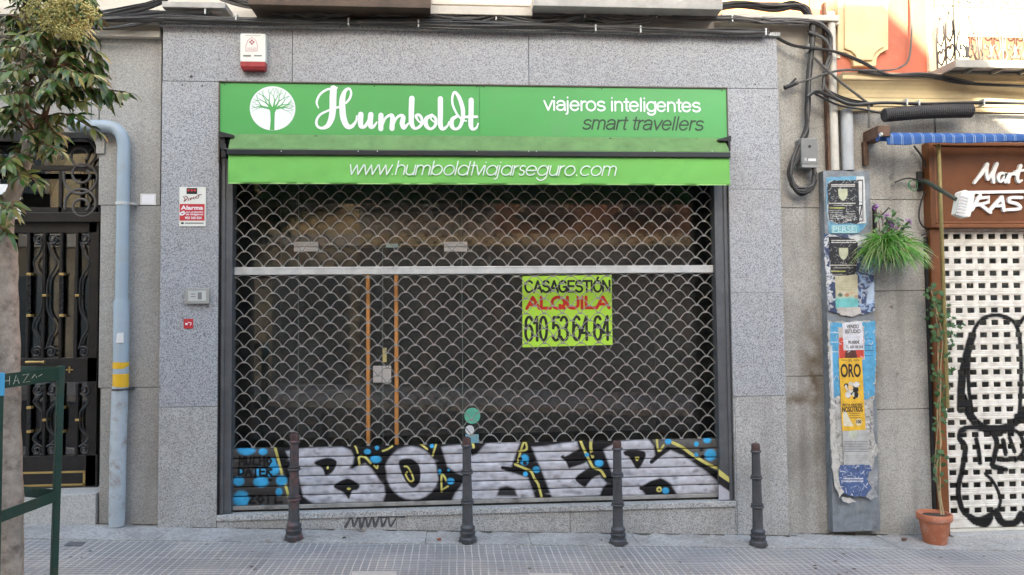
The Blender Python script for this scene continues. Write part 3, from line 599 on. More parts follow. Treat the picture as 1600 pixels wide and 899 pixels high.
def iron_panel(name, y0, y1):
    bars = MB(); sc = MB(); col = MB()
    for px in (20, 45.5, 70, 96.5, 121, -5, -60, -85, -110, -135, -160, -185):
        a = at(px, y0, DY + 0.01); b = at(px, y1, DY + 0.01); bars.box(a[0] - .011, a[0] + .011, DY, DY + 0.022, b[1], a[1])
    for px in (45.5, 96.5, -85, -135):
        a = at(px, y0 + (y1 - y0) * .33, DY - 0.01); b = at(px, y0 + (y1 - y0) * .66, DY - 0.01)
        for ph in (0, math.pi):
            bars.tube([(a[0] + .009 * math.cos(ph + t * .9), DY - 0.004 + .009 * math.sin(ph + t * .9), b[1] + (a[1] - b[1]) * t / 40) for t in range(41)], 0.008, 6)
        for q in (a, b): col.box(q[0] - .02, q[0] + .02, DY - .02, DY + .03, q[1] - .012, q[1] + .012)
    for px in (70, 121, -60, -110):
        q = at(px, (y0 + y1) / 2, DY); col.box(q[0] - .018, q[0] + .018, DY - .012, DY + .03, q[1] - .011, q[1] + .011)
        zt = at(px, y0, DY)[1]; zb = at(px, y1, DY)[1]; zm = (zt + zb) / 2; R = 0.052
        for s in (-1, 1):
            if px in (121, -110) and s == -1: continue
            for zz, d in ((zt - R - .005, 1), (zb + R + .005, -1)):
                cx = q[0] + s * 0.062
                sp_ = [(cx + s * R * .95 * (1 - .75 * t) * math.cos(math.pi - 2.9 * math.pi * t - .5), DY, zz + d * R * (1 - .75 * t) * math.sin(math.pi - 2.9 * math.pi * t - .5) * -1) for t in [k / 36 for k in range(37)]]
                lead = [(q[0] + s * 0.02, DY, zm), (q[0] + s * 0.03, DY, zm + d * (zt - zm) * .25), (q[0] + s * 0.10, DY, zm + d * (zt - zm) * .5), (q[0] + s * .05, DY, zm + d * (zt - zm) * .68)]
                pts = catmull([list(p) for p in lead] + [list(sp_[0])], None, 6)
                sc.tube([tuple(p) for p in pts] + sp_[1:], 0.0085, 6)
    b = bars.build(name, IRON, door, smooth=True); s = sc.build('scroll', IRON, b, smooth=True); c = col.build('collar', GOLD, b, bevel=.003)
iron_panel('upper_grille', 364, 560); iron_panel('lower_grille', 600, 713)
mb = MB()
for x0, x1 in ((30, 133), (-180, -60)):
    for a in ((x0, 737, x1, 740), (x0, 757, x1, 760), (x0, 737, x0 + 3.5, 760), (x1 - 3.5, 737, x1, 760)): mb.pbox(*a, DY - 0.008, DY + 0.002)
mb.build('gold_moulding', GOLD, door)
mb = MB(); a = at(50, 566, DY - .05); mb.tube([(a[0] - .05, DY + .01, a[1]), (a[0] - .05, DY - .05, a[1]), (a[0] + .08, DY - .05, a[1]), (a[0] + .11, DY - .05, a[1] - .003)], [.011, .013, .010, .017], 10)
mb.build('door_handle', GOLD, door, smooth=True)
mb = MB(); q = at(109, 578, DY)
for d in ((.03, .006), (.006, .03)): mb.box(q[0] - d[0], q[0] + d[0], DY - .01, DY + .002, q[1] - d[1], q[1] + d[1])
mb.build('rosette', GOLD, door)
# transom light with scrolls
TY = 0.30
mb = MB()
for a in ((-215, 258, 156, 266), (-215, 324, 156, 334)): mb.pbox(*a, TY, TY + .04)
for px in (94, 152): mb.pbox(px - 2.5, 266, px + 2.5, 334, TY, TY + .03)
q = mb.build('transom_grille', IRON, door)
mb = MB()
for cx, cy, r in ((124, 240, 26), (126, 278, 26), (126, 319, 24)):
    c = at(cx, cy, TY); e = at(cx + r, cy, TY); R = e[0] - c[0]
    up = 1 if cy != 278 else -1
    pts = [(c[0] - R, TY, c[1] - up * R * .4)]
    for t in np.linspace(0, 1, 60):
        r_ = R * (1 - .80 * max(0, (t - .30) / .70) ** .8); a_ = math.pi - 2 * math.pi * 1.7 * t; k = max(0, (t - .25) / .75)
        pts.append((c[0] + R * .30 * k + r_ * math.cos(a_), TY, c[1] - up * R * .22 * k + up * r_ * math.sin(a_)))
    mb.tube(pts, 0.0125, 8)
mb.build('scroll', mat('weathered_grey_iron', (.075, .07, .068), .5, .2, var=.2), q, smooth=True)
mb = MB(); mb.pbox(-215, 205, 156, 334, TY + .22, TY + .226); mb.build('transom_glass', GLASSD, door)
HALLW = mat('hall_wall', (0.30, 0.23, 0.16), 0.8, var=0.2)
mb = MB(); mb.box(-6.5, -2.8, 3.0, 3.05, -.3, 4.6); mb.box(-6.5, -6.45, .5, 3, -.3, 4.6); mb.box(-2.85, -2.8, .5, 3, -.3, 4.6); mb.box(-6.5, -2.8, .45, 3.05, 4.3, 4.35); mb.box(-6.5, -2.8, .45, 3.05, 0.1, 0.15)
mb.build('entrance_hall', HALLW, bldA)
for (x0, y0, x1, y1), lb in (((-14, 288, 32, 312), 'white office plaque upper one beside the tree trunk'), ((-14, 316, 32, 342), 'white office plaque lower one beside the tree trunk')):
    t = thing('plaque', lb, 'plaque', (at((x0 + x1) / 2, y1, .27)[0], .27, at(x0, y1, .27)[1]))
    MB().pbox(x0, y0, x1, y1, .265, .275).build('plate', WHITE, t)
    text('lettering', 'AB', (17, y0 + 3, 28, y0 + 9), .263, BLACK, t); MB().pbox(-8, y1 - 8, 28, y1 - 4, .262, .2645).build('print_bar', mat('blue_grey_print', (.2, .25, .4)), t)

# ------------------------------------------------------------------ granite shop front
GX0, GX1, OX0, OX1, OZT, SILL = -2.607, 3.039, -2.110, 2.540, 4.043, 0.203
front = thing('granite_shop_front', 'speckled blue grey granite shop front framing the closed shutter', 'shop front', (0.2, 0, 0))
zl, zr = at(300, 636)[1], at(1190, 619)[1]
G = 0.0022
for a, b, z0, z1, nm, m_ in ((GX0, OX0, zl + G, OZT - G, 'upper_pillar_slab', GRAN), (OX1, GX1, zr + G, at(1190, 457)[1] - .001, 'upper_pillar_slab', GRAN), (OX1, GX1, at(1190, 457)[1] + .001, at(1190, 296)[1] - .001, 'upper_pillar_slab', GRAN), (OX1, GX1, at(1190, 296)[1] + .001, OZT - G, 'upper_pillar_slab', GRAN), (GX0, OX0, -.3, zl - G, 'lower_pillar_slab', GRAN_LOW), (OX1, OX1 + .012, -.3, zr - G, 'pillar_edge_strip', GRAN_LOW), (OX1 + .016, GX1, -.3, zr - G, 'lower_pillar_slab', GRAN_LOW)):
    MB().box(a, b, 0, .07, z0, z1).build(nm, m_, front, bevel=.002)
zc = at(730, 50)[1]
xj = [GX0, at(457, 90)[0], at(826, 90)[0], GX1]
for a, b in zip(xj[:-1], xj[1:]): MB().box(a + G, b - G, 0, .07, OZT + G, zc).build('lintel_slab', GRAN, front, bevel=.002)
mb = MB(); mb.box(GX0 - .03, GX1 + .02, -.035, .2, zc, zc + .035); mb.build('top_ledge', GRAN_SILL, front, bevel=.004)
xp = [OX0, at(619, 815)[0], at(891, 815)[0], OX1]
for a, b in zip(xp[:-1], xp[1:]): MB().box(a + G, b - G, .004, .3, -.4, SILL - .05).build('plinth_slab', GRAN_LOW, front, bevel=.002)
for a, b in zip(xp[:-1], xp[1:]): MB().box(a + G / 2, b - G / 2, -.012, .42, SILL - .048, SILL).build('sill', GRAN_SILL, front, bevel=.004)
mb = MB(); mb.box(GX0 + .01, OX0 - .02, .071, .5, -.3, zc - .01); mb.box(OX1 + .02, GX1 - .01, .071, .5, -.3, zc - .01); mb.box(GX0 + .01, GX1 - .01, .071, .5, OZT + .01, zc - .01)
mb.build('backing_wall', JOINT, front)
MB().box(OX0 - .019, OX0 - .001, .0705, .5, SILL, OZT).build('reveal', ALU, front); MB().box(OX1 + .001, OX1 + .019, .0705, .5, SILL, OZT).build('reveal', ALU, front)
for px, py, r in ((285, 105, .006), (314, 105, .006), (299, 120, .014), (285, 133, .008), (316, 134, .007), (285, 175, .006), (316, 176, .006), (1180, 132, .008), (1202, 152, .007)):
    q = at(px, py); MB().disc(q[0], q[1], r, -.002, .004, 10).build('drill_hole', JOINT, front)
# tag scribbled on the plinth
mb = MB(); mk = mat('black_marker', (.085, .088, .095), .8, var=.5, scale=30)
mb.stroke(poly_px([(540, 823), (549, 809), (553, 822), (561, 807), (564, 824), (571, 808), (575, 823), (582, 808), (586, 822), (594, 806), (598, 822), (606, 808), (610, 822), (618, 811)], .004), [.03, .014, .024, .014, .03, .014, .024, .014, .03, .014, .024, .014, .022, .014], .0022, .006, chunk=6)
mb.stroke(poly_px([(596, 809), (612, 807), (632, 808)], .004), .016, .0016, .006); mb.build('graffiti_tag', mk, front)

# shop interior behind the glass
room = thing('shop_interior', 'dark empty shop room behind the glass and the grille', 'room', (0, 2, SILL))
mb = MB(); mb.box(-2.6, 3.0, 4.5, 4.6, SILL, 4.3); mb.box(-2.65, -2.6, .5, 4.6, SILL, 4.3); mb.box(3.0, 3.05, .5, 4.6, SILL, 4.3); mb.box(-2.65, 3.05, .42, 4.6, 4.05, 4.3)
mb.build('walls', INTW, room); mb = MB(); mb.box(-2.65, 3.05, .42, 4.6, SILL - .1, SILL - .002); mb.build('floor', INTF, room)
mb = MB(); mb.box(-1.9, -1.0, 1.6, 2.1, SILL, SILL + .9); mb.box(-1.95, -.95, 1.55, 2.15, SILL + .9, SILL + .94)
tag(mb.build('counter', mat('pale_counter', (.35, .36, .33), .5), loc=(-1.45, 1.85, SILL)), 'pale counter standing inside the dark shop on the left', 'counter')

# ------------------------------------------------------------------ glazed shop window and doors
GY = 0.40
gz_ = thing('glass_shop_window', 'frameless glass shop window with double glass door behind the grille', 'shop window', (0.2, GY, SILL))
gx = [OX0, at(466, 500, GY)[0], at(598, 500, GY)[0], at(722, 500, GY)[0], OX1]; zd = at(600, 387, GY)[1]
for a, b, z0, z1, nm in ((gx[0], gx[1], SILL, 4.05, 'glass_pane'), (gx[1], gx[2], SILL + .01, zd, 'glass_door'), (gx[2], gx[3], SILL + .01, zd, 'glass_door'), (gx[1], gx[3], zd + .006, 4.05, 'glass_pane'), (gx[3], gx[4], SILL, 4.05, 'glass_pane')):
    MB().box(a + .003, b - .003, GY, GY + .008, z0, z1).build(nm, GLASS, gz_)
EDGE = mat('glass_edge_green', (.16, .22, .2), .3)
mb = MB()
for x in gx[1:4]: mb.box(x - .0028, x + .0028, GY + .001, GY + .007, SILL, 4.05 if x != gx[2] else zd)
mb.build('glass_edge', EDGE, gz_)
for px in (575, 619):
    a = at(px, 430, GY - .05); b = at(px, 697, GY - .05); mb = MB()
    mb.tube([(a[0], GY - .05, b[1]), (a[0], GY - .05, a[1])], .019, 12)
    for z in (a[1] - .15, b[1] + .3): mb.tube([(a[0], GY - .05, z), (a[0], GY, z)], .01, 8)
    mb.build('door_handle', HANDLE, gz_, smooth=True)
for x0, x1 in ((459, 497), (694, 730)):
    mb = MB(); mb.pbox(x0, 378, x1, 385.5, GY - .02, GY + .02); mb.pbox(x0, 386.5, x1, 393, GY - .02, GY + .02); mb.build('hinge_fitting', PLATE, gz_, bevel=.002)
MB().pbox(583, 572, 596.6, 598, GY - .02, GY + .02).pbox(597.4, 572, 611, 598, GY - .02, GY + .02).build('lock_plate', PLATE, gz_, bevel=.002)
MB().pbox(598, 544, 604, 566, GY - .015, GY).build('yellow_sticker', mat('lock_sticker', (.55, .47, .2), .5), gz_)
MB().pbox(603, 381, 622, 387, GY - .003, GY).build('sticker', mat('small_sticker', (.3, .38, .36), .5), gz_)
mb = MB(); mb.box(OX0, OX1, GY - .03, GY + .04, 4.0, 4.1); mb.build('head_frame', ALU, gz_)

SY = GY - .006
sign = thing('rental_sign', 'lime green rental notice with black and red lettering behind the grille', 'sign', (at(887, 540, SY)[0], SY, at(887, 540, SY)[1]))
MB().prism(poly_px([(816.5, 543), (957, 539), (955.5, 430), (816, 432)], SY), SY, SY + .004).build('panel', SIGNLIME, sign)
sans('lettering', 'CASAGESTIÓN', (819, 432.5, 954, 458), SY - .001, .020, mat('black_print', (.02, .02, .02), .5), sign)
sans('lettering', 'ALQUILA', (820.5, 462, 954, 485), SY - .001, .030, mat('red_lettering', (.62, .03, .015), .5), sign)
sans('lettering', '610 53 64 64', (819, 493, 955, 534), SY - .001, .026, MATS['black_print'], sign)
for nm, lb, cx, cy, r, m in (('round_sticker', 'round teal sticker on the shop glass above the second bollard', 738, 650, 12.5, TEAL), ('round_sticker', 'small round white sticker under the teal one on the shop glass', 734, 672, 7, WHITE)):
    q = at(cx, cy, SY); e = at(cx + r, cy, SY); t = MB().disc(q[0], q[1], e[0] - q[0], SY, SY + .004).build(nm, m, loc=(q[0], SY, q[1])); tag(t, lb, 'sticker')
q = at(738, 690, SY); t = MB().prism(poly_px([(727, 694), (748, 694), (748, 679), (727, 679)], SY), SY, SY + .004).build('square_sticker', SKYB, loc=(q[0], SY, q[1])); tag(t, 'pale blue square sticker low on the shop glass behind the second bollard', 'sticker')
# ------------------------------------------------------------------ roller shutter: guides, wavy rod grille, rail, sprayed slats
KY = 0.11
shut = thing('roller_shutter', 'closed roller shutter of wavy rod grille above graffiti sprayed slats', 'shutter', (0.2, KY, SILL))
gl1, gr0 = at(362, 550, .03)[0], at(1121, 550, .03)[0]
for x0, x1, inner in ((OX0 + .012, gl1, 1), (gr0, OX1 - .006, -1)):
    mb = MB(); mb.box(x0, x1, .03, .155, SILL, 4.0)
    if inner > 0: mb.box(x0 + .012, x0 + .04, .018, .0295, SILL, 4.0)
    else: mb.box(x1 - .04, x1 - .012, .018, .0295, SILL, 4.0)
    mb.build('guide_rail', ALU, shut, bevel=.003)
MB().box(OX0 + .001, OX0 + .011, .01, .15, SILL, 4.0).build('guide_seal', BLACK, shut)
X0, X1 = gl1 + .002, gr0 - .002
zr1, zr0 = at(740, 416.5, KY)[1], at(740, 428, KY)[1]
zs1 = at(740, 693.5, KY)[1]; zs0 = at(740, 786.5, KY)[1]
pitch, row = 0.1697, 0.0690
def grille(zbot, ztop, ph, name):
    mb = MB(); k = 0; z = zbot + .006
    while z < ztop - .02:
        off = ((k + ph) % 2) * pitch / 2; r = random.uniform(-.002, .002)
        amp = min(row * 1.0, ztop - z - .004)
        n = int((X1 - X0) / pitch * 20); pts = []
        for i in range(n + 1):
            x = X0 + (X1 - X0) * i / n; u = ((x - 0.21 - off) / pitch) % 1.0
            v_ = abs(2 * u - 1); s = (1 - v_ ** 2.4) ** 1.4
            pts.append((x, KY + (.004 if k % 2 else -.004) + r, z + amp * s))
        mb.tube(pts, .0042, 5)
        i0 = math.ceil((X0 - .21 - off) / pitch); i1 = math.floor((X1 - .21 - off) / pitch)
        for i in range(i0, i1 + 1):
            x = .21 + off + i * pitch
            if X0 + .01 < x < X1 - .01: mb.box(x - .015, x + .015, KY - .0105, KY + .0105, z - .008, z + .007)
        z += row; k += 1
    return mb.build(name, GALV, shut, smooth=True)
grille(zs1 + .004, zr0, 0, 'grille'); grille(zr1, 3.98, 1, 'grille')
mb = MB(); mb.box(X0, X1, KY - .02, KY + .02, zr0, zr1); mb.box(X0, X1, KY - .024, KY - .0205, zr1 - .014, zr1 - .002); mb.build('rail', GALVB, shut, bevel=.003)

# slats, painted
SLATC = (0.115, 0.108, 0.10); C = Canvas(340, 670, 1170, 815, 5, SLATC)
rg = np.random.default_rng(3)
BLK = (0.012, 0.011, 0.012); SIL = (0.50, 0.50, 0.545); YEL = (0.62, 0.56, 0.16); BLU = (0.055, 0.38, 0.68)
C.poly([(362, 690), (440, 690), (455, 800), (362, 805)], (0.085, 0.075, 0.07), 14, alpha=.6)
C.poly([(372, 716), (430, 712), (445, 790), (385, 795), (368, 760)], (.03, .028, .027), 14, alpha=.75)
C.poly([(426, 694), (560, 690), (1016, 682), (1028, 704), (1036, 708), (1046, 699), (1062, 700), (1085, 714), (1110, 730), (1132, 744), (1152, 756), (1153, 765), (1130, 775), (462, 790), (447, 745)], BLK, 1.2)
B = [(446.8, 705.4), (470, 701.5), (496.9, 699.5), (535, 699), (548, 704), (553, 714), (551, 725), (543.6, 733.4), (551, 733.4), (560, 728), (571, 724.5), (580.7, 733), (590, 746.8), (600, 760), (602, 772), (598, 784), (545, 786.5), (488.9, 787), (474, 776), (467.5, 748), (455.5, 724)]
O = [(642 + 41 * math.cos(a) + (3 if math.sin(a) > 0 else 0), 739.5 + 41.5 * math.sin(a)) for a in np.linspace(0, 2 * math.pi, 24, endpoint=False)]
Xl = [(690, 699), (727, 694), (737, 713), (745, 710), (760, 693), (813, 690), (798, 731), (787, 732), (790, 736), (825, 747), (836, 779), (706, 783), (712, 770), (726, 753), (728, 744), (712, 738), (699, 729)]
El = [(831, 699), (850, 698), (901, 690), (905, 704), (915, 720), (921, 732), (936, 742), (947, 755), (938, 774), (863, 778), (848, 739)]
Rl = [(943, 703), (967, 690), (1012, 686), (1021, 697), (1023, 711), (1016, 722), (1019, 724), (1032, 713), (1048, 704), (1066, 712), (1103, 737), (1124, 756), (1146, 774), (1146, 782), (1060, 776), (1049, 757), (1036, 749), (1024, 751), (1000, 762), (1010, 776), (972, 776), (957, 740)]
for P in (B, O, Xl, El, Rl): C.poly(P, SIL, 1.9)
# blotchy silver inside the letters
for _ in range(900):
    x = rg.uniform(450, 1140); y = rg.uniform(694, 786); w = C.sample(np.array([x]), np.array([y]))[0]
    if w.mean() > .36:
        if rg.random() < .42 + .25 * (y > 735): C.dot(x, y, rg.uniform(3, 12), rg.uniform(2, 5), (.15, .15, .175), 1.0, rg.uniform(.25, .7))
        else: C.dot(x, y, rg.uniform(4, 16), rg.uniform(2, 4), (.66, .66, .71), 1.0, rg.uniform(.2, .6))
def hole(P): C.poly(P, BLK, 1.1, 4)
hole([(490.9, 723.4), (510, 715.4), (523.6, 718.7), (526, 725.4), (519.6, 737.4), (508.9, 742.8), (503.5, 732)])
hole([(520.9, 760), (542, 748), (558, 754.8), (562, 760), (558, 765.4), (550, 768), (545, 780), (537, 770)])
hole([(623, 722), (632, 717), (645, 718), (655, 728), (657, 742), (655, 755), (645, 763), (634, 752), (627, 738)])
C.poly([(776, 775), (780, 763), (792, 759), (804, 763), (809, 776)], (.03, .03, .03), 2)
hole([(876, 714.5), (881, 711), (884, 713), (908, 702), (917, 721), (892, 731), (889, 732), (884, 722)])
hole([(899, 747), (921, 732), (938, 741), (928, 746), (918, 757), (914, 761), (906, 757)])
C.poly([(937, 776), (942, 762), (950, 756), (957, 760), (962, 776)], BLK, 1.5)
hole([(974.7, 705.4), (976.7, 712), (983, 714.7), (994, 732), (1000.7, 729.4), (1008.7, 713.4), (1006, 705.4), (990, 702.7)])
C.poly([(1000, 762), (1016, 752), (1032, 747), (1045, 755), (1056, 773), (1012, 774)], BLK, 1.1); C.dot(1004, 763, 6, 4, BLK)
C.line([(785, 731), (800, 733), (822, 735)], 5, BLK, 1.2); C.line([(1018, 722), (1030, 712), (1044, 701)], 6, BLK, 1.2)
def yl(P, w): C.line(P, w, YEL, .9, 3)
for P, w in (([(428, 694), (434, 715), (439, 735), (442, 748), (448, 765), (453, 785)], 4), ([(550, 690), (556, 699), (559, 708)], 2.6), ([(562, 727), (561, 714), (571, 715), (579, 724)], 3.5), ([(584, 727), (589, 732), (590, 728)], 2.5),
             ([(598, 705), (606, 702), (613, 697)], 3), ([(655, 692), (667.5, 702)], 3), ([(682, 692), (676, 712)], 3), ([(690, 768), (690, 743), (695, 746), (697, 752)], 3), ([(690, 766), (700, 760)], 2.6), ([(738, 690), (740, 699)], 4),
             ([(809, 722), (815, 700), (820, 690), (823, 702), (811, 706)], 3.2), ([(805, 726), (822, 733), (830, 737), (835, 748), (841, 757), (846, 776)], 3.6), ([(906, 686), (911.5, 700), (922, 722), (927.6, 731), (938, 734.7), (945, 745)], 4), ([(924, 683), (923, 699), (926, 714)], 4.5),
             ([(1026, 684), (1029, 705), (1037, 696)], 3), ([(1051, 692), (1066, 699), (1082, 711), (1107, 726), (1130, 736), (1152, 752)], 4.6), ([(632, 729), (637, 730), (643, 740), (646, 750), (640, 752), (634, 742), (636, 738)], 2.6), ([(993, 715), (998, 715), (995, 720), (993, 715)], 1.6)): yl(P, w)
C.dot(512, 731, 2, 3, YEL); C.dot(545, 764, 3.5, 2.2, YEL); C.dot(1030, 765, 5, 5, YEL); C.dot(1030, 765, 2, 2, BLK)
for x, y, rx, ry in ((385, 703, 13, 8), (411, 706, 6.5, 5), (426, 722, 5, 6), (428, 733, 8, 9), (407, 737, 9, 7), (377, 737, 4, 5), (422, 741, 6, 5), (373, 752, 8, 7), (408, 753, 11, 8), (440, 751, 8, 8), (436, 769, 5, 6), (377, 780, 12, 12), (411, 792, 5, 3), (376, 798, 6, 4), (574, 706, 6.5, 5), (589, 700, 4, 4), (587, 718, 10.5, 7), (675, 697, 4, 4), (687, 737, 3.5, 5), (701, 735, 2.5, 2.5), (704, 752, 7, 6), (819.4, 718.7, 8.5, 10), (838, 734, 7, 6), (821, 741, 4.5, 4.5), (917, 711, 4, 4), (936, 724, 8, 7), (1044, 690, 6, 5.5), (1088, 694, 4.5, 5), (1105, 688, 7.5, 6), (1110, 711, 11, 11), (1040, 767, 6.5, 6), (1088, 711, 4, 4)):
    k_ = 1.28 if x < 445 else 1.0; C.dot(x, y, rx * k_, ry * k_, BLU, .35)
for x, y in ((813, 717), (820, 724), (926, 709), (1096, 703), (1098, 714), (422, 750)): C.dot(x, y, 4, 3.4, BLK, .3)
def scrib(P, w=2.6): C.line(P, w, BLK, .8, 1)
sc_ = {'M': [[(0, 1), (.05, 0), (.5, .6), (.95, 0), (1, 1)]], 'U': [[(0, 0), (.1, .9), (.8, .9), (.9, 0)]], 'C': [[(1, .1), (.2, .05), (.05, .9), (1, .95)]], 'H': [[(0, 0), (.05, 1)], [(.9, 0), (.95, 1)], [(0, .5), (.95, .45)]], 'O': [[(.5, 0), (0, .5), (.5, 1), (1, .5), (.5, 0)]],
       'D': [[(0, 0), (.05, 1), (.9, .7), (.8, .2), (0, 0)]], 'A': [[(0, 1), (.5, 0), (1, 1)], [(.2, .6), (.8, .6)]], 'T': [[(0, 0), (1, 0)], [(.5, 0), (.5, 1.25)]], 'E': [[(1, 0), (0, 0), (.05, 1), (1, 1)], [(0, .5), (.8, .5)]], 'R': [[(0, 1), (0, 0), (.9, .2), (.1, .5), (1, 1.1)]], 'Z': [[(0, 0), (1, 0), (.1, 1), (1, 1)]], 'I': [[(.3, 0), (.3, 1)]], 'L': [[(.1, 0), (0, 1), (1, .9)]]}
def tagline(s, x, y, w, h, pitch_, wd):
    for c in s:
        for st in sc_[c]: scrib([(x + a * w, y + b * h) for a, b in st], wd)
        x += pitch_
tagline('MUCHO', 374, 714, 8, 13, 10.5, 3.2); tagline('DATER', 373, 731, 8.5, 12, 11, 3.3); tagline('ZOIL', 388, 775, 10, 11, 14, 3.6)
# mesh of the slat curtain
nslat = 6; zbar = zs0 + .035; ph_ = (zs1 - zbar) / nslat
prof = []
for k in range(nslat):
    for t in [0, .03, .06, .074, .101, .12] + [.15 + q * .055 for q in range(16)]:
        z = zs1 - (k + t) * ph_
        if t < .075: y = .040
        elif t < .10: y = .040 - .044 * (t - .075) / .025
        else: y = -.004 - .006 * math.sin(math.pi * (t - .10) / .90) ** .5
        prof.append((z, y))
prof.append((zbar, .02))
nx = 1500; xs_ = np.linspace(X0 - .004, X1 + .004, nx)
Vx = np.tile(xs_, len(prof)); Vz = np.repeat([p[0] for p in prof], nx); Vy = KY - .005 + np.repeat([p[1] for p in prof], nx)
Vy = Vy + np.interp(Vx, np.linspace(-2.2, 2.6, 40), RNG.normal(0, .0025, 40)) * np.sin(Vz * 37)
px_, py_ = to_px(Vx, Vz, Vy); colr = C.sample(px_, py_)
o = grid_obj('slat_curtain', np.stack([Vx, Vy, Vz], 1), nx, len(prof), colr, PAINT, shut)
mb = MB(); mb.box(X0, X1, KY - .03, KY + .015, zs0 + .002, zbar); mb.build('bottom_bar', mat('bottom_bar_metal', (.34, .33, .31), .5, .3, var=.2, dirt=(.05, .045, .04), dirt_amt=.8, dirt_scale=5), shut, bevel=.003)
mb = MB(); mb.box(X0, X1, KY - .01, KY + .015, SILL + .001, zs0); mb.build('rubber_strip', BLACK, shut)
# the sprayed tail carries on over the right guide
mb = MB(); mb.prism(poly_px([(1123, 744), (1142, 757), (1142, 768), (1123, 755)], .028), .0282, .0296, 0); mb.prism(poly_px([(1123, 733), (1142, 748), (1142, 756), (1123, 743)], .028), .0282, .0296, 1)
mb.prism(poly_px([(1123, 757), (1142, 770), (1142, 781), (1123, 781)], .028), .0282, .0296, 2)
mb.build('guide_graffiti', [mat('spray_black', BLK, .5), mat('spray_yellow', YEL, .5), mat('spray_silver', (.42, .42, .46), .5)], shut)

# ------------------------------------------------------------------ fascia sign
FY = -.018
fas = thing('shop_sign', 'long green shop sign with white tree logo and white script lettering', 'sign', (0.2, FY, 3.5))
zt, zb = OZT - .012, at(740, 221, FY)[1]; xm = at(749.5, 170, FY)[0]
MB().box(OX0 + .012, xm - .0012, FY, .05, zb, zt).box(xm + .0012, OX1 - .01, FY, .05, zb, zt).build('panel', GREEN, fas, bevel=.0015)
mb = MB(); mb.box(OX0 + .001, OX1 - .001, FY - .012, .03, zt + .0005, zt + .0115); mb.box(OX0 + .001, OX0 + .0115, FY - .010, .03, zb - .2, zt); mb.box(OX1 - .0095, OX1 - .001, FY - .010, .03, zb, zt); mb.build('frame', mat('dark_bronze_trim', (.10, .085, .07), .5, .3), fas)
mb = MB()
for px, py in ((351, 132), (585, 135), (745, 136), (756, 136), (582, 215), (747, 218), (757, 218), (1128, 142), (940, 139)):
    q = at(px, py, FY); mb.disc(q[0], q[1], .006, FY - .003, FY, 8)
mb.build('screw', BLACK, fas)
LY = FY - .002
# round tree emblem
c = at(426, 169.5, LY); R = at(461.5, 169.5, LY)[0] - c[0]
disc = MB().disc(c[0], c[1], R, LY, FY + .001, 64).build('emblem', WHITE, fas)
mb = MB(); rnd = random.Random(5); lay = [0]
def br(x, z, a, l, w, d):
    lay[0] += 1; n = 3; pts = [(x, z)]; ws = [w]
    for k in range(n):
        a2 = a + rnd.uniform(-.22, .22); x2 = pts[-1][0] + l / n * math.cos(a2); z2 = pts[-1][1] + l / n * math.sin(a2); 
        if math.hypot(x2, z2) > .95: break
        pts.append((x2, z2)); ws.append(w * (1 - .45 * (k + 1) / n))
    if len(pts) > 1: mb.stroke([(c[0] + p * R, c[1] + q * R) for p, q in pts], [q * R for q in ws], LY - .0004 - lay[0] * .000002, LY + .0002, caps=False, smooth=2)
    if d > 0 and len(pts) == n + 1:
        for s in ((-1, 1) if d > 1 or rnd.random() < .8 else (rnd.choice((-1, 1)),)): br(pts[-1][0], pts[-1][1], a + s * rnd.uniform(.25, .5), l * rnd.uniform(.68, .85), ws[-1] * .9, d - 1)
mb.stroke([(c[0] - .02 * R, c[1] - .985 * R), (c[0] - .0 * R, c[1] - .55 * R), (c[0] + 0 * R, c[1] - .2 * R), (c[0] + .02 * R, c[1] + .03 * R)], [.2 * R, .17 * R, .2 * R, .36 * R], LY - .0006, LY + .0002, caps=False)
for a, l, w in ((2.75, .46, .13), (2.25, .42, .12), (1.85, .46, .12), (1.45, .42, .12), (1.05, .46, .12), (.7, .42, .12), (.3, .46, .13), (3.0, .40, .08), (.1, .40, .08)): br(.0 + .1 * math.cos(a), -.03, a, l * .82, w * .85, 4)
mb.build('emblem_tree', GREEN, disc)
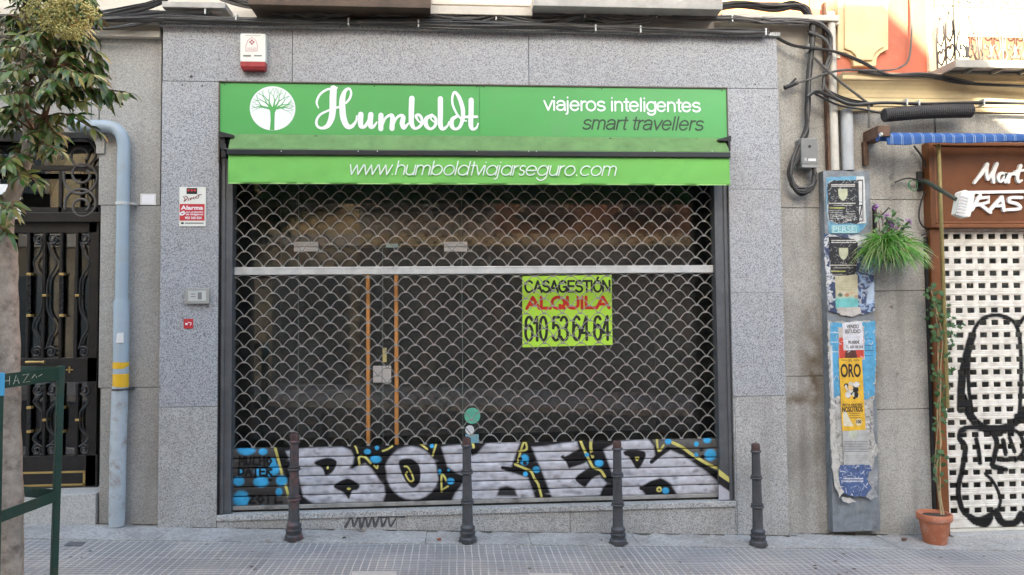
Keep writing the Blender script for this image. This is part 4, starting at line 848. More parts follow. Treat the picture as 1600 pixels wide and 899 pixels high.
# hand-drawn script
def z1(X, Y): return at(380 + X / 8, 128 + Y / 8, LY)
def z2(X, Y): return at(570 + X / 8, 128 + Y / 8, LY)
u8 = 1 / 8 / 172.0
SC = [('a', [(940, 325), (918, 255), (955, 165), (1030, 105), (1110, 82), (1172, 75)], [16, 26, 28, 28, 26, 22]),
      ('a', [(1128, 85), (1122, 200), (1120, 330), (1105, 450), (1060, 545), (985, 580), (925, 550), (918, 480), (965, 410), (1050, 365), (1130, 335), (1210, 312)], [84, 84, 82, 76, 58, 34, 32, 30, 28, 26, 26, 28]),
      ('a', [(1285, 265), (1330, 210), (1350, 140), (1325, 85), (1270, 120), (1240, 220), (1240, 340), (1255, 460), (1300, 555), (1360, 555), (1410, 490), (1420, 425)], [24, 28, 26, 24, 44, 72, 76, 76, 66, 48, 26, 18]),
      ('a', [(1470, 408), (1465, 490), (1475, 555), (1520, 560), (1570, 500)], [68, 68, 60, 36, 24]), ('b', [(0, 550), (40, 490), (75, 408)], [24, 26, 30]), ('b', [(75, 410), (68, 500), (75, 560), (110, 560), (150, 505)], [66, 66, 58, 34, 20]),
      ('b', [(202, 418), (200, 588)], [64, 62]), ('b', [(220, 540), (255, 460), (310, 420), (345, 440), (340, 585)], [26, 30, 34, 58, 64]), ('b', [(355, 540), (395, 455), (450, 420), (480, 445), (468, 520), (490, 575), (550, 515)], [26, 30, 34, 58, 64, 50, 18]),
      ('b', [(588, 208), (582, 380), (585, 520), (630, 585), (700, 545), (715, 470), (680, 415), (640, 430), (680, 500), (735, 525)], [68, 66, 62, 34, 36, 36, 34, 36, 20, 18]),
      ('b', [(840, 415), (770, 460), (765, 540), (820, 590), (880, 545), (885, 460), (835, 420), (830, 470), (900, 525)], [34, 50, 56, 30, 36, 36, 30, 18, 18]),
      ('b', [(945, 212), (945, 400), (945, 540), (975, 590), (1030, 555), (1055, 500)], [64, 64, 62, 44, 26, 18]),
      ('b', [(1165, 425), (1095, 470), (1088, 550), (1130, 592), (1190, 560), (1225, 450), (1222, 330), (1180, 200), (1125, 130), (1095, 190), (1100, 290), (1150, 400), (1210, 470), (1270, 492)], [34, 50, 56, 32, 40, 52, 54, 50, 30, 30, 28, 26, 20, 18]),
      ('b', [(1330, 230), (1328, 400), (1325, 540), (1350, 592), (1395, 575), (1418, 520)], [64, 64, 60, 40, 26, 16]), ('b', [(1262, 440), (1330, 438), (1402, 438)], [32, 32, 34])]
mb = MB()
for i, (w_, P, wd) in enumerate(SC):
    mb.stroke([(z1 if w_ == 'a' else z2)(*p) for p in P], [k * u8 for k in wd], LY - i * .00022, FY + .0005, chunk=10)
mb.build('script_lettering', WHITE, fas)
sans('lettering', 'viajeros inteligentes', (849, 152, 1095, 180.5), LY, .0165, WHITE, fas)
sans('lettering', 'smart travellers', (910, 181, 1100, 204), LY, .0150, DARKTXT, fas, shear=.22)

# ------------------------------------------------------------------ rolled-up awning with printed valance
awn = thing('awning', 'rolled green awning with dark front bar and valance printed with a web address', 'awning', (0.2, -.1, 3.3))
yb = -.17
ax0, ax1 = at(355, 240, yb)[0], at(1141, 240, yb)[0]
za, zbt, zbb, zv = at(745, 213, -.05)[1], at(745, 236, yb)[1], at(745, 244.5, yb)[1], at(745, 288, yb + .01)[1]
def cloth(name, rows, material, amp, freq):
    nx = 260; xs = np.linspace(ax0 + .006, ax1 - .006, nx); nr = len(rows)
    V = np.zeros((nr, nx, 3)); ph = np.cumsum(RNG.normal(0, .5, nx)) * .12
    for i, (y, z, k) in enumerate(rows):
        V[i, :, 0] = xs; V[i, :, 1] = y + k * amp * (np.sin(xs * freq + ph) + .6 * np.sin(xs * freq * 2.3 + 1 + ph * 2 + i * .25) + .5 * np.sin(xs * 9 + i * .5)); V[i, :, 2] = z + k * amp * .25 * np.sin(xs * 3.1 + 1)
    o = grid_obj(name, V.reshape(-1, 3), nx, nr, None, material, awn); s = o.modifiers.new('thickness', 'SOLIDIFY'); s.thickness = .002; return o
cloth('fabric', [(-.05 + (yb + .05) * t, za + (zbt - za) * t + .01 * math.sin(math.pi * t), math.sin(math.pi * min(1, t * 1.2 + .1)) if t < .8 else .3) for t in np.linspace(0, 1, 14)], GREENTOP, .0085, 24)
cloth('valance', [(yb + .012 - .006 * t, zbb + .004 + (zv - zbb - .004) * t, t) for t in np.linspace(0, 1, 16)], GREENVAL, .0050, 15)
MB().box(ax0 + .007, ax1 - .007, yb + .0035, yb + .0105, zv - .004, zv + .006).build('hem', mat('pale_green_hem', (.36, .60, .22), .8), awn)
MB().box(ax0, ax1, yb - .012, yb + .03, zbb, zbt).build('front_bar', mat('dark_front_bar', (.025, .03, .034), .35, .3), awn, bevel=.006)
mb = MB()
for px in (440, 560, 590, 745, 826, 838, 1022, 1112): q = at(px, 239, yb); mb.disc(q[0], q[1] + .012, .005, yb - .016, yb - .012, 8)
mb.build('rivet', GALVB, awn)
mb = MB(); mb.box(ax0 + .03, ax1 - .03, -.055, -.02, za - .11, za - .005); mb.build('cassette', BLACK, awn, bevel=.01)
for px0, px1, s in ((343, 356, 1), (1128, 1141, -1)):
    mb = MB(); mb.prism(poly_px([(px0, 206) if s > 0 else (px0 - 8, 219), (px1 + 10, 212) if s > 0 else (px1, 213), (px1 + 10, 216) if s > 0 else (px1, 222), (px0, 216) if s > 0 else (px0 - 8, 221)], -.09), -.12, -.018)
    if s > 0: mb.pbox(344, 213, 351, 232, -.10, -.02); mb.pbox(346, 225, 353, 246, -.14, -.06); mb.tube([(at(349, 238, -.15)[0], -.15, at(349, 238)[1]), (at(356, 240, -.15)[0], -.15, at(356, 240)[1])], .012, 8)
    else: mb.pbox(1138, 215, 1141.5, 236, -.13, -.02)
    mb.build('bracket', BLACK, awn, bevel=.002)
# light geometric italic capitals-free lettering on the valance
circ = arc(.5, .5, .5, 0, 360, 24)
GL = {'w': (1.42, [[(0, 1), (.34, 0)], [(.34, 0), (.66, 1)], [(.66, 1), (.98, 0)], [(.98, 0), (1.32, 1)]]), '.': (.42, [[(.1, .0), (.1, .05)]]), 'h': (.98, [[(0, 1.42), (0, 0)], arc(.4, .6, .4, 180, 0) + [(.8, 0)]]),
      'u': (1.0, [[(0, 1)] + arc(.4, .4, .4, 180, 360) + [(.8, 1)], [(.8, .5), (.8, 0)]]), 'm': (1.55, [[(0, 1), (0, 0)], arc(.33, .67, .33, 180, 0) + [(.66, 0)], arc(.99, .67, .33, 180, 0) + [(1.32, 0)]]),
      'b': (1.2, [[(0, 1.42), (0, 0)], circ]), 'o': (1.2, [circ]), 'l': (.24, [[(0, 1.42), (0, 0)]]), 'd': (1.22, [[(1, 1.42), (1, 0)], circ]), 't': (.52, [[(.2, 1.35), (.2, 0)], [(0, 1), (.42, 1)]]),
      'v': (.86, [[(0, 1), (.38, 0)], [(.38, 0), (.76, 1)]]), 'i': (.26, [[(0, 1), (0, 0)], [(0, 1.3), (0, 1.34)]]), 'a': (1.22, [[(1, 1), (1, 0)], circ]), 'j': (.28, [[(0, 1)] + arc(-.2, -.2, .2, 0, -110, 8), [(0, 1.3), (0, 1.34)]]),
      'r': (.56, [[(0, 1), (0, 0)], arc(.4, .6, .4, 180, 90, 8)]), 's': (.72, [arc(.3, .75, .25, 30, 250, 10)[:] + arc(.3, .25, .25, 80, -150, 10)]), 'e': (1.18, [[(0.02, .5), (1, .5)] + arc(.5, .5, .5, 0, 325, 22)]),
      'g': (1.22, [[(1, 1)] + arc(.5, -.02, .5, 0, -150, 14), circ]), 'c': (1.08, [arc(.5, .5, .5, 45, 315, 20)])}
segs = []; x = 0
for ch in 'www.humboldtviajarseguro.com':
    adv, st = GL[ch]
    for p in st: segs.append([(x + a + .24 * b, b) for a, b in p])
    x += adv
xs_all = [p[0] for s_ in segs for p in s_]; zs_all = [p[1] for s_ in segs for p in s_]
VY = yb - .0075; bx0, bx1, bz0, bz1 = rect(547.5, 252.5, 963, 281.5, VY)
mb = MB()
for i, s_ in enumerate(segs):
    mb.stroke([(bx0 + (p - min(xs_all)) / (max(xs_all) - min(xs_all)) * (bx1 - bx0), bz0 + (q - min(zs_all)) / (max(zs_all) - min(zs_all)) * (bz1 - bz0)) for p, q in s_], 0.0098, VY - (i % 7) * .00012, VY + .004, smooth=0, chunk=9)
mb.build('lettering', mat('valance_white_print', (.74, .80, .74), .7, var=.05), awn)

# ------------------------------------------------------------------ small fittings on the granite
def on_wall(name, label, cat, px, py, Y, group=None):
    q = at(px, py, Y); return thing(name, label, cat, (q[0], Y, q[1]), group)
t = on_wall('alarm_box', 'white alarm siren box with red base above the green sign', 'alarm', 395, 108, 0)
def rbox(px0, py0, px1, py1, y0, y1, r=.02, cham=None):
    X0, X1, Z0, Z1 = rect(px0, py0, px1, py1, y0); P = []
    for cx, cz, a in ((X1 - r, Z1 - r, 0), (X0 + r, Z1 - r, 90), (X0 + r, Z0 + r, 180), (X1 - r, Z0 + r, 270)): P += [(cx + r * math.cos(math.radians(a + k * 22.5)), cz + r * math.sin(math.radians(a + k * 22.5))) for k in range(5)]
    return MB().prism(P, y0, y1)
rbox(375, 52.5, 415, 97, -.075, -.001, .015).build('housing', IVORY, t, bevel=.008)
mb = MB(); X0, X1, Z0, Z1 = rect(375.5, 96, 414.5, 109, -.07)
mb.add([(X0, -.074, Z1 - .003), (X1, -.074, Z1 - .003), (X1, -.002, Z1 - .003), (X0, -.002, Z1 - .003), (X0 + .012, -.055, Z0), (X1 - .012, -.055, Z0), (X1 - .012, -.002, Z0), (X0 + .012, -.002, Z0), (X0, -.072, Z0 + .03), (X1, -.072, Z0 + .03), (X1, -.002, Z0 + .02), (X0, -.002, Z0 + .02)], [(0, 3, 2, 1)[::-1], (0, 8, 9, 1)[::1], (8, 4, 5, 9), (4, 7, 6, 5), (1, 9, 10, 2), (9, 5, 6, 10), (0, 3, 11, 8), (8, 11, 7, 4), (2, 10, 11, 3), (10, 6, 7, 11)])
mb.build('strobe', REDP, t, bevel=.004)
mb = MB(); ly = -.0765; PINK = mat('faded_pink_print', (.62, .30, .32), .6)
mb.stroke(poly_px([(384, 80), (384, 72), (387, 64), (393.5, 58), (400, 64), (402.5, 72), (402.5, 80), (384, 80)], ly), .005, ly, -.074, smooth=0)
for dx, dy in ((0, -2.6), (0, 2.6), (-2.6, 0), (2.6, 0)): q = at(393.5 + dx, 66 + dy, ly); mb.disc(q[0], q[1], .009, ly - .0004, -.074, 8, mi=1)
mb.pbox(386, 75, 401, 75.6, ly, -.074); mb.pbox(386, 77.5, 401, 78, ly, -.074); mb.pbox(380, 86.2, 392, 88.6, ly, -.074, 2); mb.pbox(397, 86.4, 409, 88.2, ly, -.074, 2); mb.pbox(383, 55.3, 407, 56.4, ly, -.074, 3)
mb.build('print', [PINK, mat('print_dark_red', (.4, .08, .1), .6), mat('print_grey', (.16, .16, .15), .6), mat('print_pale', (.5, .45, .4), .6)], t)
t = on_wall('alarm_sign', 'white and red alarm warning plate on the left granite pillar', 'sign', 300, 354, 0)
MB().pbox(280, 292.5, 321.5, 354, -.008, -.001).build('plate', IVORY, t, bevel=.001)
mb = MB(); mb.pbox(280.6, 319, 319.5, 345, -.0092, -.007); mb.pbox(291.5, 294, 308, 303.4, -.0092, -.007, 1)
for k in range(3): q = at(294.6 + k * 5, 297.6, -.01); mb.disc(q[0], q[1], .011, -.0098, -.0085, 10)
mb.stroke(poly_px([(281.5, 333.5), (287, 330.5), (287, 332.5), (289, 333), (285, 336), (281.5, 335.5)], -.01), .012, -.0100, -.0085, mi=2); mb.build('print', [RED, BLACK, WHITE], t)
text('lettering', 'Alarma', (282.5, 321.5, 317.5, 328), -.0096, WHITE, t, bold=.03); text('lettering', 'con grabación', (290.5, 330, 317.5, 333.6), -.0096, WHITE, t, bold=.02); text('lettering', 'de imágenes', (290.5, 333.4, 317.5, 337.5), -.0096, WHITE, t, bold=.02)
text('lettering', '902 365 024', (289, 338.6, 315, 342.6), -.0096, WHITE, t, bold=.03)
mb = MB()
for P in ([(286.5, 307.5), (289, 311), (287.5, 315), (291, 312), (293, 308.5), (289, 306.5)], [(294.5, 310.5), (294, 313.5)], [(297, 309.5), (297.5, 312.8), (299.5, 309)], [(303.5, 308), (301, 310), (303.8, 311)], [(307.5, 307), (305, 309), (308, 310)], [(311, 304.5), (310, 309.5)], [(308.5, 305.3), (314.8, 304.2)]): mb.stroke(poly_px(P, -.01), .0065, -.0095, -.0075)
mb.build('script_print', mat('script_maroon', (.2, .02, .03), .5), t)
mb = MB(); mb.pbox(283, 347.4, 287, 350.4, -.0092, -.007); mb.pbox(289, 348, 318, 349.8, -.0092, -.007, 1); mb.build('small_print', [BLACK, mat('small_grey_print', (.2, .2, .19), .6)], t)
t = on_wall('intercom', 'beige intercom panel on the left granite pillar', 'intercom', 307, 475, 0)
rbox(289, 451, 326.5, 475, -.035, -.001, .006).build('housing', mat('beige_metal', (.36, .36, .33), .5, .2), t, bevel=.004)
MB().pbox(294, 454.5, 322, 470.5, -.038, -.034).build('faceplate', mat('pale_faceplate', (.52, .53, .51), .4), t, bevel=.001)
mb = MB(); mb.pbox(309, 457, 315, 468, -.0396, -.0375); mb.pbox(298, 459, 305, 460.4, -.039, -.0375); mb.pbox(298, 463, 305, 464.4, -.039, -.0375); mb.build('speaker_slots', GREYP, t)
t = on_wall('red_plate', 'small square red plate under the intercom', 'plate', 294, 514, 0)
MB().pbox(287, 498.5, 301.5, 513.5, -.006, -.001).build('plate', RED, t)
mb = MB(); mb.pbox(289.5, 505, 293, 508, -.0072, -.005); q = at(296, 506, -.007); mb.stroke([(q[0] - .012, q[1] + .012), (q[0] + .014, q[1] + .006), (q[0] + .008, q[1] - .014)], .006, -.0072, -.005); mb.build('symbol', WHITE, t)
t = on_wall('label_plate', 'blank white label plate beside the blue downpipe', 'plate', 231, 321, BY)
MB().pbox(219, 303, 243.5, 320.5, BY - .008, BY).build('plate', WHITEP, t, bevel=.002)
MB().pbox(222, 305.5, 241, 318.5, BY - .0095, BY - .007).build('insert', WHITE, t)

# ------------------------------------------------------------------ downpipe on the left
t = thing('downpipe', 'pale blue grey downpipe with elbow and two yellow bands left of the shop', 'pipe', (at(187, 820, 0)[0], 0, .07))
def pp(px, py, Y=-.0): q = at(px, py, Y); return (q[0], Y, q[1])
wpx = .0535; Y_ = -.0
path = [pp(110, 196), pp(140, 197), pp(165, 197.5)] + [tuple(v) for v in catmull([pp(165, 197.5), pp(180, 201), pp(190, 212), pp(193.5, 228)], None, 5)][1:] + [pp(193, 260), pp(190, 475)]
MB().tube(path, wpx, 20).build('pipe', PIPEB, t, smooth=True)
MB().tube([pp(190, 468), pp(189.8, 473), pp(188.5, 606)], [.058, .064, .064], 20).build('lower_pipe', PIPEB, t, smooth=True)
MB().tube([pp(188, 604), pp(187.4, 612), pp(184.5, 700), pp(182.5, 816), pp(182.3, 822)], [.066, .066, .067, .065, .06], 20).build('boot', PIPEBL, t, smooth=True)
for y0, y1, r in ((566, 576, .0652), (584, 605, .0652)): MB().tube([pp(188.8, y0), pp(188.5, y1)], r, 20).build('yellow_band', YELLOW, t, smooth=True)
MB().tube([pp(191.6, 316), pp(191.6, 321)], .058, 18).box(pp(203, 318)[0], pp(206, 318)[0] + .02, -.01, BY, pp(203, 320)[2], pp(203, 317)[2]).build('collar', GALVB, t, smooth=True)
MB().tube([pp(188.4, 607), pp(188.4, 610)], .071, 18).box(pp(199, 608)[0], pp(203, 608)[0] + .01, -.01, BY, pp(203, 610)[2], pp(203, 607)[2]).build('collar', BOLL, t, smooth=True)
MB().prism([(x, z) for x, z in poly_px([(181, 536), (193, 536), (193, 520), (183, 521)], -.066)], -.0675, -.0640).build('torn_sticker', WHITEP, t)

# ------------------------------------------------------------------ bollards
PROF = [(.0, 0), (.072, 0), (.075, .012), (.074, .04), (.064, .05), (.064, .075), (.068, .08), (.068, .092), (.060, .098), (.060, .112), (.063, .118), (.062, .132), (.050, .142), (.046, .16), (.0435, .325), (.054, .329), (.058, .338), (.055, .347), (.046, .350), (.053, .358), (.053, .366), (.0425, .37), (.0385, .575), (.050, .58), (.054, .588), (.051, .597), (.042, .60), (.048, .607), (.048, .613), (.0385, .617), (.036, .805), (.045, .81), (.047, .82), (.042, .828)]
CAP = [(.042, .8275), (.037, .832), (.037, .875), (.034, .885), (.02, .892), (0, .894)]
blabs = [((459, 846.5), 'bollard with paint worn through to red, leftmost of the four', BOLLR), ((731, 847), 'dark grey bollard in front of the shutter, second from left', BOLL), ((966, 849.5), 'dark grey bollard in front of the last graffiti letter', BOLL), ((1185, 853), 'dark grey bollard in front of the right granite pillar', BOLL)]
b0 = None
for (px, py), lb, m in blabs:
    x, y = ground_at(px, py); y = -.315
    x = at(px, py, y)[0]; loc = (x, y, gz(x))
    if b0 is None:
        b0 = thing('bollard', lb, 'bollard', (0, 0, 0), 'cast iron bollards along the shop front')
        body = MB().lathe(PROF, n=28).build('shaft', m, b0, smooth=True); cp = MB().lathe(CAP, n=28).build('cap', RUSTCAP, b0, smooth=True)
        b0.location = loc; root = b0; kids = [body, cp]
    else:
        root = b0.copy(); COL.objects.link(root); root.location = loc; root['label'] = lb
        for k in kids:
            c_ = k.copy(); COL.objects.link(c_); c_.parent = root
            if k is body: c_.data = k.data.copy(); c_.data.materials[0] = m
    root.rotation_euler = (0, random.uniform(-.012, .012), random.uniform(0, 6))
# ------------------------------------------------------------------ neighbouring building on the right
NY = 0.10
nb = thing('neighbour_building', 'salmon and cream neighbouring building with stone ground floor at right', 'building', (5, NY, 0))
mb = MB(); stones(mb, 1311.5, 1462, [170, 312, 455, 640, 870], Y=NY); stones(mb, 1462, 1900, [170, 226], Y=NY)
mb.build('stone_wall', STONE_R, nb, bevel=.003)
mb = MB()
xr = at(1900, 500, NY)[0]
mb.box(xr, 12, NY, .6, -.7, 3.95); mb.build('far_wall', STONE_R, nb)
zc0 = at(1330, 172, .05)[1]; zc1 = at(1330, 117, .02)[1]
mb = MB(); mb.box(3.44, 12, .14, .6, zc1 - .02, 13); mb.build('upper_wall', SALMON, nb)
mb = MB(); x0c = at(1313, 140, 0)[0]; H_ = zc1 - zc0
pf = [(.075, 0), (.075, .13), (.062, .14), (.062, .36), (.056, .38), (.048, .47), (.032, .58), (.008, .68), (-.018, .76), (-.022, .79), (-.040, .80), (-.046, .84), (-.046, .93), (-.054, .945), (-.054, 1.0), (.3, 1.0), (.3, 0)]
n_ = len(pf); mb.add([(x0c - (.045 if y < .05 else .0) * 0, y, zc0 + H_ * f) for y, f in pf] + [(12, y, zc0 + H_ * f) for y, f in pf], [tuple(range(n_))] + [tuple(n_ + i for i in range(n_))[::-1]] + [((i + 1) % n_, i, n_ + i, n_ + (i + 1) % n_) for i in range(n_)])
mb.build('cornice', CREAM, nb, bevel=.003)
# cream pilaster with a notched foot panel
mb = MB(); P = [(1309, -60), (1388, -60), (1388, 78), (1381, 80), (1375, 84), (1370, 91), (1369, 103), (1334, 103), (1333, 94), (1328, 86), (1321, 82), (1309, 81)]
mb.prism(poly_px(P, .09), .09, .15); mb.build('pilaster', CREAM, nb, bevel=.004)
mb = MB(); P2 = [(1320, -60), (1382, -60), (1382, 73), (1374, 77), (1367, 83), (1364, 94), (1339, 94), (1337, 86), (1331, 80), (1320, 76)]
mb.prism(poly_px(P2, .07), .07, .0895); mb.build('pilaster_panel', CREAM, nb, bevel=.006)
PALE = mat('pale_cream_render', (.74, .66, .48), .8, var=.08)
mb = MB(); mb.pbox(1446, -260, 1508, 112, .105, .15); mb.build('window_surround', PALE, nb, bevel=.004)
MB().pbox(1508.5, -260, 1760, 60, .115, .15).build('sun_bleached_door_panel', PALE, nb, bevel=.004)  # upper door panel coloured pale to stand for the sun's white-out
mb = MB(); mb.pbox(1508.5, 60.5, 1760, 96, .125, .15); mb.build('balcony_door', mat('brown_balcony_door', (.22, .09, .05), .5), nb)
MORT = mat('dark_mortar_patch', (.20, .19, .175), .9, var=.3, scale=20)
for px, py, rx, rz in ((1393, 277, .026, .034), (1391, 311, .020, .022), (1393, 480, .018, .020), (1402, 585, .014, .018), (1290, 640, .012, .012)):
    q = at(px, py, NY); MB().prism([(q[0] + rx * (1 + .25 * math.sin(3 * a + px)) * math.cos(a), q[1] + rz * (1 + .2 * math.sin(2 * a + py)) * math.sin(a)) for a in np.linspace(0, 2 * math.pi, 18, endpoint=False)], NY - .0025, NY + .002).build('mortar_patch', MORT, nb)
# balcony
bal = thing('balcony', 'balcony with ornate pale wrought iron railing at the top right corner', 'balcony', (5.2, -.1, at(1493, 100, -.27)[1]))
BF = -.27; bx = at(1493, 98, BF)[0]; bz1 = at(1493, 93, BF)[1]; bz0 = at(1493, 105, BF)[1]
mb = MB(); mb.box(bx, 7.2, BF, BF + .03, bz0, bz1); mb.box(bx, bx + .03, BF + .03, .14, bz0, bz1); mb.box(bx + .03, 7.2, BF + .03, .14, bz1 - .03, bz1 - .005, 1)
for k in range(9): mb.box(bx + .22 + k * .28, bx + .25 + k * .28, BF + .03, .14, bz0 + .005, bz1 - .035)
mb.box(bx + .03, 7.2, -.05, -.02, bz0 + .003, bz1 - .04)
mb.build('floor', [mat('balcony_iron_edge', (.36, .34, .30), .6, .1, var=.15), CREAM2], bal, bevel=.003)
RAILM = mat('grey_painted_iron', (.13, .12, .11), .55, .1, var=.3)
ry = BF + .03; mb = MB(); xk = [bx + .02 + k * .235 for k in range(10)]
for x in xk: mb.tube([(x, ry, bz1), (x, ry, bz1 + 1.05)], .0085, 6)
for y in (ry, ry + .13, ry + .26): mb.tube([(bx + .02, y, bz1), (bx + .02, y, bz1 + 1.05)], .0085, 6)
mb.build('baluster', RAILM, bal, smooth=True)
mb = MB(); mb.box(bx, 7.2, ry - .02, ry + .02, bz1 + 1.05, bz1 + 1.08); mb.box(bx, bx + .04, ry + .02, .14, bz1 + 1.05, bz1 + 1.08); mb.box(bx, 7.2, ry - .008, ry + .008, bz1 + .86, bz1 + .875); mb.build('handrail', RAILM, bal)
mb = MB()
def flat_scroll(px_, pz, r, s, d, turns=1.4):
    return [(px_ + s * r * (1 - .75 * t) * math.cos(math.pi - 2 * math.pi * turns * t), ry, pz + d * r * (1 - .75 * t) * math.sin(math.pi - 2 * math.pi * turns * t)) for t in np.linspace(0, 1, 30)]
for x in xk[:-1]:
    m_ = x + .1175
    for s in (-1, 1):
        mb.tube([tuple(v) for v in catmull([(m_ + s * .10, ry, bz1 + .10), (m_ + s * .088, ry, bz1 + .22), (m_ + s * .04, ry, bz1 + .38), (m_ + s * .012, ry, bz1 + .50), (m_ + s * .012, ry, bz1 + .6)], None, 6)], .0075, 6)
        mb.tube(flat_scroll(m_ + s * .055, bz1 + .58, .048, -s, 1), .0075, 6)
        mb.tube([tuple(v) for v in catmull([(m_ + s * .105, ry, bz1 + .002), (m_ + s * .075, ry, bz1 + .05), (m_ + s * .10, ry, bz1 + .11)], None, 6)], .0075, 6)
        mb.tube([tuple(v) for v in catmull([(m_ + s * .004, ry, bz1 + .06), (m_ + s * .02, ry, bz1 + .13), (m_ + s * .055, ry, bz1 + .15), (m_ + s * .06, ry, bz1 + .115), (m_ + s * .04, ry, bz1 + .11)], None, 6)], .0075, 6)
        mb.tube([tuple(v) for v in catmull([(m_ + s * .004, ry, bz1 + .06), (m_ + s * .03, ry, bz1 + .03), (m_ + s * .045, ry, bz1 + .055)], None, 6)], .0075, 6)
    mb.tube([(m_, ry, bz1 + .03), (m_, ry, bz1 + .09), (m_, ry, bz1 + .16)], [.012, .016, .004], 6)
for y in (ry + .065, ry + .195):
    for s in (-1, 1):
        mb.tube([tuple(v) for v in catmull([(bx + .02, y, bz1 + .02), (bx + .02, y + s * .045, bz1 + .07), (bx + .02, y + s * .05, bz1 + .14), (bx + .02, y + s * .02, bz1 + .17), (bx + .02, y + s * .01, bz1 + .13)], None, 6)], .0075, 6)
        mb.tube([tuple(v) for v in catmull([(bx + .02, y, bz1 + .2), (bx + .02, y + s * .045, bz1 + .28), (bx + .02, y + s * .03, bz1 + .42), (bx + .02, y + s * .0, bz1 + .5)], None, 6)], .0075, 6)
mb.build('scrollwork', RAILM, bal, smooth=True)

# ------------------------------------------------------------------ vertical pipes, junction box, cables
for lb, px, top, r, m, nm in (('slim cream pipe running down the wall into the poster covered panel', 1305, 62, .040, PALEPIPE, 0), ('wider grey pipe beside the slim cream one above the poster panel', 1325.5, 172, .056, GREYPIPE, 1)):
    x = at(px, 270, .03)[0]; t = MB().tube([(x, .035, at(px, 267, .03)[1]), (x, .035, at(px, top if nm else 20, .03)[1])], r, 18).build('wall_pipe', m, loc=(x, .035, 2.8), smooth=True); tag(t, lb, 'pipe')
x = at(1299, 100, .06)[0]; tag(MB().box(x - .07, x - .052, .03, .09, 3.1, 4.9).build('wall_rod', RUST, loc=(x - .06, .06, 4)), 'thin rusty rod beside the slim cream pipe', 'rod')
jb = thing('junction_box', 'grey junction box hanging from cables right of the granite front', 'junction box', (at(1265, 262, .02)[0], .05, at(1265, 262, .02)[1]))
rbox(1252, 216, 1278, 257, -.03, .099, .008).build('housing', GREYP, jb, bevel=.008)
rbox(1253, 255, 1277.5, 262, -.025, .09, .004).build('lid', mat('pale_grey_plastic', (.26, .26, .255), .5), jb, bevel=.003)
text('lettering', 'R', (1257.5, 247, 1261, 252), -.0315, WHITEP, jb); MB().pbox(1263, 248, 1275, 252, -.0315, -.0295).build('print', WHITEP, jb)
q = at(1265, 229, -.03); MB().disc(q[0], q[1], .014, -.034, -.029, 12).build('screw', BLACK, jb)

CABLES = 'cables strung along the facade'
def bundle(lb, paths, Y, r=(.006, .011), jit=.012, clips=(), mats=(CABLE, CABLE, CABLEG), extra=1):
    """paths: lists of photo points (px,py[,Y]) ; each path may carry several strands"""
    q0 = at(paths[0][0][0][0], paths[0][0][0][1], Y); t = thing('cable_bundle', lb, 'cables', (q0[0], Y, q0[1]), CABLES)
    for P, n in paths:
        for k in range(n):
            pts = []
            oy, oz = random.uniform(-1, 1) * jit, random.uniform(-1, 1) * jit
            for p in P:
                yy = p[2] if len(p) > 2 else Y; a = at(p[0], p[1], yy)
                pts.append((a[0] + random.uniform(-1, 1) * jit * .5, yy - abs(oy) - random.uniform(0, .006), a[1] + oz + random.uniform(-1, 1) * jit * .5))
            c_ = catmull(pts, None, 8); MB().tube([tuple(v) for v in c_], random.uniform(*r), 6).build('cable', random.choice(mats), t, smooth=True)
    for px, py in clips:
        a = at(px, py, Y); MB().box(a[0] - .007, a[0] + .007, Y - .03, Y + .05, a[1] - .035, a[1] + .03).build('clip', GALVB, t, bevel=.002)
    return t
def sag(x0, y0, x1, y1, d, n=5): return [(x0 + (x1 - x0) * k / n, y0 + (y1 - y0) * k / n + d * 4 * (k / n) * (1 - k / n)) for k in range(n + 1)]
bundle('thick bundle of black cables lying along the granite ledge', [(sag(-100, 24, 250, 31, 3) + sag(252, 31, 560, 37, 2) + sag(562, 37, 900, 44, 2) + sag(902, 44, 1200, 52, 2)[0:], 9), (sag(-100, 30, 260, 27, 3) + sag(262, 27, 700, 36, 3) + sag(702, 36, 1000, 44, 1), 6)], -.06, jit=.022, clips=((322, 18), (370, 29), (545, 35), (654, 38), (930, 45), (1000, 47), (1195, 51)))
bundle('looping grey and black cables sagging between clips above the ledge', [(sag(345, -4, 457, 22, 3) + sag(459, 20, 560, 16, 8) + sag(562, 16, 652, 18, 6) + sag(654, 19, 775, 26, 8) + sag(777, 27, 913, 24, 12) + sag(915, 24, 1025, 27, 12) + sag(1027, 26, 1110, 20, 3), 12), (sag(380, 6, 560, 12, 4) + sag(562, 13, 913, 22, 3) + sag(915, 22, 1143, 30, 4) + sag(1145, 30, 1262, 36, 3), 5)], -.03, jit=.026, clips=((457, 12), (560, 15), (652, 17), (775, 27), (913, 24), (1025, 26), (1143, 30)), mats=(CABLE, CABLEG, CABLEG))
bundle('black cables fanning upwards at the top left beside the tree', [([(100, 30), (150, 24), (200, 14), (250, 2), (290, -20)], 7), ([(60, 22), (150, 28), (215, 20), (258, 4), (275, -20)], 5), ([(130, 46), (170, 46), (210, 40), (245, 32), (300, 29)], 2), ([(120, 34), (180, 30), (250, 22), (330, 22)], 6)], -.05, jit=.02)
bundle('black cable bundle dropping from the top to a loop under the junction box', [([(1080, 22), (1150, 10), (1205, 12), (1240, 10), (1259, 20), (1268, 45), (1263, 110), (1261, 170), (1258, 205), (1244, 240), (1234, 270), (1237, 292), (1250, 300), (1263, 295), (1271, 280), (1270, 262)], 18)], .03, r=(.007, .012), jit=.036, clips=((1262, 165), (1263, 75)))
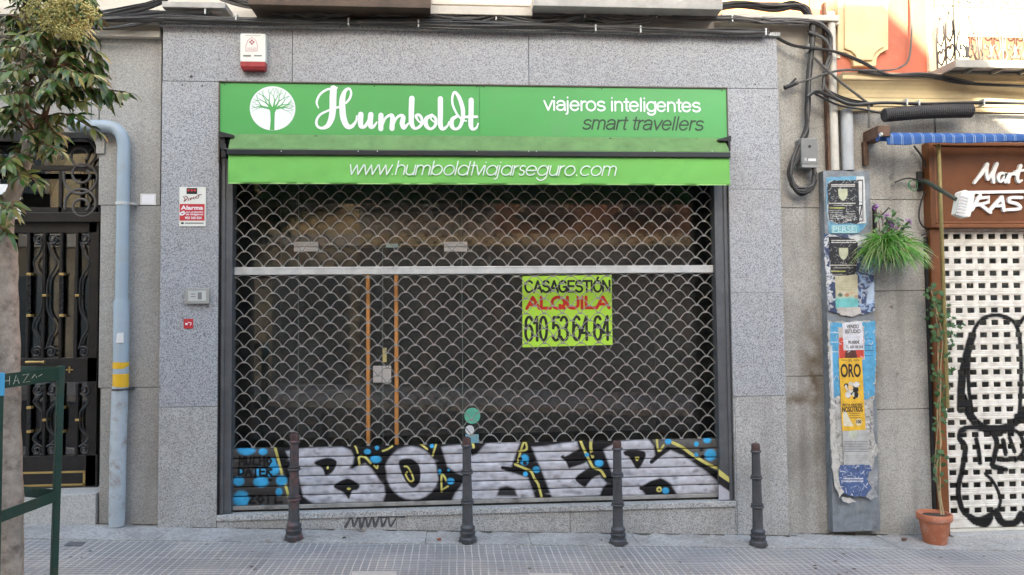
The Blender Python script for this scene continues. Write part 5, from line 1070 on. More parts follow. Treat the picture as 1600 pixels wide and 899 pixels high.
bundle('second loop of black cables curving between the first drop and the slim pipe', [([(1190, 32), (1250, 32), (1280, 38), (1296, 58), (1296, 85), (1288, 115), (1285, 140)], 9), ([(1262, 50), (1288, 62), (1295, 90), (1287, 120), (1290, 140), (1320, 158), (1360, 164)], 3)], .0, r=(.007, .012), jit=.024)
bundle('black cables crossing the cornice towards the balcony', [([(1205, 55, .04), (1240, 72, .0), (1300, 80, -.05), (1345, 97, -.06), (1385, 116, -.06), (1450, 120, -.06), (1510, 130, -.06), (1650, 138, -.06)], 2), ([(1340, 112, -.06), (1390, 118, -.06), (1450, 117, -.07), (1520, 131, -.07)], 2), ([(1228, 135, .05), (1262, 125, -.0), (1312, 110, -.06), (1380, 110, -.06), (1408, 104, .07), (1421, 85, .08), (1424, 20, .08), (1422, -30, .08)], 2)], -.05, jit=.009, r=(.007, .0115))
bundle('black cables running below the cornice into the corrugated sleeve', [([(1262, 150), (1275, 143), (1300, 152), (1330, 163), (1380, 160), (1450, 162), (1530, 160), (1660, 162)], 3), ([(1272, 146), (1310, 165), (1350, 172), (1382, 179)], 2), ([(1270, 90), (1310, 125), (1345, 152), (1356, 165), (1357, 200)], 1)], -.05, jit=.012, r=(.007, .0115), clips=((1415, 160), (1434, 162), (1535, 160)))
mb = MB(); c_ = [at(1225, 138, .04), at(1246, 130, .04)]; mb.tube([(c_[0][0], .03, c_[0][1]), (c_[1][0], .03, c_[1][1])], [.022, .018], 8); mb.tube([(c_[0][0] + .02, .03, c_[0][1] + .0), (c_[1][0] - .02, .03, c_[1][1] + .04)], .012, 6)
tag(mb.build('cable_connector', BLACK, loc=(c_[0][0], .03, c_[0][1]), smooth=True), 'black plastic cable splice on the stone pier right of the granite', 'connector')
mb = MB(); a = np.array([*at(1382, 180, -.1)]); b = np.array([*at(1519, 173, -.1)])
n = 46; path = []; rad = []
for k in range(n * 2 + 1):
    t_ = k / (n * 2); path.append((a[0] + (b[0] - a[0]) * t_, -.09, a[1] + (b[1] - a[1]) * t_ + .012 * math.sin(math.pi * t_))); rad.append(.066 if k % 2 else .057)
mb.tube(path, rad, 16); tag(mb.build('cable_sleeve', mat('dark_corrugated_plastic', (.045, .045, .048), .6), loc=tuple(path[0]), smooth=False), 'dark corrugated sleeve wrapped round cables above the blue awning', 'sleeve')

# ------------------------------------------------------------------ poster covered metal panel
pan = thing('cable_cover_panel', 'tall grey metal cover plastered with torn posters', 'panel', (at(1330, 832, .0)[0], 0, at(1330, 832, 0)[1]))
PX0, PX1, PZ0, PZ1 = rect(1289, 267, 1366, 831, 0)
xa, _ = at(1288.5, 268, 0); xb, _ = at(1358.5, 268, 0); xc, _ = at(1299.5, 831, 0); xd, _ = at(1376.5, 831, 0)
PL, PR = (xa + xc) / 2, (xb + xd) / 2
MB().box(PL, PR, 0, .10, PZ0, PZ1).build('cover', PANEL, pan, bevel=.004)
def jag(P, amp=1.0, step=4):
    out = []; n = len(P)
    for i in range(n):
        (x0, y0), (x1, y1) = P[i], P[(i + 1) % n]; m_ = max(1, int(math.hypot(x1 - x0, y1 - y0) / step))
        for k in range(m_): out.append((x0 + (x1 - x0) * k / m_ + random.uniform(-amp, amp), y0 + (y1 - y0) * k / m_ + random.uniform(-amp, amp)))
    return out
depth = [0.0]
def poster(lb, P, C_, name='poster', amp=.6, k=6):
    """printed sheet: canvas painted in photo units, cut to its torn outline, slightly cockled, 1 mm of paste and paper"""
    depth[0] += .0022; Y = -.0015 - depth[0]
    P = jag(P, amp); A = np.array(P); x0, y0 = A.min(0); x1, y1 = A.max(0); st = 1 / 3.2
    gxp = np.arange(x0, x1 + st, st); gyp = np.arange(y0, y1 + st, st); nx, ny = len(gxp), len(gyp)
    PX, PY = np.meshgrid(gxp, gyp)
    d = np.stack([PX - 800, PY - 449.5, np.full(PX.shape, F)], -1) @ RM.T; t_ = (DIST + Y) / d[..., 1]
    Xw = d[..., 0] * t_; Zw = d[..., 2] * t_ + CAMZ
    cock = .0016 * (np.sin(PX * .5 + PY * .21 + x0) * np.sin(PY * .33 + y0) + np.sin(PX * 1.3 - PY * .4) * .5); Yw = Y - .0010 + cock * .45
    cx = (gxp[:-1] + gxp[1:]) / 2; cy = (gyp[:-1] + gyp[1:]) / 2; CX, CY = np.meshgrid(cx, cy); ins = np.zeros(CX.shape, bool)
    for i in range(len(P)):
        (xa_, ya_), (xb_, yb_) = P[i], P[(i + 1) % len(P)]
        if ya_ != yb_: ins ^= ((ya_ > CY) != (yb_ > CY)) & (CX < (xb_ - xa_) * (CY - ya_) / (yb_ - ya_) + xa_)
    loc = (float(Xw.mean()), float(Y), float(Zw.mean()))
    # row order top-down gives inward normals, so flip rows
    V = np.stack([Xw[::-1], Yw[::-1], Zw[::-1]], -1).reshape(-1, 3); col = C_.sample(PX[::-1].reshape(-1), PY[::-1].reshape(-1))
    o = grid_obj(name, V, nx, ny, col, PRINT, None, loc, keep=ins[::-1]); s = o.modifiers.new('paper', 'SOLIDIFY'); s.thickness = .0006
    tag(o, lb, 'poster', 'posters pasted on the metal cover'); return o, Y
def scratch(C_, n, x0, y0, x1, y1, col, wmax=1.2, lmax=9):
    for _ in range(n):
        x = rg.uniform(x0, x1); y = rg.uniform(y0, y1); a = rg.uniform(0, 6.3); l = rg.uniform(1, lmax); C_.line([(x, y), (x + l * math.cos(a) * .5, y + l * math.sin(a) * .5 + rg.normal(0, .5)), (x + l * math.cos(a), y + l * math.sin(a))], rg.uniform(.3, wmax), col, .5, 2, rg.uniform(.4, 1))
def lines(C_, x0, x1, ys, h, col, gap=.25):
    for y in ys:
        x = x0
        while x < x1: w = rg.uniform(1, 5); C_.line([(x, y), (min(x1, x + w), y)], h, col, .35, 1, rg.uniform(.6, 1)); x += w + gap * 3
WP = (.62, .63, .63); DK = (.022, .023, .028); LB = (.15, .35, .50)
# top group
c_ = Canvas(1284, 262, 1372, 370, 6, LB); 
for _ in range(40): c_.dot(rg.uniform(1288, 1356), rg.uniform(272, 366), rg.uniform(3, 9), rg.uniform(3, 12), random.choice(((.35, .5, .6), (.06, .26, .5), (.28, .42, .5))), .8, .6)
poster('faded pale blue poster remnant behind the top black poster', [(1291, 277), (1350, 275), (1351, 300), (1355, 352), (1340, 366), (1296, 366), (1291, 330)], c_)
c_ = Canvas(1320, 270, 1360, 360, 6, WP); c_.poly([(1340, 281), (1348.5, 281), (1349, 346), (1341, 347)], DK, .6); c_.poly([(1341.5, 283), (1347, 283), (1347.5, 344.5), (1342.5, 345)], WP, .5); c_.line([(1341, 316), (1348, 316)], 1, DK)
c_.line([(1342, 322), (1346.5, 321), (1344, 336)], 2.0, DK, .5, 1); c_.line([(1343, 341), (1343, 336), (1346, 341), (1346, 336)], .9, DK, .4, 1); poster('narrow white poster strip with a black frame and digit right of the top black poster', [(1338, 276), (1350.5, 276), (1353, 349), (1336, 350)], c_, amp=.3)
def black_poster(lb, P, x0, y0, w, h, yellow=True, low=()):
    c_ = Canvas(x0 - 8, y0 - 8, x0 + w + 12, y0 + h + 10, 6, DK)
    lines(c_, x0 + w * .13, x0 + w * .88, (y0 + h * .10, y0 + h * .135), 1.5, (.62, .6, .55), .1)
    cx, cy = x0 + w * .5, y0 + h * .33; c_.poly([(cx - 7.3, cy - 9), (cx + 7, cy - 9), (cx + 7.2, cy + 1), (cx + 4, cy + 7), (cx, cy + 10), (cx - 4, cy + 7), (cx - 7, cy + 1)], (.50, .52, .36), .6)
    lines(c_, x0 + w * .05, x0 + w * .9, (y0 + h * .53,), 1.8, (.55, .54, .48)); lines(c_, x0 + w * .2, x0 + w * .8, (y0 + h * .575,), 1, (.5, .5, .46))
    lines(c_, x0 + w * .08, x0 + w * .55, (y0 + h * .635,), 1.8, (.46, .47, .12))
    lines(c_, x0 + w * .08, x0 + w * .5, [y0 + h * q for q in (.69, .735, .78, .82, .87)], .9, (.42, .42, .4)); lines(c_, x0 + w * .6, x0 + w * .9, [y0 + h * q for q in (.72, .765, .80, .84, .89)], .9, (.42, .42, .4))
    scratch(c_, 120, x0, y0, x0 + w, y0 + h, (.5, .5, .5), .7, 6); scratch(c_, 40, x0, y0 + h * .8, x0 + w, y0 + h, (.62, .62, .6), 1.0, 8)
    for a, b in ((P[0], P[1]),): c_.line([(a[0], a[1]), (b[0], b[1])], 1.6, WP)
    c_.line([P[-1], P[-2], P[-3]], 2.2, WP, .6, 2); return poster(lb, P, c_)
black_poster('black poster with a pale shield shape, topmost on the metal cover', [(1293, 286), (1301, 282), (1341, 282), (1343, 347), (1338, 350), (1325, 348), (1308, 350), (1294, 344), (1293, 320)], 1293, 282, 48, 68)
c_ = Canvas(1295, 350, 1345, 368, 6, (.16, .40, .46)); poster('teal strip lettered in pale capitals under the top black poster', [(1299, 352), (1342, 352), (1342, 365), (1299, 365)], c_, amp=.3)
psub = [o for o in COL.objects if o.get('label', '').startswith('teal strip')][0]
text('lettering', 'PERSE', (1302, 354, 1336, 362.5), -.0015 - depth[0] - .0025, mat('pale_teal_print', (.5, .66, .66), .7), psub)
mb = MB(); yy = -.0015 - depth[0] - .0022
for a in ((1300, 352.6, 1338, 353.3), (1300, 363.4, 1338, 364.1), (1300, 353, 1300.8, 364), (1337.4, 353, 1338.1, 364)): mb.pbox(*a, yy, yy + .001)
mb.build('frame_print', MATS['pale_teal_print'], psub)
# middle group
c_ = Canvas(1284, 362, 1372, 500, 5, (.045, .065, .14))
scratch(c_, 130, 1288, 366, 1368, 496, (.5, .53, .58), 3.5, 12); scratch(c_, 60, 1288, 366, 1300, 496, WP, 4, 16); scratch(c_, 60, 1340, 400, 1366, 496, (.30, .42, .62), 4, 14)
c_.poly([(1326, 370), (1340, 367), (1356, 372), (1358, 382), (1345, 386), (1332, 380)], WP, 2); c_.poly([(1356, 452), (1366, 440), (1366, 470), (1353, 478)], (.45, .55, .7), 1.5)
poster('torn dark blue and white poster layers around the middle black poster', [(1287, 365), (1300, 367), (1345, 366), (1358, 372), (1362, 400), (1366, 440), (1367, 486), (1348, 492), (1332, 486), (1310, 490), (1294, 486), (1291, 440), (1288, 400)], c_, amp=1.0)
black_poster('black poster with a pale shield shape, lower one behind the grass plant', [(1295, 369), (1310, 369), (1334, 374), (1340, 380), (1338, 430), (1300, 432), (1296, 410)], 1293, 367, 50, 90)
c_ = Canvas(1300, 426, 1345, 500, 6, (.50, .47, .33)); c_.poly([(1300, 466), (1345, 464), (1345, 482), (1300, 484)], (.16, .48, .48), 3)
for x, y, q in ((1313, 461, (.03, .08, .06)), (1323, 461, (.36, .16, .09)), (1330, 458, (.52, .40, .25)), (1338, 464, (.45, .3, .2)), (1318, 457, (.55, .5, .4))): c_.dot(x, y, 5, 4, q, .5, .9)
lines(c_, 1311, 1336, (441, 445, 449, 453), .9, (.40, .37, .24)); poster('small beige and turquoise flyer low in the middle of the metal cover', [(1304.5, 432), (1340, 429.5), (1341, 481), (1306, 482)], c_, amp=.3)
c_ = Canvas(1300, 478, 1350, 500, 6, (.50, .47, .44)); scratch(c_, 20, 1304, 480, 1346, 496, (.2, .2, .2), .8, 5); poster('torn pale paper scrap under the beige flyer', [(1307, 481), (1344, 480), (1345, 490), (1330, 495), (1312, 492)], c_, amp=.9)
# bottom group
c_ = Canvas(1284, 496, 1376, 780, 4, (.42, .41, .385)); scratch(c_, 260, 1290, 500, 1372, 745, (.15, .15, .155), 2.4, 7); scratch(c_, 240, 1290, 500, 1372, 745, (.60, .60, .585), 4, 14); scratch(c_, 60, 1315, 620, 1360, 740, (.25, .26, .3), 1.5, 8)
poster('thick shredded layer of old grey white posters on the lower cover', [(1293, 500), (1300, 503), (1367, 502), (1368, 590), (1364, 640), (1366, 690), (1374, 705), (1366, 715), (1362, 740), (1350, 745), (1306, 742), (1300, 720), (1298, 660), (1296, 600)], c_, amp=1.6)
c_ = Canvas(1290, 498, 1376, 640, 4, (.09, .34, .56)); scratch(c_, 60, 1296, 502, 1368, 620, (.5, .55, .6), 1.6, 9); lines(c_, 1352, 1364, (530, 540, 548, 556), 1.3, (.03, .08, .2)); lines(c_, 1298, 1310, (520, 535, 550), 1.3, WP); c_.poly([(1294, 540), (1300, 540), (1303, 625), (1296, 625)], WP, 1)
poster('bright blue poster peeping out behind the yellow one', [(1297, 504), (1330, 506), (1367, 502), (1369, 560), (1366, 618), (1356, 624), (1310, 618), (1300, 624), (1297, 560)], c_, amp=.9)
c_ = Canvas(1305, 500, 1355, 660, 5, (.52, .46, .40)); c_.poly([(1311, 528), (1349, 526), (1350, 560), (1311, 562)], (.58, .06, .04), .8); c_.poly([(1320, 552), (1325, 545), (1336, 545), (1340, 560), (1320, 562)], (.09, .03, .02), 1); c_.dot(1326, 520, 4, 6, (.4, .1, .06)); scratch(c_, 20, 1311, 500, 1349, 560, WP, 1.6, 6)
poster('red and cream poster fragment between white notice and yellow poster', [(1310, 512), (1350, 510), (1351, 562), (1311, 562)], c_, amp=.8)
c_ = Canvas(1310, 495, 1360, 560, 6, (.66, .66, .70)); lines(c_, 1319, 1343, (527, 530), .8, (.2, .2, .25)); c_.poly([(1323, 498), (1338, 500), (1342, 506), (1330, 505)], (.72, .72, .74), .5)
o_, yv = poster('white for sale notice with black handwritten capitals above the yellow poster', [(1316, 505), (1347, 502), (1350, 547), (1318, 548)], c_, amp=.25)
for s_, bb in (('VENDO', (1323, 507.5, 1342, 513.5)), ('ESTUDIO', (1321, 515, 1344.5, 521)), ('90.000€', (1325, 532, 1343, 537.5)), ('TL. 650 100 214', (1322, 540, 1348, 544.5))): text('lettering', s_, bb, yv - .0028, BLACK, o_, bold=.02)
c_ = Canvas(1300, 550, 1362, 700, 6, (.72, .43, .035)); 
for k in range(26):
    a = rg.uniform(0, 6.28); r_ = rg.uniform(2, 13); c_.dot(1331 + r_ * math.cos(a), 610 + r_ * 1.05 * math.sin(a), rg.uniform(2, 4.5), rg.uniform(2, 4.5), random.choice((BLK, BLK, (.62, .6, .55))), .3)
c_.dot(1329, 606, 4.5, 5, (.75, .5, .2), .3); c_.dot(1338, 601, 6, 5, (.64, .62, .6), .3); c_.dot(1325, 617, 5, 6, (.64, .62, .6), .3); c_.dot(1338, 617, 4, 6, BLK, .3)
c_.poly([(1317, 645), (1321, 641), (1326, 652), (1334, 666), (1318, 666)], (.66, .62, .5), .6); c_.dot(1341.5, 660, 5.6, 6, (.68, .6, .42), .2); lines(c_, 1327, 1344, (646, 649.5, 653), 1.0, (.1, .07, .03)); lines(c_, 1315, 1324, (563,), .8, BLK); lines(c_, 1333, 1343, (563,), .8, BLK)
o_, yv = poster('yellow poster with big dark capitals in the lower middle of the cover', [(1310.5, 560.5), (1346.5, 559), (1352.5, 672), (1316, 674)], c_, amp=.25)
for s_, bb in (('EL', (1326, 561.3, 1332, 565)), ('ORO', (1313.5, 568.5, 1345, 590)), ('ESTA ENTRE', (1316.5, 631, 1347, 634.5)), ('NOSOTROS', (1316, 635, 1348, 644)), ('100', (1338, 656.5, 1345.5, 662))): text('lettering', s_, bb, yv - .0028, mat('poster_dark_print', (.03, .02, .015), .6), o_, bold=.03 if len(s_) > 2 else .01)
c_ = Canvas(1310, 670, 1365, 730, 6, (.44, .44, .43)); lines(c_, 1319, 1357, np.arange(690, 706, 2.6), 1.1, (.14, .14, .15)); c_.poly([(1325, 672), (1340, 672), (1339, 682), (1333, 688), (1327, 682)], (.48, .52, .42), .6); lines(c_, 1320, 1356, np.arange(712, 722, 2.6), .7, (.3, .3, .3))
poster('grey white text poster directly under the yellow one', [(1316, 674), (1355, 672), (1358, 727), (1319, 727)], c_, amp=.5)
c_ = Canvas(1300, 722, 1372, 790, 5, (.07, .115, .26)); scratch(c_, 80, 1308, 724, 1366, 778, (.55, .58, .66), 1.6, 9); scratch(c_, 25, 1308, 724, 1366, 778, (.03, .04, .10), 2, 8); lines(c_, 1318, 1348, (748, 752), 2.2, (.6, .62, .66))
poster('dark blue torn poster remnant, lowest on the metal cover', [(1312, 727), (1358, 727), (1364, 738), (1358, 752), (1364, 762), (1352, 776), (1330, 775), (1318, 772), (1310, 752)], c_, amp=1.3)
c_ = Canvas(1290, 600, 1330, 800, 5, (.52, .50, .46)); scratch(c_, 60, 1295, 640, 1325, 790, (.25, .24, .22), 1.5, 8)
poster('long peeling cream paper strip down the left edge of the lower cover', [(1296, 640), (1304, 640), (1306, 690), (1312, 720), (1310, 750), (1318, 770), (1312, 778), (1304, 760), (1300, 730), (1298, 690)], c_, amp=1.2)
c_ = Canvas(1290, 740, 1376, 815, 5, (.30, .31, .32)); scratch(c_, 160, 1296, 744, 1374, 812, (.46, .46, .45), 2.0, 8); scratch(c_, 90, 1296, 744, 1374, 812, (.13, .14, .15), 2, 8)
poster('scraped grey paper residue right of the dark blue remnant near the foot', [(1358, 736), (1370, 734), (1373, 752), (1366, 764), (1371, 776), (1360, 782), (1352, 776), (1362, 764), (1356, 752)], c_, amp=1.2)
c_ = Canvas(1310, 770, 1345, 800, 5, (.55, .53, .5)); poster('small curled paper scrap below the dark blue remnant', [(1314, 777), (1328, 779), (1338, 784), (1326, 787), (1318, 784)], c_, amp=1.0)

# ------------------------------------------------------------------ brown shop at the right edge
BYF = .0
bs = thing('storage_shop_sign', 'brown wooden sign board with raised white lettering at right', 'sign', (at(1550, 355, BYF)[0], BYF, at(1550, 355, BYF)[1]))
sx0 = at(1452, 290, BYF)[0]; sz1 = at(1446, 222, BYF)[1]; sz0 = at(1446, 356, BYF)[1]; SXR = 7.7
MB().box(sx0 + .05, SXR - .05, BYF + .012, .20, sz0 + .04, sz1 - .04).build('board', BROWN, bs)
mb = MB(); mb.box(sx0, sx0 + .045, BYF - .01, .12, sz0, sz1); mb.box(SXR - .045, SXR, BYF - .01, .12, sz0, sz1); mb.box(sx0 + .045, SXR - .045, BYF - .01, .12, sz0, sz0 + .035); mb.box(sx0 + .045, SXR - .045, BYF - .01, .12, sz1 - .035, sz1)
mb.box(sx0 + .05, sx0 + .075, BYF + .0, .1, sz0 + .04, sz1 - .04); mb.box(sx0 + .075, SXR - .075, BYF + .0, .1, sz0 + .037, sz0 + .06); mb.build('frame', BROWN2, bs, bevel=.006)
LT = BYF - .012
mb = MB(); uu = 1 / 172.0
ST = [([(1523, 286), (1535, 270), (1543, 257)], [4, 6, 6.5]), ([(1543, 257), (1542, 272), (1544, 281)], [5, 5.5, 4]), ([(1544, 281), (1553, 266), (1558, 256)], [4, 5, 6]), ([(1558, 256), (1552, 272), (1553, 285)], [6, 7, 5]), ([(1572, 272), (1564, 271), (1560, 279), (1564, 284), (1570, 277), (1573, 271), (1571, 284)], [3, 5, 5, 4, 4, 5, 5]), ([(1577, 272), (1576, 285)], [5, 5]), ([(1577, 279), (1581, 272), (1587, 272)], [3, 4, 6]), ([(1595, 259), (1590, 276), (1592, 284), (1597, 282)], [6, 5.5, 5, 3]), ([(1587, 268), (1601, 266)], [4, 4])]
for i, (P, w_) in enumerate(ST): mb.stroke(poly_px(P, LT), [k * uu for k in w_], LT - i * .0003, BYF + .012)
mb.build('script_lettering', WHITEP, bs)
mb = MB(); tt = 4.6 * uu
ST2 = [([(1503, 301), (1680, 298)], 5), ([(1515, 301), (1519, 318)], 5), ([(1519, 328), (1532, 305)], 5.5), ([(1528, 310), (1546, 308), (1545, 316), (1526, 321)], 5), ([(1531, 319), (1548, 332)], 5.5), ([(1548, 328), (1566, 308)], 5.5), ([(1566, 308), (1569, 329)], 5.5), ([(1555, 322), (1568, 322)], 4.5), ([(1597, 309), (1580, 309), (1577, 315), (1590, 319), (1594, 326), (1574, 328)], 5)]
for i, (P, w_) in enumerate(ST2): mb.stroke(poly_px(P, LT), w_ * uu, LT - i * .0003, BYF + .012, smooth=4 if len(P) > 3 and i == 8 else 0)
mb.build('lettering', WHITEP, bs)
# perforated roller shutter
HY = .12
rs = thing('perforated_shutter', 'white perforated roller shutter with black graffiti outlines under the brown sign', 'shutter', (5.5, HY, 0))
hx0 = at(1474, 600, HY)[0]; hz1 = sz0; hz0 = at(1478, 826, HY)[1]
rowp = (at(1530, 400, HY)[1] - at(1530, 788, HY)[1]) / 20.0; colp = .1195
ncol = 24; nrow = int((hz1 - hz0) / rowp) + 1
CG = Canvas(1440, 340, 1800, 850, 3, (.70, .68, .63))
def gl(P, w): CG.line(P, w * 1.08, (.010, .0095, .010), 1.2, 5)
for P, w in (([(1500, 640), (1502, 590), (1512, 545), (1518, 525)], 12), ([(1518, 645), (1512, 600), (1514, 545), (1525, 508), (1545, 494), (1570, 496), (1588, 512), (1594, 560), (1592, 640), (1586, 650)], 6), ([(1503, 620), (1515, 650), (1535, 668), (1560, 670), (1580, 664), (1598, 645)], 12), ([(1588, 512), (1600, 496), (1620, 490)], 6),
             ([(1502, 735), (1507, 700), (1498, 685), (1502, 672), (1520, 668), (1545, 674), (1556, 690), (1552, 715), (1550, 728), (1570, 734)], 8), ([(1556, 680), (1580, 672), (1594, 682), (1598, 705), (1585, 720)], 6), ([(1524, 686), (1528, 705), (1530, 724)], 6.5), ([(1566, 688), (1570, 708)], 7), ([(1576, 684), (1584, 706)], 6), ([(1564, 718), (1600, 716)], 8),
             ([(1502, 735), (1496, 765), (1502, 795), (1515, 808), (1530, 812), (1548, 803), (1555, 798)], 8), ([(1538, 740), (1552, 755), (1562, 780), (1558, 796)], 5), ([(1515, 808), (1525, 816), (1540, 818), (1546, 808)], 10), ([(1555, 800), (1565, 816), (1585, 816), (1594, 804)], 11), ([(1594, 804), (1604, 816), (1620, 812)], 11), ([(1620, 490), (1650, 520), (1655, 600), (1640, 660)], 6), ([(1598, 650), (1640, 640), (1680, 650)], 9), ([(1640, 670), (1660, 720), (1650, 780)], 7)): gl(P, w)
CG.dot(1516, 814 , 1, 1, (.1, .1, .1))
sub = 8; xs2 = []
for c0 in range(ncol): xs2 += [c0 * colp + q * colp for q in (0, .05, .1, .16, .22, .28, .34, .4, .46, .52, .58, .64, .70, .76, .82, .88, .94)]
xs2.append(ncol * colp); xs2 = np.array(xs2) + hx0
zs2 = []; ys2 = []; rq = []
for r in range(nrow):
    for q, y in ((0, .004), (.03, -.006), (.10, -.009), (.16, -.005), (.18, -.009), (.26, -.010), (.30, -.004), (.36, -.004), (.38, -.004), (.52, -.004), (.66, -.004), (.80, -.004), (.90, -.004), (.94, -.006), (.98, .004)):
        zs2.append(hz0 + (nrow - r) * rowp - q * rowp - rowp * 0); ys2.append(y); rq.append(q)
zs2.append(hz0); ys2.append(0); rq.append(0)
zs2 = np.array(zs2); nx2 = len(xs2); nz2 = len(zs2)
cq = np.array([0, .05, .1, .16, .22, .28, .34, .4, .46, .52, .58, .64, .70, .76, .82, .88, .94]); inx = np.tile((cq >= .16) & (cq < .76), ncol)
inz = np.array([(.38 <= q < .78) for q in rq[:-1]]); lastrow = np.arange(nz2 - 1) >= (nrow - 1) * 15; inz &= ~lastrow
keep = ~(inz[:, None] & inx[None, :])
Vx = np.tile(xs2, nz2); Vz = np.repeat(zs2, nx2); Vy = HY + np.repeat(ys2, nx2)
m_ok = np.repeat(zs2 <= hz1 + .05, nx2)
px_, py_ = to_px(Vx, Vz, Vy); col = CG.sample(px_, py_);
o = grid_obj('slat_curtain', np.stack([Vx, Vy, Vz], 1), nx2, nz2, col, PAINT, rs, keep=keep); sm = o.modifiers.new('thickness', 'SOLIDIFY'); sm.thickness = .012; sm.offset = -1
MB().box(hx0, hx0 + ncol * colp, HY - .012, HY + .012, hz0 - .035, hz0 - .001).build('bottom_bar', mat('cream_bar', (.62, .60, .54), .5), rs, bevel=.003)
MB().box(hx0 - .05, 8.2, .26, .27, -.3, sz0 - .01).build('dim_glass', GLASS2, rs); 
shop2 = thing('storage_shop_interior', 'dim shop space seen through the perforated shutter', 'room', (6, 1, 0)); MB().box(4.2, 8.4, 1.2, 1.3, -.5, 3.2).box(4.2, 4.35, .5, 1.2, -.5, 3.2).box(8.3, 8.4, .5, 1.2, -.5, 3.2).box(4.2, 8.4, .3, 1.3, 3.1, 3.2).box(4.2, 8.4, .3, 1.3, -.6, -.3).build('walls', mat('warm_dim_wall', (.42, .33, .27), .8, var=.6, scale=5), shop2)
fr = thing('shutter_frame', 'brown wooden post and stone threshold framing the perforated shutter', 'frame', (4.6, .1, 0))
mb = MB(); a0 = at(1461, 600, .04); a1 = at(1477, 600, .04); mb.box(a0[0], a1[0], .04, .3, gz(a0[0]) - .02, sz0 - .002); mb.build('post', BROWN2, fr, bevel=.005)
MB().box(a1[0] + .002, 9, .0, .6, -.7, hz0 - .037).build('threshold', STEP, fr, bevel=.005)
x_ = at(1459, 600, .06)[0]; MB().box(x_ - .03, x_ - .006, .07, .12, at(1459, 800, .06)[1], at(1459, 370, .06)[1]).build('black_trim', BLACK, fr)
a = at(1466.5, 226, -.10); b = at(1466.5, 470, -.10)
tag(MB().tube([(a[0], -.10, b[1] - 1.0), (a[0], -.10, a[1])], .018, 12).build('awning_crank_pole', BRASS, loc=(a[0], -.10, b[1]), smooth=True), 'tarnished brass pole hanging from the blue awning in front of the brown sign', 'pole')
# blue awning
ba = thing('blue_awning', 'rolled blue awning with pale check stripes above the brown sign', 'awning', (5.5, -.2, 3.6))
AY = -.22; x0 = at(1383, 215, AY)[0]; zt_ = at(1450, 206, AY)[1]; x1 = 8.0
def check_mat():
    m = bpy.data.materials.new('blue_check_cloth'); m.use_nodes = True; n = m.node_tree.nodes; L = m.node_tree.links; p = n['Principled BSDF']; p.inputs['Roughness'].default_value = .8
    tc = n.new('ShaderNodeTexCoord'); sp = n.new('ShaderNodeSeparateXYZ'); L.new(tc.outputs['Object'], sp.inputs[0])
    def ln(period, w, off):
        a = n.new('ShaderNodeMath'); a.operation = 'MULTIPLY_ADD'; L.new(sp.outputs['X'], a.inputs[0]); a.inputs[1].default_value = 1 / period; a.inputs[2].default_value = off
        b = n.new('ShaderNodeMath'); b.operation = 'FRACT'; L.new(a.outputs[0], b.inputs[0]); c = n.new('ShaderNodeMath'); c.operation = 'LESS_THAN'; L.new(b.outputs[0], c.inputs[0]); c.inputs[1].default_value = w; return c.outputs[0]
    mx = n.new('ShaderNodeMath'); mx.operation = 'MAXIMUM'; L.new(ln(.1, .045, 0.), mx.inputs[0]); L.new(ln(.1, .045, .84), mx.inputs[1])
    k = n.new('ShaderNodeMix'); k.data_type = 'RGBA'; L.new(mx.outputs[0], k.inputs['Factor']); k.inputs['A'].default_value = (.022, .082, .27, 1); k.inputs['B'].default_value = (.30, .38, .47, 1); L.new(k.outputs['Result'], p.inputs['Base Color']); return m
CHK = check_mat()
nxx = 200; xs_ = np.linspace(x0, x1, nxx); rows_ = []
for i, t_ in enumerate(np.linspace(0, 1, 12)):
    sagz = .018 * np.sin((xs_ - x0) * 1.7) + .012 * np.sin((xs_ - x0) * 5 + 1) - .03 * np.exp(-((xs_ - x0 - .15) / .2) ** 2); z = zt_ - t_ * (.115 - .02 * (xs_ - x0) / 3) + t_ * sagz
    y = AY + .05 - .05 * math.sin(min(1, t_ * 2.2) * math.pi / 2) + .006 * t_ * np.sin(xs_ * 40) ; rows_.append(np.stack([xs_ + .02 * t_, y, z], 1))
ob = grid_obj('cloth', np.concatenate(rows_), nxx, 12, None, CHK, ba); s_ = ob.modifiers.new('thickness', 'SOLIDIFY'); s_.thickness = .002
MB().tube([(x0 - .03, AY + .075, zt_ - .04), (x1, AY + .075, zt_ - .04)], .035, 14).build('roll', CHK, ba, smooth=True)
MB().tube([(x0 - .045, AY + .0, zt_ - .03), (x0 + .02, AY + .0, zt_ - .03)], .018, 10).build('end_cap', IVORY, ba, smooth=True)
mb = MB(); q0 = at(1357, 203, -.0); q1 = at(1379, 221, -.0); mb.box(q0[0], q1[0] - .02, -.16, .1, q1[1], q0[1]); q2 = at(1354, 258, .05); mb.box(q0[0] - .02, q0[0] + .025, .05, .1, q2[1], q0[1] - .1); mb.box(q1[0] - .06, x0 - .03, AY - .02, AY + .02, zt_ - .05, zt_ - .01); mb.build('bracket', RUST, ba, bevel=.005)
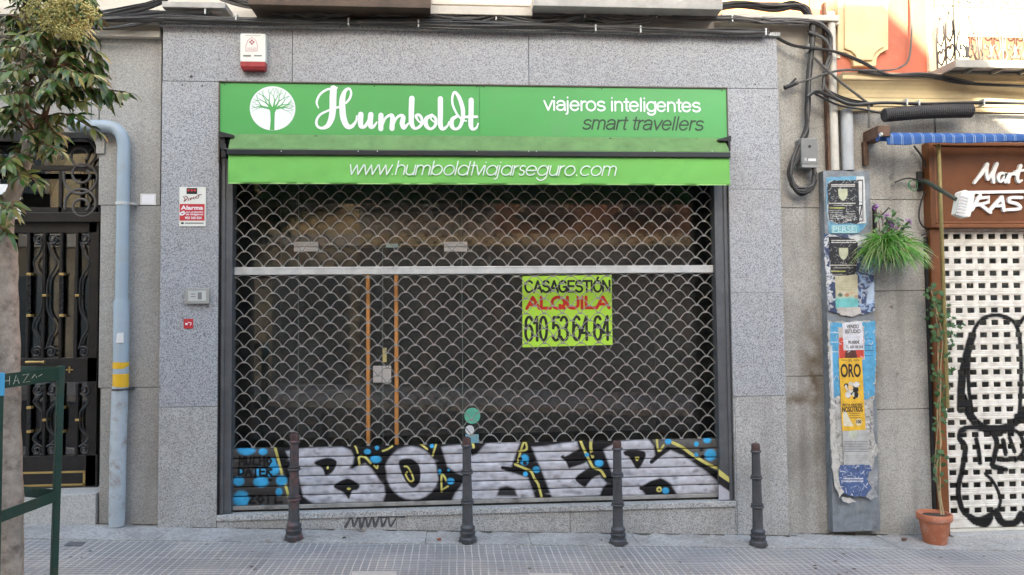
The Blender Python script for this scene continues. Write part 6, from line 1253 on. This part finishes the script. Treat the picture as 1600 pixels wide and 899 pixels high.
# floodlight on an arm
fl = thing('floodlight', 'white floodlight on a dark arm in front of the brown sign', 'lamp', (at(1440, 282, -.1)[0], 0, at(1440, 282, 0)[1]))
MB().pbox(1434.5, 268, 1443, 298, .07, .10).build('bracket', BLACK, fl, bevel=.003)
a = at(1441, 283, 0); b = at(1494, 312, -.42); MB().tube([(a[0], .06, a[1]), (a[0] + .03, 0, a[1]), (b[0], -.42, b[1])], [.018, .022, .018], 10).build('arm', mat('dark_grey_green_arm', (.06, .075, .06), .5, .3), fl, smooth=True)
mb = MB(); Y = -.42; P = [(1491, 335), (1497, 301), (1503, 298), (1518, 304), (1517, 312), (1511, 340), (1505, 341)]
mb.prism(poly_px(P, Y), Y - .05, Y + .05); mb.build('lamp_head', IVORY, fl, bevel=.008)
mb = MB(); 
for k in range(7): x0_, y0_ = 1499 - k * .9, 305 + k * 4.6; mb.prism(poly_px([(x0_, y0_), (x0_ + 14, y0_ + 4.5), (x0_ + 13.5, y0_ + 7.2), (x0_ - .5, y0_ + 2.7)], Y - .051), Y - .0535, Y - .0495)
mb.build('fins', mat('lamp_glass_grey', (.50, .51, .54), .3), fl)
mb = MB(); mb.tube([tuple(v) for v in catmull([(*at(1398, 284, .04)[:1], .04, at(1398, 284)[1]), (at(1420, 278)[0], .03, at(1420, 278)[1]), (at(1440, 281)[0], .02, at(1440, 281)[1])], None, 8)], .008, 6); mb.build('cable', CABLE, fl, smooth=True)
mb = MB(); c0 = at(1426, 290, .05); mb.tube([(c0[0] + .045 * math.cos(t_) * (1 + .1 * math.sin(t_ * .7)), .05 - .006 * t_ / 3, c0[1] + .05 * math.sin(t_)) for t_ in np.linspace(0, 11, 60)], .004, 5); mb.build('cable', mat('green_wire', (.07, .22, .09), .5), fl, smooth=True)
tag(MB().tube([tuple(v) for v in catmull([(at(px, py, .05)[0], .05, at(px, py, .05)[1]) for px, py in ((1428, 228), (1440, 245), (1446, 262))], None, 8)], .009, 6).build('loose_cable', CABLE, loc=(at(1440, 245)[0], .05, at(1440, 245)[1]), smooth=True), 'short black cable under the blue awning left of the brown sign', 'cable')
tag(MB().tube([tuple(v) for v in catmull([(at(px, py, .05)[0], .05, at(px, py, .05)[1]) for px, py in ((1445, 300), (1438, 320), (1436, 340), (1442, 354), (1455, 360), (1440, 368))], None, 8)], .007, 6).build('loose_cable', CABLE, loc=(at(1440, 340)[0], .05, at(1440, 340)[1]), smooth=True), 'thin black cable looping down below the floodlight bracket', 'cable')
q = at(1452, 398, .05); tag(MB().disc(q[0], q[1], .03, .03, .099, 14, rz=.055).build('wall_ring', RUST, loc=(q[0], .08, q[1]), bevel=.006), 'rusty oval fitting on the wall beside the brown post', 'fitting')
# ------------------------------------------------------------------ plants
class Leaves:
    """many small folded leaves gathered into one crown mesh, each leaf with its own tint"""
    def __init__(s): s.v = []; s.f = []; s.c = []
    def leaf(s, p, d, up, L_, w, col, curl=.25, tip=None, edge=0):
        d = Vector(d).normalized(); up = Vector(up); r = d.cross(up)
        r = r.normalized() if r.length > 1e-5 else Vector((1, 0, 0)); n = r.cross(d).normalized(); b = len(s.v); p = Vector(p)
        st = ((0, .06), (.25, .8), (.55, 1.0), (.82, .55), (1, .03))
        for t, k in st:
            c = p + d * (L_ * t) - n * (curl * L_ * t * t)
            for e in (-1, 0, 1): s.v.append(tuple(c + r * (e * w * .5 * k) + n * (abs(e) * w * .13 * k))); s.c.append(tuple(np.array(col if tip is None or (t < .7 and e * edge <= 0) else tip)))
        for i in range(4):
            for j in range(2): a = b + i * 3 + j; s.f.append((a, a + 1, a + 4, a + 3))
    def blade(s, pts, w, c0, c1):
        b = len(s.v); n = len(pts)
        for i, p in enumerate(pts):
            p = Vector(p); t = Vector(pts[min(n - 1, i + 1)]) - Vector(pts[max(0, i - 1)]); r = t.cross(Vector((0, 1, 0.15))); r = r.normalized() if r.length > 1e-6 else Vector((1, 0, 0))
            k = w * (1 - .85 * (i / (n - 1)) ** 2); s.v += [tuple(p - r * k / 2), tuple(p + r * k / 2)]; q = i / (n - 1); cc = tuple(np.array(c0) * (1 - q) + np.array(c1) * q); s.c += [cc, cc]
        for i in range(n - 1): s.f.append((b + 2 * i, b + 2 * i + 1, b + 2 * i + 3, b + 2 * i + 2))
    def build(s, name, m, parent):
        me = bpy.data.meshes.new(name); V = np.array(s.v) - np.array(BASE[parent]); me.from_pydata(V.tolist(), [], s.f); me.materials.append(m)
        a = me.color_attributes.new('paint', 'FLOAT_COLOR', 'POINT'); c = np.ones((len(s.v), 4), np.float32); c[:, :3] = np.array(s.c); a.data.foreach_set('color', c.ravel()); me.shade_smooth(); me.update()
        o = bpy.data.objects.new(name, me); COL.objects.link(o); o.parent = parent; BASE[o] = BASE[parent]; return o
R_ = random.Random(11)
def rv(k=1.0): return Vector((R_.uniform(-k, k), R_.uniform(-k, k), R_.uniform(-k, k)))
# ---- street tree
TYY = -2.05
def tp(px, py, dy=0.0): q = at(px, py, TYY + dy); return Vector((q[0], TYY + dy, q[1]))
tb = tp(10, 960); tz = gz(tb.x)
tree = thing('street_tree', 'street tree with smooth pale trunk, dark glossy leaves and yellow flowers at left', 'tree', (tb.x, TYY, tz))
trunk = [Vector((tb.x + .01, TYY, tz - .05)), tp(13, 899), tp(12, 780), tp(10, 650), tp(9, 520), tp(8, 430), tp(7, 380)]
pts, wd = catmull([list(p) for p in trunk], np.array([.093, .083, .080, .077, .072, .068, .066]), 6)
wd = wd * (1 + .035 * np.sin(np.arange(len(wd)) * 1.7) + .03 * np.sin(np.arange(len(wd)) * .63))
MB().tube([tuple(p) for p in pts], list(wd), 18).build('trunk', BARK, tree, smooth=True)
l1 = [tp(7, 385), tp(9, 345), tp(18, 310), tp(34, 270), tp(44, 232), tp(44, 190, .02), tp(41, 140, .05), tp(35, 80, .1), tp(40, 0, .1), tp(38, -90, .15)]
l2 = [tp(7, 385), tp(-2, 340, -.02), tp(-22, 290, -.06), tp(-45, 220, -.1), tp(-70, 120, -.1), tp(-80, -40, -.1)]
l3 = [tp(44, 225), tp(66, 190, -.08), tp(80, 140, -.14), tp(92, 80, -.2), tp(110, 10, -.2)]
limbs = [catmull([list(p) for p in l], None, 6) for l in (l1, l2, l3)]
for l, (w0, w1) in zip(limbs, ((.050, .014), (.046, .016), (.022, .008))): MB().tube([tuple(p) for p in l], list(np.linspace(w0, w1, len(l))), 12).build('limb', BARK if l is not limbs[2] else TWIG, tree, smooth=True)
allp = np.concatenate(limbs)
tips = []
for _ in range(120):      # main mass over the top left
    tips.append((R_.uniform(-60, 122), R_.uniform(-90, 150), R_.uniform(-.5, .45)))
for _ in range(30): tips.append((R_.uniform(95, 150), R_.uniform(-50, 130), R_.uniform(-.35, .2)))
for _ in range(34): tips.append((R_.uniform(-50, 95), R_.uniform(150, 250), R_.uniform(-.4, .35)))
for _ in range(14): tips.append((R_.uniform(-45, 72), R_.uniform(240, 330), R_.uniform(-.35, .2)))
tips += [(205, 146, -.1), (178, 150, -.05), (150, 120, -.2), (140, 68, -.15), (156, 28, -.1), (152, 205, -.15), (120, 180, -.2), (94, 236, -.22), (60, 288, -.2), (18, 330, -.22), (12, 365, -.15), (160, 115, -.05), (135, 160, -.2), (185, 148, -.08), (168, 138, -.08), (142, 135, -.12), (156, 104, -.1), (158, 92, -.1), (176, 158, -.05), (120, 140, -.15), (100, 150, -.25), (152, 90, -.1)]
def lcol():
    k = R_.random()
    if k < .14: return (.19, .21, .05)
    if k < .17: return (.20, .13, .06)
    if k < .55: return (.105, .175, .032)
    return (.046 * R_.uniform(.7, 1.3), .105 * R_.uniform(.75, 1.35), .020)
LV = Leaves(); tw = MB()
for (px, py, dy) in tips:
    e = tp(px, py, dy); D_ = np.linalg.norm(allp - np.array(e), axis=1) + np.maximum(0, allp[:, 2] - e.z) * .6; a = Vector(allp[int(np.argmin(D_))])
    mid = (a + e) / 2 + rv(.05) + Vector((0, 0, .06)); P = [Vector(v) for v in catmull([list(a), list(mid), list(e)], None, 6)]
    tw.tube([tuple(p) for p in P], list(np.linspace(.007, .0025, len(P))), 5)
    ln = (e - a).length; n = max(15, int(ln * 40)); n = min(n, 30)
    for k in range(n):
        t_ = 1 - (k / n) ** 1.2 * .75; i = min(len(P) - 2, int(t_ * (len(P) - 1))); q = P[i].lerp(P[i + 1], t_ * (len(P) - 1) - i); ax = (P[i + 1] - P[i]).normalized()
        side = ax.cross(Vector((0, -.4, 1)) + rv(.5)); side = side.normalized() if side.length > .01 else Vector((1, 0, 0))
        if k % 2: side = -side
        d = (side * 1.0 + ax * R_.uniform(.2, 1.0) + Vector((0, -.2, -R_.uniform(.0, .9)))) if k else ax
        c = lcol(); tip = tuple(np.array(c) * 1.0) if R_.random() < .62 else R_.choice(((.26, .25, .09), (.30, .23, .10), (.22, .22, .07)))
        LV.leaf(q, d, Vector((0, -.55, 1)) + rv(.7), R_.uniform(.060, .102), R_.uniform(.024, .036), c, R_.uniform(.25, .75), tip, R_.choice((-1, 0, 1)))
tw.build('twigs', TWIG, tree, smooth=True); LV.build('crown', LEAFM, tree)
FLM = mat('cream_yellow_blossom', (.56, .51, .20), .8, var=.35, scale=40)
fm = MB()
for px, py, n, sz in ((108, 6, 520, .10), (88, 24, 420, .075), (78, 40, 300, .06), (122, 34, 420, .075), (100, 50, 330, .06), (62, 8, 380, .08), (48, 26, 240, .06), (118, 54, 200, .05), (10, -20, 300, .08), (140, 20, 260, .055), (92, 4, 300, .07)):
    c = tp(px, py, -.42)
    for _ in range(n):
        d = rv(); 
        if d.length > 1: continue
        p = c + Vector((d.x * sz * 1.1, d.y * sz, d.z * sz * .75)); r = R_.uniform(.004, .0085)
        fm.add([p + Vector(v) * r for v in ((1, 0, 0), (-1, 0, 0), (0, 1, 0), (0, -1, 0), (0, 0, 1), (0, 0, -1))], [(0, 2, 4), (2, 1, 4), (1, 3, 4), (3, 0, 4), (2, 0, 5), (1, 2, 5), (3, 1, 5), (0, 3, 5)])
    fm.tube([tuple(c + Vector((-.01, .06, -.05))), tuple(c), tuple(c + Vector((0, 0, .06)))], .003, 4)
fm.build('blossom', FLM, tree)
# ---- tree guard
gd = thing('tree_guard', 'dark green steel tree guard around the street tree with scribbled upper band', 'tree guard', (tb.x + .15, TYY, tz))
def gp3(px, py, Y): q = at(px, py, Y); return Vector((q[0], Y, q[1]))
A0, A1 = gp3(95, 572, -2.02), None; B0 = gp3(-1, 584, -2.5); C0 = gp3(-34, 570, -1.70)
def post(p, dx=0.0):
    zb_ = gz(p.x) - .02; return MB().tube([(p.x - dx, p.y, zb_), (p.x, p.y, p.z)], .026, 4).build('post', GUARD, gd, bevel=.003)
post(A0, .025); post(B0); post(C0)
def band(a, b, z0, z1):
    d = (b - a).normalized(); n = Vector((-d.y, d.x, 0)) * .004
    mb = MB(); vs = []
    for p in (a, b):
        for zz in (z0, z1):
            for s_ in (-1, 1): vs.append((p.x + n.x * s_, p.y + n.y * s_, p.z + zz))
    return mb.add(vs, [(0, 1, 3, 2), (4, 6, 7, 5), (0, 2, 6, 4), (1, 5, 7, 3), (2, 3, 7, 6), (0, 4, 5, 1)]).build('band', GUARD, gd)
off = Vector((0, -.028, 0))
b1 = band(A0 + off, B0 + off, -.085, -.005); band(A0, C0, -.075, -.005); band(B0, C0, -.075, -.005)
zl_ = gp3(85, 766, -2.02).z - A0.z
for s_, e_, o_ in ((A0, B0, off), (A0, C0, Vector()), (B0, C0, Vector())): band(s_ + o_, e_ + o_, zl_ - .062, zl_)
mb = MB(); da = (A0 - B0); ta = lambda t_, z: B0 + off + da * t_ + Vector((.001, -.0065, z))
HZ = mat('chalky_scribble', (.42, .44, .38), .7, var=.3, scale=30)
for P in ([(.12, -.07), (.12, -.02)], [(.20, -.07), (.20, -.02)], [(.12, -.045), (.20, -.045)], [(.26, -.07), (.30, -.02), (.35, -.07)], [(.28, -.052), (.33, -.052)], [(.40, -.025), (.50, -.022), (.41, -.068), (.52, -.066)], [(.55, -.05), (.60, -.03), (.63, -.05)], [(.66, -.045), (.72, -.035)]):
    mb.tube([tuple(ta(*q)) for q in P], .0035, 4)
mb.build('scribble', HZ, b1)
mb = MB(); mb.tube([(B0.x, B0.y, B0.z - .12), (B0.x, B0.y, B0.z + .004)], .029, 4); mb.build('blue_tape', BLUEP, gd)
# ---- terracotta pot with a climbing vine
px0 = at(1461, 845, -.17)[0]; pzb = gz(px0) + .006
pot = thing('flower_pot', 'terracotta flower pot on the pavement beside the perforated shutter', 'pot', (px0, -.17, pzb))
MB().lathe([(0, 0), (.094, 0), (.098, .006), (.128, .20), (.130, .205), (.143, .207), (.149, .215), (.150, .262), (.146, .268), (.134, .268), (.130, .258), (.126, .232), (0, .232)], (px0, -.17, pzb), 36).build('body', TERRA, pot, smooth=True)
MB().lathe([(.001, .0), (.124, .001), (.10, .014), (0, .022)][::-1], (px0, -.17, pzb + .232), 20).build('soil', SOIL, pot)
ivy = thing('climbing_vine', 'green climbing vine growing from the terracotta pot up the brown post', 'plant', (px0, -.17, pzb + .24))
stp = [(1463, 803), (1466, 770), (1465, 730), (1468, 690), (1466, 650), (1469, 610), (1466, 570), (1468, 530), (1463, 495), (1458, 465), (1452, 448)]
STM = mat('pale_vine_stem', (.34, .26, .14), .8, var=.25, scale=20)
mbs = MB(); sp_ = None
for k in range(3):
    P = catmull([(at(x + R_.uniform(-3, 3), y, -.08)[0], (-.17 if y > 790 else -.06 - .02 * k + R_.uniform(-.02, .02)), at(x, y, -.08)[1]) for x, y in stp], None, 7); mbs.tube([tuple(p) for p in P], list(np.linspace(.0065, .003, len(P))), 6); sp_ = P if k == 0 else sp_
mbs.build('stem', STM, ivy, smooth=True)
LI = Leaves()
def ivyleaf(c, r_, col):
    n = Vector((R_.uniform(-.5, .5), -1, R_.uniform(-.2, .7))).normalized(); u = n.cross(Vector((0, 0, 1)) + rv(.9)).normalized(); v = n.cross(u); b = len(LI.v)
    sh = ((0, .3), (.75, .25), (.55, -.15), (.8, -.55), (.25, -.5), (0, -1.05), (-.25, -.5), (-.8, -.55), (-.55, -.15), (-.75, .25)); LI.v.append(tuple(c + n * .1 * r_)); LI.c.append(col)
    for x, y in sh: LI.v.append(tuple(c + u * x * r_ + v * y * r_)); LI.c.append(col)
    for k in range(10): LI.f.append((b, b + 1 + k, b + 1 + (k + 1) % 10))
def gcol(): k = R_.uniform(.75, 1.4); return (.034 * k, .095 * k, .025 * k)
for i in range(165):
    t_ = R_.random(); y = 445 + (1 - (t_ ** .55)) * 345 if R_.random() < .8 else R_.uniform(450, 720); i_ = int(np.argmin(np.abs(sp_[:, 2] - at(1465, y, -.08)[1]))); c = Vector(sp_[i_])
    sp = .10 if 480 < y < 600 else .06; c += Vector((R_.uniform(-sp, sp * 1.1), -R_.uniform(.0, .08), R_.uniform(-.03, .03)))
    ivyleaf(c, R_.uniform(.020, .042), gcol())
for (x, y) in ((1478, 490), (1490, 498), (1498, 512), (1485, 510), (1505, 508), (1492, 525), (1480, 520), (1488, 540), (1475, 505), (1482, 478)): ivyleaf(Vector((at(x, y, -.06)[0], -.07, at(x, y, -.06)[1])), R_.uniform(.025, .04), gcol())
LI.build('leaves', GRASSM, ivy)
# ---- hanging grass plant with purple flowers
hc = at(1388, 385, -.1); hp = thing('hanging_grass_plant', 'tufted grassy plant hanging on the wall beside the posters', 'plant', (hc[0], -.1, hc[1]))
MB().lathe([(0, -.16), (.07, -.155), (.105, -.02), (.11, 0), (.10, 0), (.09, -.02), (0, -.03)], (hc[0], -.06, hc[1]), 20).build('hanging_pot', mat('dark_plastic_pot', (.05, .035, .025), .7), hp, smooth=True)
mb = MB(); a = at(1367, 335, .08); mb.box(a[0] - .014, a[0] + .008, .06, .099, hc[1] - .08, a[1] + .08); mb.tube([(a[0], .06, hc[1] + .1), (a[0] + .02, -.06, hc[1] - .0), (hc[0], -.07, hc[1] - .0)], .007, 6); mb.tube([(a[0], .06, a[1] - .05), (at(1383, 330)[0], -.02, at(1383, 330)[1]), (at(1386, 325)[0], -.03, at(1386, 325)[1]), (at(1388, 328)[0], -.03, at(1388, 328)[1])], .006, 6); mb.build('wall_hook', BLACK, hp, smooth=True)
GR = Leaves()
for _ in range(1150):
    a = R_.uniform(0, 2 * math.pi); el = R_.uniform(.05, 1.25); L_ = R_.uniform(.14, .31); d = Vector((math.cos(a) * math.cos(el), math.sin(a) * math.cos(el) * .8 - .25, math.sin(el))).normalized()
    p = Vector((hc[0], -.07, hc[1] - .01)) + Vector((R_.uniform(-.09, .09), R_.uniform(-.07, .07), R_.uniform(-.03, .02))); pts = [p.copy()]; vel = d * (L_ / 5); drop = R_.uniform(.018, .034)
    for k in range(6): p = p + vel; vel = vel + Vector((0, 0, -drop * .55)); p.y = min(p.y, .07); pts.append(p.copy())
    k = R_.uniform(.7, 1.35); c0 = (.06 * k, .23 * k, .018 * k); c1 = (.38, .45, .22) if R_.random() < .36 else (.09 * k, .27 * k, .03 * k); GR.blade(pts, R_.uniform(.009, .014), c0, c1)
for _ in range(60):      # bluish wisps on the left
    p = Vector((hc[0] - .1, -.08, hc[1] - .08)) + rv(.07); pts = [p + Vector((-.02 * k + R_.uniform(-.01, .01), 0, -.025 * k)) for k in range(6)]; GR.blade(pts, .008, (.10, .28, .22), (.25, .42, .42))
GR.build('grass_blades', GRASSM, hp)
fw = thing('purple_flower_plant', 'leggy plant with small purple flowers above the hanging grass', 'plant', (hc[0], -.05, hc[1]))
FL = Leaves(); ms = MB()
for x, y in ((1366, 324), (1380, 338), (1385, 350), (1393, 356), (1420, 348), (1396, 335), (1408, 352), (1374, 330), (1405, 342)):
    e = Vector((at(x, y, -.06)[0], -.06 + R_.uniform(-.05, .03), at(x, y, -.06)[1])); s0 = Vector((hc[0] + R_.uniform(-.05, .05), -.06, hc[1])); P = [Vector(v) for v in catmull([list(s0), list((s0 + e) / 2 + Vector((R_.uniform(-.03, .03), 0, .03))), list(e)], None, 5)]; ms.tube([tuple(p) for p in P], .0035, 5)
    for k in range(7): q = P[R_.randrange(3, len(P))]; g = R_.uniform(.7, 1.3); FL.leaf(q, rv() + Vector((0, -.5, .2)), Vector((0, -1, .5)), R_.uniform(.045, .08), R_.uniform(.022, .036), (.05 * g, .11 * g, .03 * g), .3)
    if (x, y) not in ((1396, 335), (1408, 352), (1374, 330), (1405, 342)):
        for k in range(12): FL.leaf(e + rv(.018), rv() + Vector((0, -.6, 0)), rv(), .034, .02, (.36 * R_.uniform(.7, 1.1), .15, .40 * R_.uniform(.8, 1.2)), .2)
for k in range(14): q = Vector((at(1410, 390, -.2)[0], -.23, at(1410, 390, -.2)[1])) + rv(.025); FL.leaf(q, rv(), Vector((0, -1, 0)), .035, .022, (.30, .09, .05), .3)
ms.build('stems', TWIG, fw, smooth=True); FL.build('leaves', LEAFM, fw)
# ---- fallen leaves and litter
def ground_leaf(px, py, lb, s_, m=DRYLEAF):
    x, y = ground_at(px, py); z = gz(x) + .012; mb = MB(); a = R_.uniform(0, 6.28); ca, sa = math.cos(a), math.sin(a); vs = []
    for u, v, h in ((-1, 0, .0), (-.4, .42, .22), (.3, .38, .3), (1, 0, .12), (.3, -.38, .02), (-.4, -.42, .1), (0, 0, .12)): vs.append((x + s_ * (u * ca - v * sa), y + s_ * (u * sa + v * ca), z + s_ * h))
    mb.add(vs, [(6, 0, 1), (6, 1, 2), (6, 2, 3), (6, 3, 4), (6, 4, 5), (6, 5, 0)]); o = mb.build('fallen_leaf', m, loc=(x, y, z)); sm = o.modifiers.new('thickness', 'SOLIDIFY'); sm.thickness = .001; tag(o, lb, 'leaf', 'dry leaves on the pavement')
ground_leaf(564, 832, 'curled dry leaf at the foot of the scribbled plinth', .045); ground_leaf(686, 846, 'reddish dry leaf just left of the second bollard base', .042, mat('red_dry_leaf', (.25, .07, .03), .8, var=.3, scale=30)); ground_leaf(684, 830, 'small dry leaf close to the plinth left of the second bollard', .028)
ground_leaf(538, 843, 'thin dark leaf on the slab strip between first two bollards', .026, SOIL); ground_leaf(1413, 846, 'brown dry leaf cluster left of the flower pot', .045, mat('brown_dry_leaf', (.12, .06, .035), .8, var=.4, scale=30)); ground_leaf(1369, 838, 'dark leaf fragment right below the metal cover panel', .024, SOIL)
ground_leaf(1281, 833, 'pale scrap of litter at the foot of the stone pier', .03, WHITEP); ground_leaf(940, 846, 'dark speck of leaf left of the third bollard', .016, SOIL); ground_leaf(1062, 881, 'dark dry leaf on the tiles between third and fourth bollards', .022, SOIL); ground_leaf(418, 847, 'pale dry leaf left of the red worn bollard', .028)
# ------------------------------------------------------------------ houses across the street (seen mirrored in the glass; they shade the street)
OY = -14.0
def house(name, lb, x0, x1, h, wallm, gable=None, trim=CREAM, nwin=4, shopm=None):
    shopm = shopm or mat('dark_shop_cladding', (.15, .145, .14), .7, var=.4, scale=1.5)
    t = thing(name, lb, 'building', ((x0 + x1) / 2, OY, 0)); mb = MB()
    P = [(x0, -1.2), (x1, -1.2), (x1, h)] + (gable or []) + [(x0, h)]; mb.prism(P[::-1], OY - 8, OY); mb.build('wall', wallm, t)
    w = (x1 - x0) / nwin; fr = MB(); gl_ = MB(); bl = MB(); lv = [1.2] + [5.2 + 3.3 * k for k in range(int((h - 5.2 - 1.2) / 3.3))]
    if len(lv) < 2: lv.append(5.0)
    for k in range(nwin):
        cx = x0 + w * (k + .5)
        for i, z in enumerate(lv):
            if not i: gl_.box(cx - w * .4, cx + w * .4, OY + .121, OY + .13, -.2, 3.2); continue
            ww, hh = (1.15, 2.2) if i else (w * .8, 2.6); zb_ = z if i else -.2
            if not i: hh = 3.2
            fr.box(cx - ww / 2 - .12, cx + ww / 2 + .12, OY + .001, OY + .06, zb_ - .1, zb_ + hh + .15); gl_.box(cx - ww / 2, cx + ww / 2, OY + .061, OY + .08, zb_, zb_ + hh)
            if i: bl.box(cx - .85, cx + .85, OY + .081, OY + .6, zb_ - .2, zb_ - .08); [bl.box(cx - .85 + q * .1, cx - .835 + q * .1, OY + .58, OY + .6, zb_ - .08, zb_ + .9) for q in range(18)]
    MB().box(x0 + .02, x1 - .02, OY + .001, OY + .12, -1.2, 3.99).build('shop_floor_cladding', shopm, t)
    fr.build('window_frame', trim, t); gl_.build('window', mat('far_window_dark', (.10, .11, .12), .25), t); bl.build('balcony', IRON, t)
    mb = MB(); mb.box(x0, x1, OY + .001, OY + .2, 4.0, 4.35); mb.box(x0, x1, OY + .001, OY + .35, h - .4, h - .05) if not gable else None; mb.build('cornice', trim, t)
BRK = mat('red_brick', (.33, .19, .12), .85, var=.25, scale=2)
GREYST = mat('grey_ashlar', (.42, .39, .35), .85, var=.2, scale=2)
house('cream_building', 'tall cream building across the street to the left', -24, -2.76, 14.0, CREAM, trim=CREAM2, nwin=8, shopm=mat('tan_shop_cladding', (.36, .30, .21), .7, var=.4, scale=1.2))
house('ochre_building', 'narrow ochre building across the street', -2.75, 1.1, 12.98, GREYST, nwin=2)
house('brick_building', 'brick building across the street with sloping party wall', 1.11, 24, 7.6, BRK, gable=[(4.4, 7.6), (4.25, 11.15), (3.25, 11.78), (2.62, 12.22), (2.35, 12.53), (1.98, 12.93), (1.70, 13.2), (1.11, 13.2)], nwin=8)
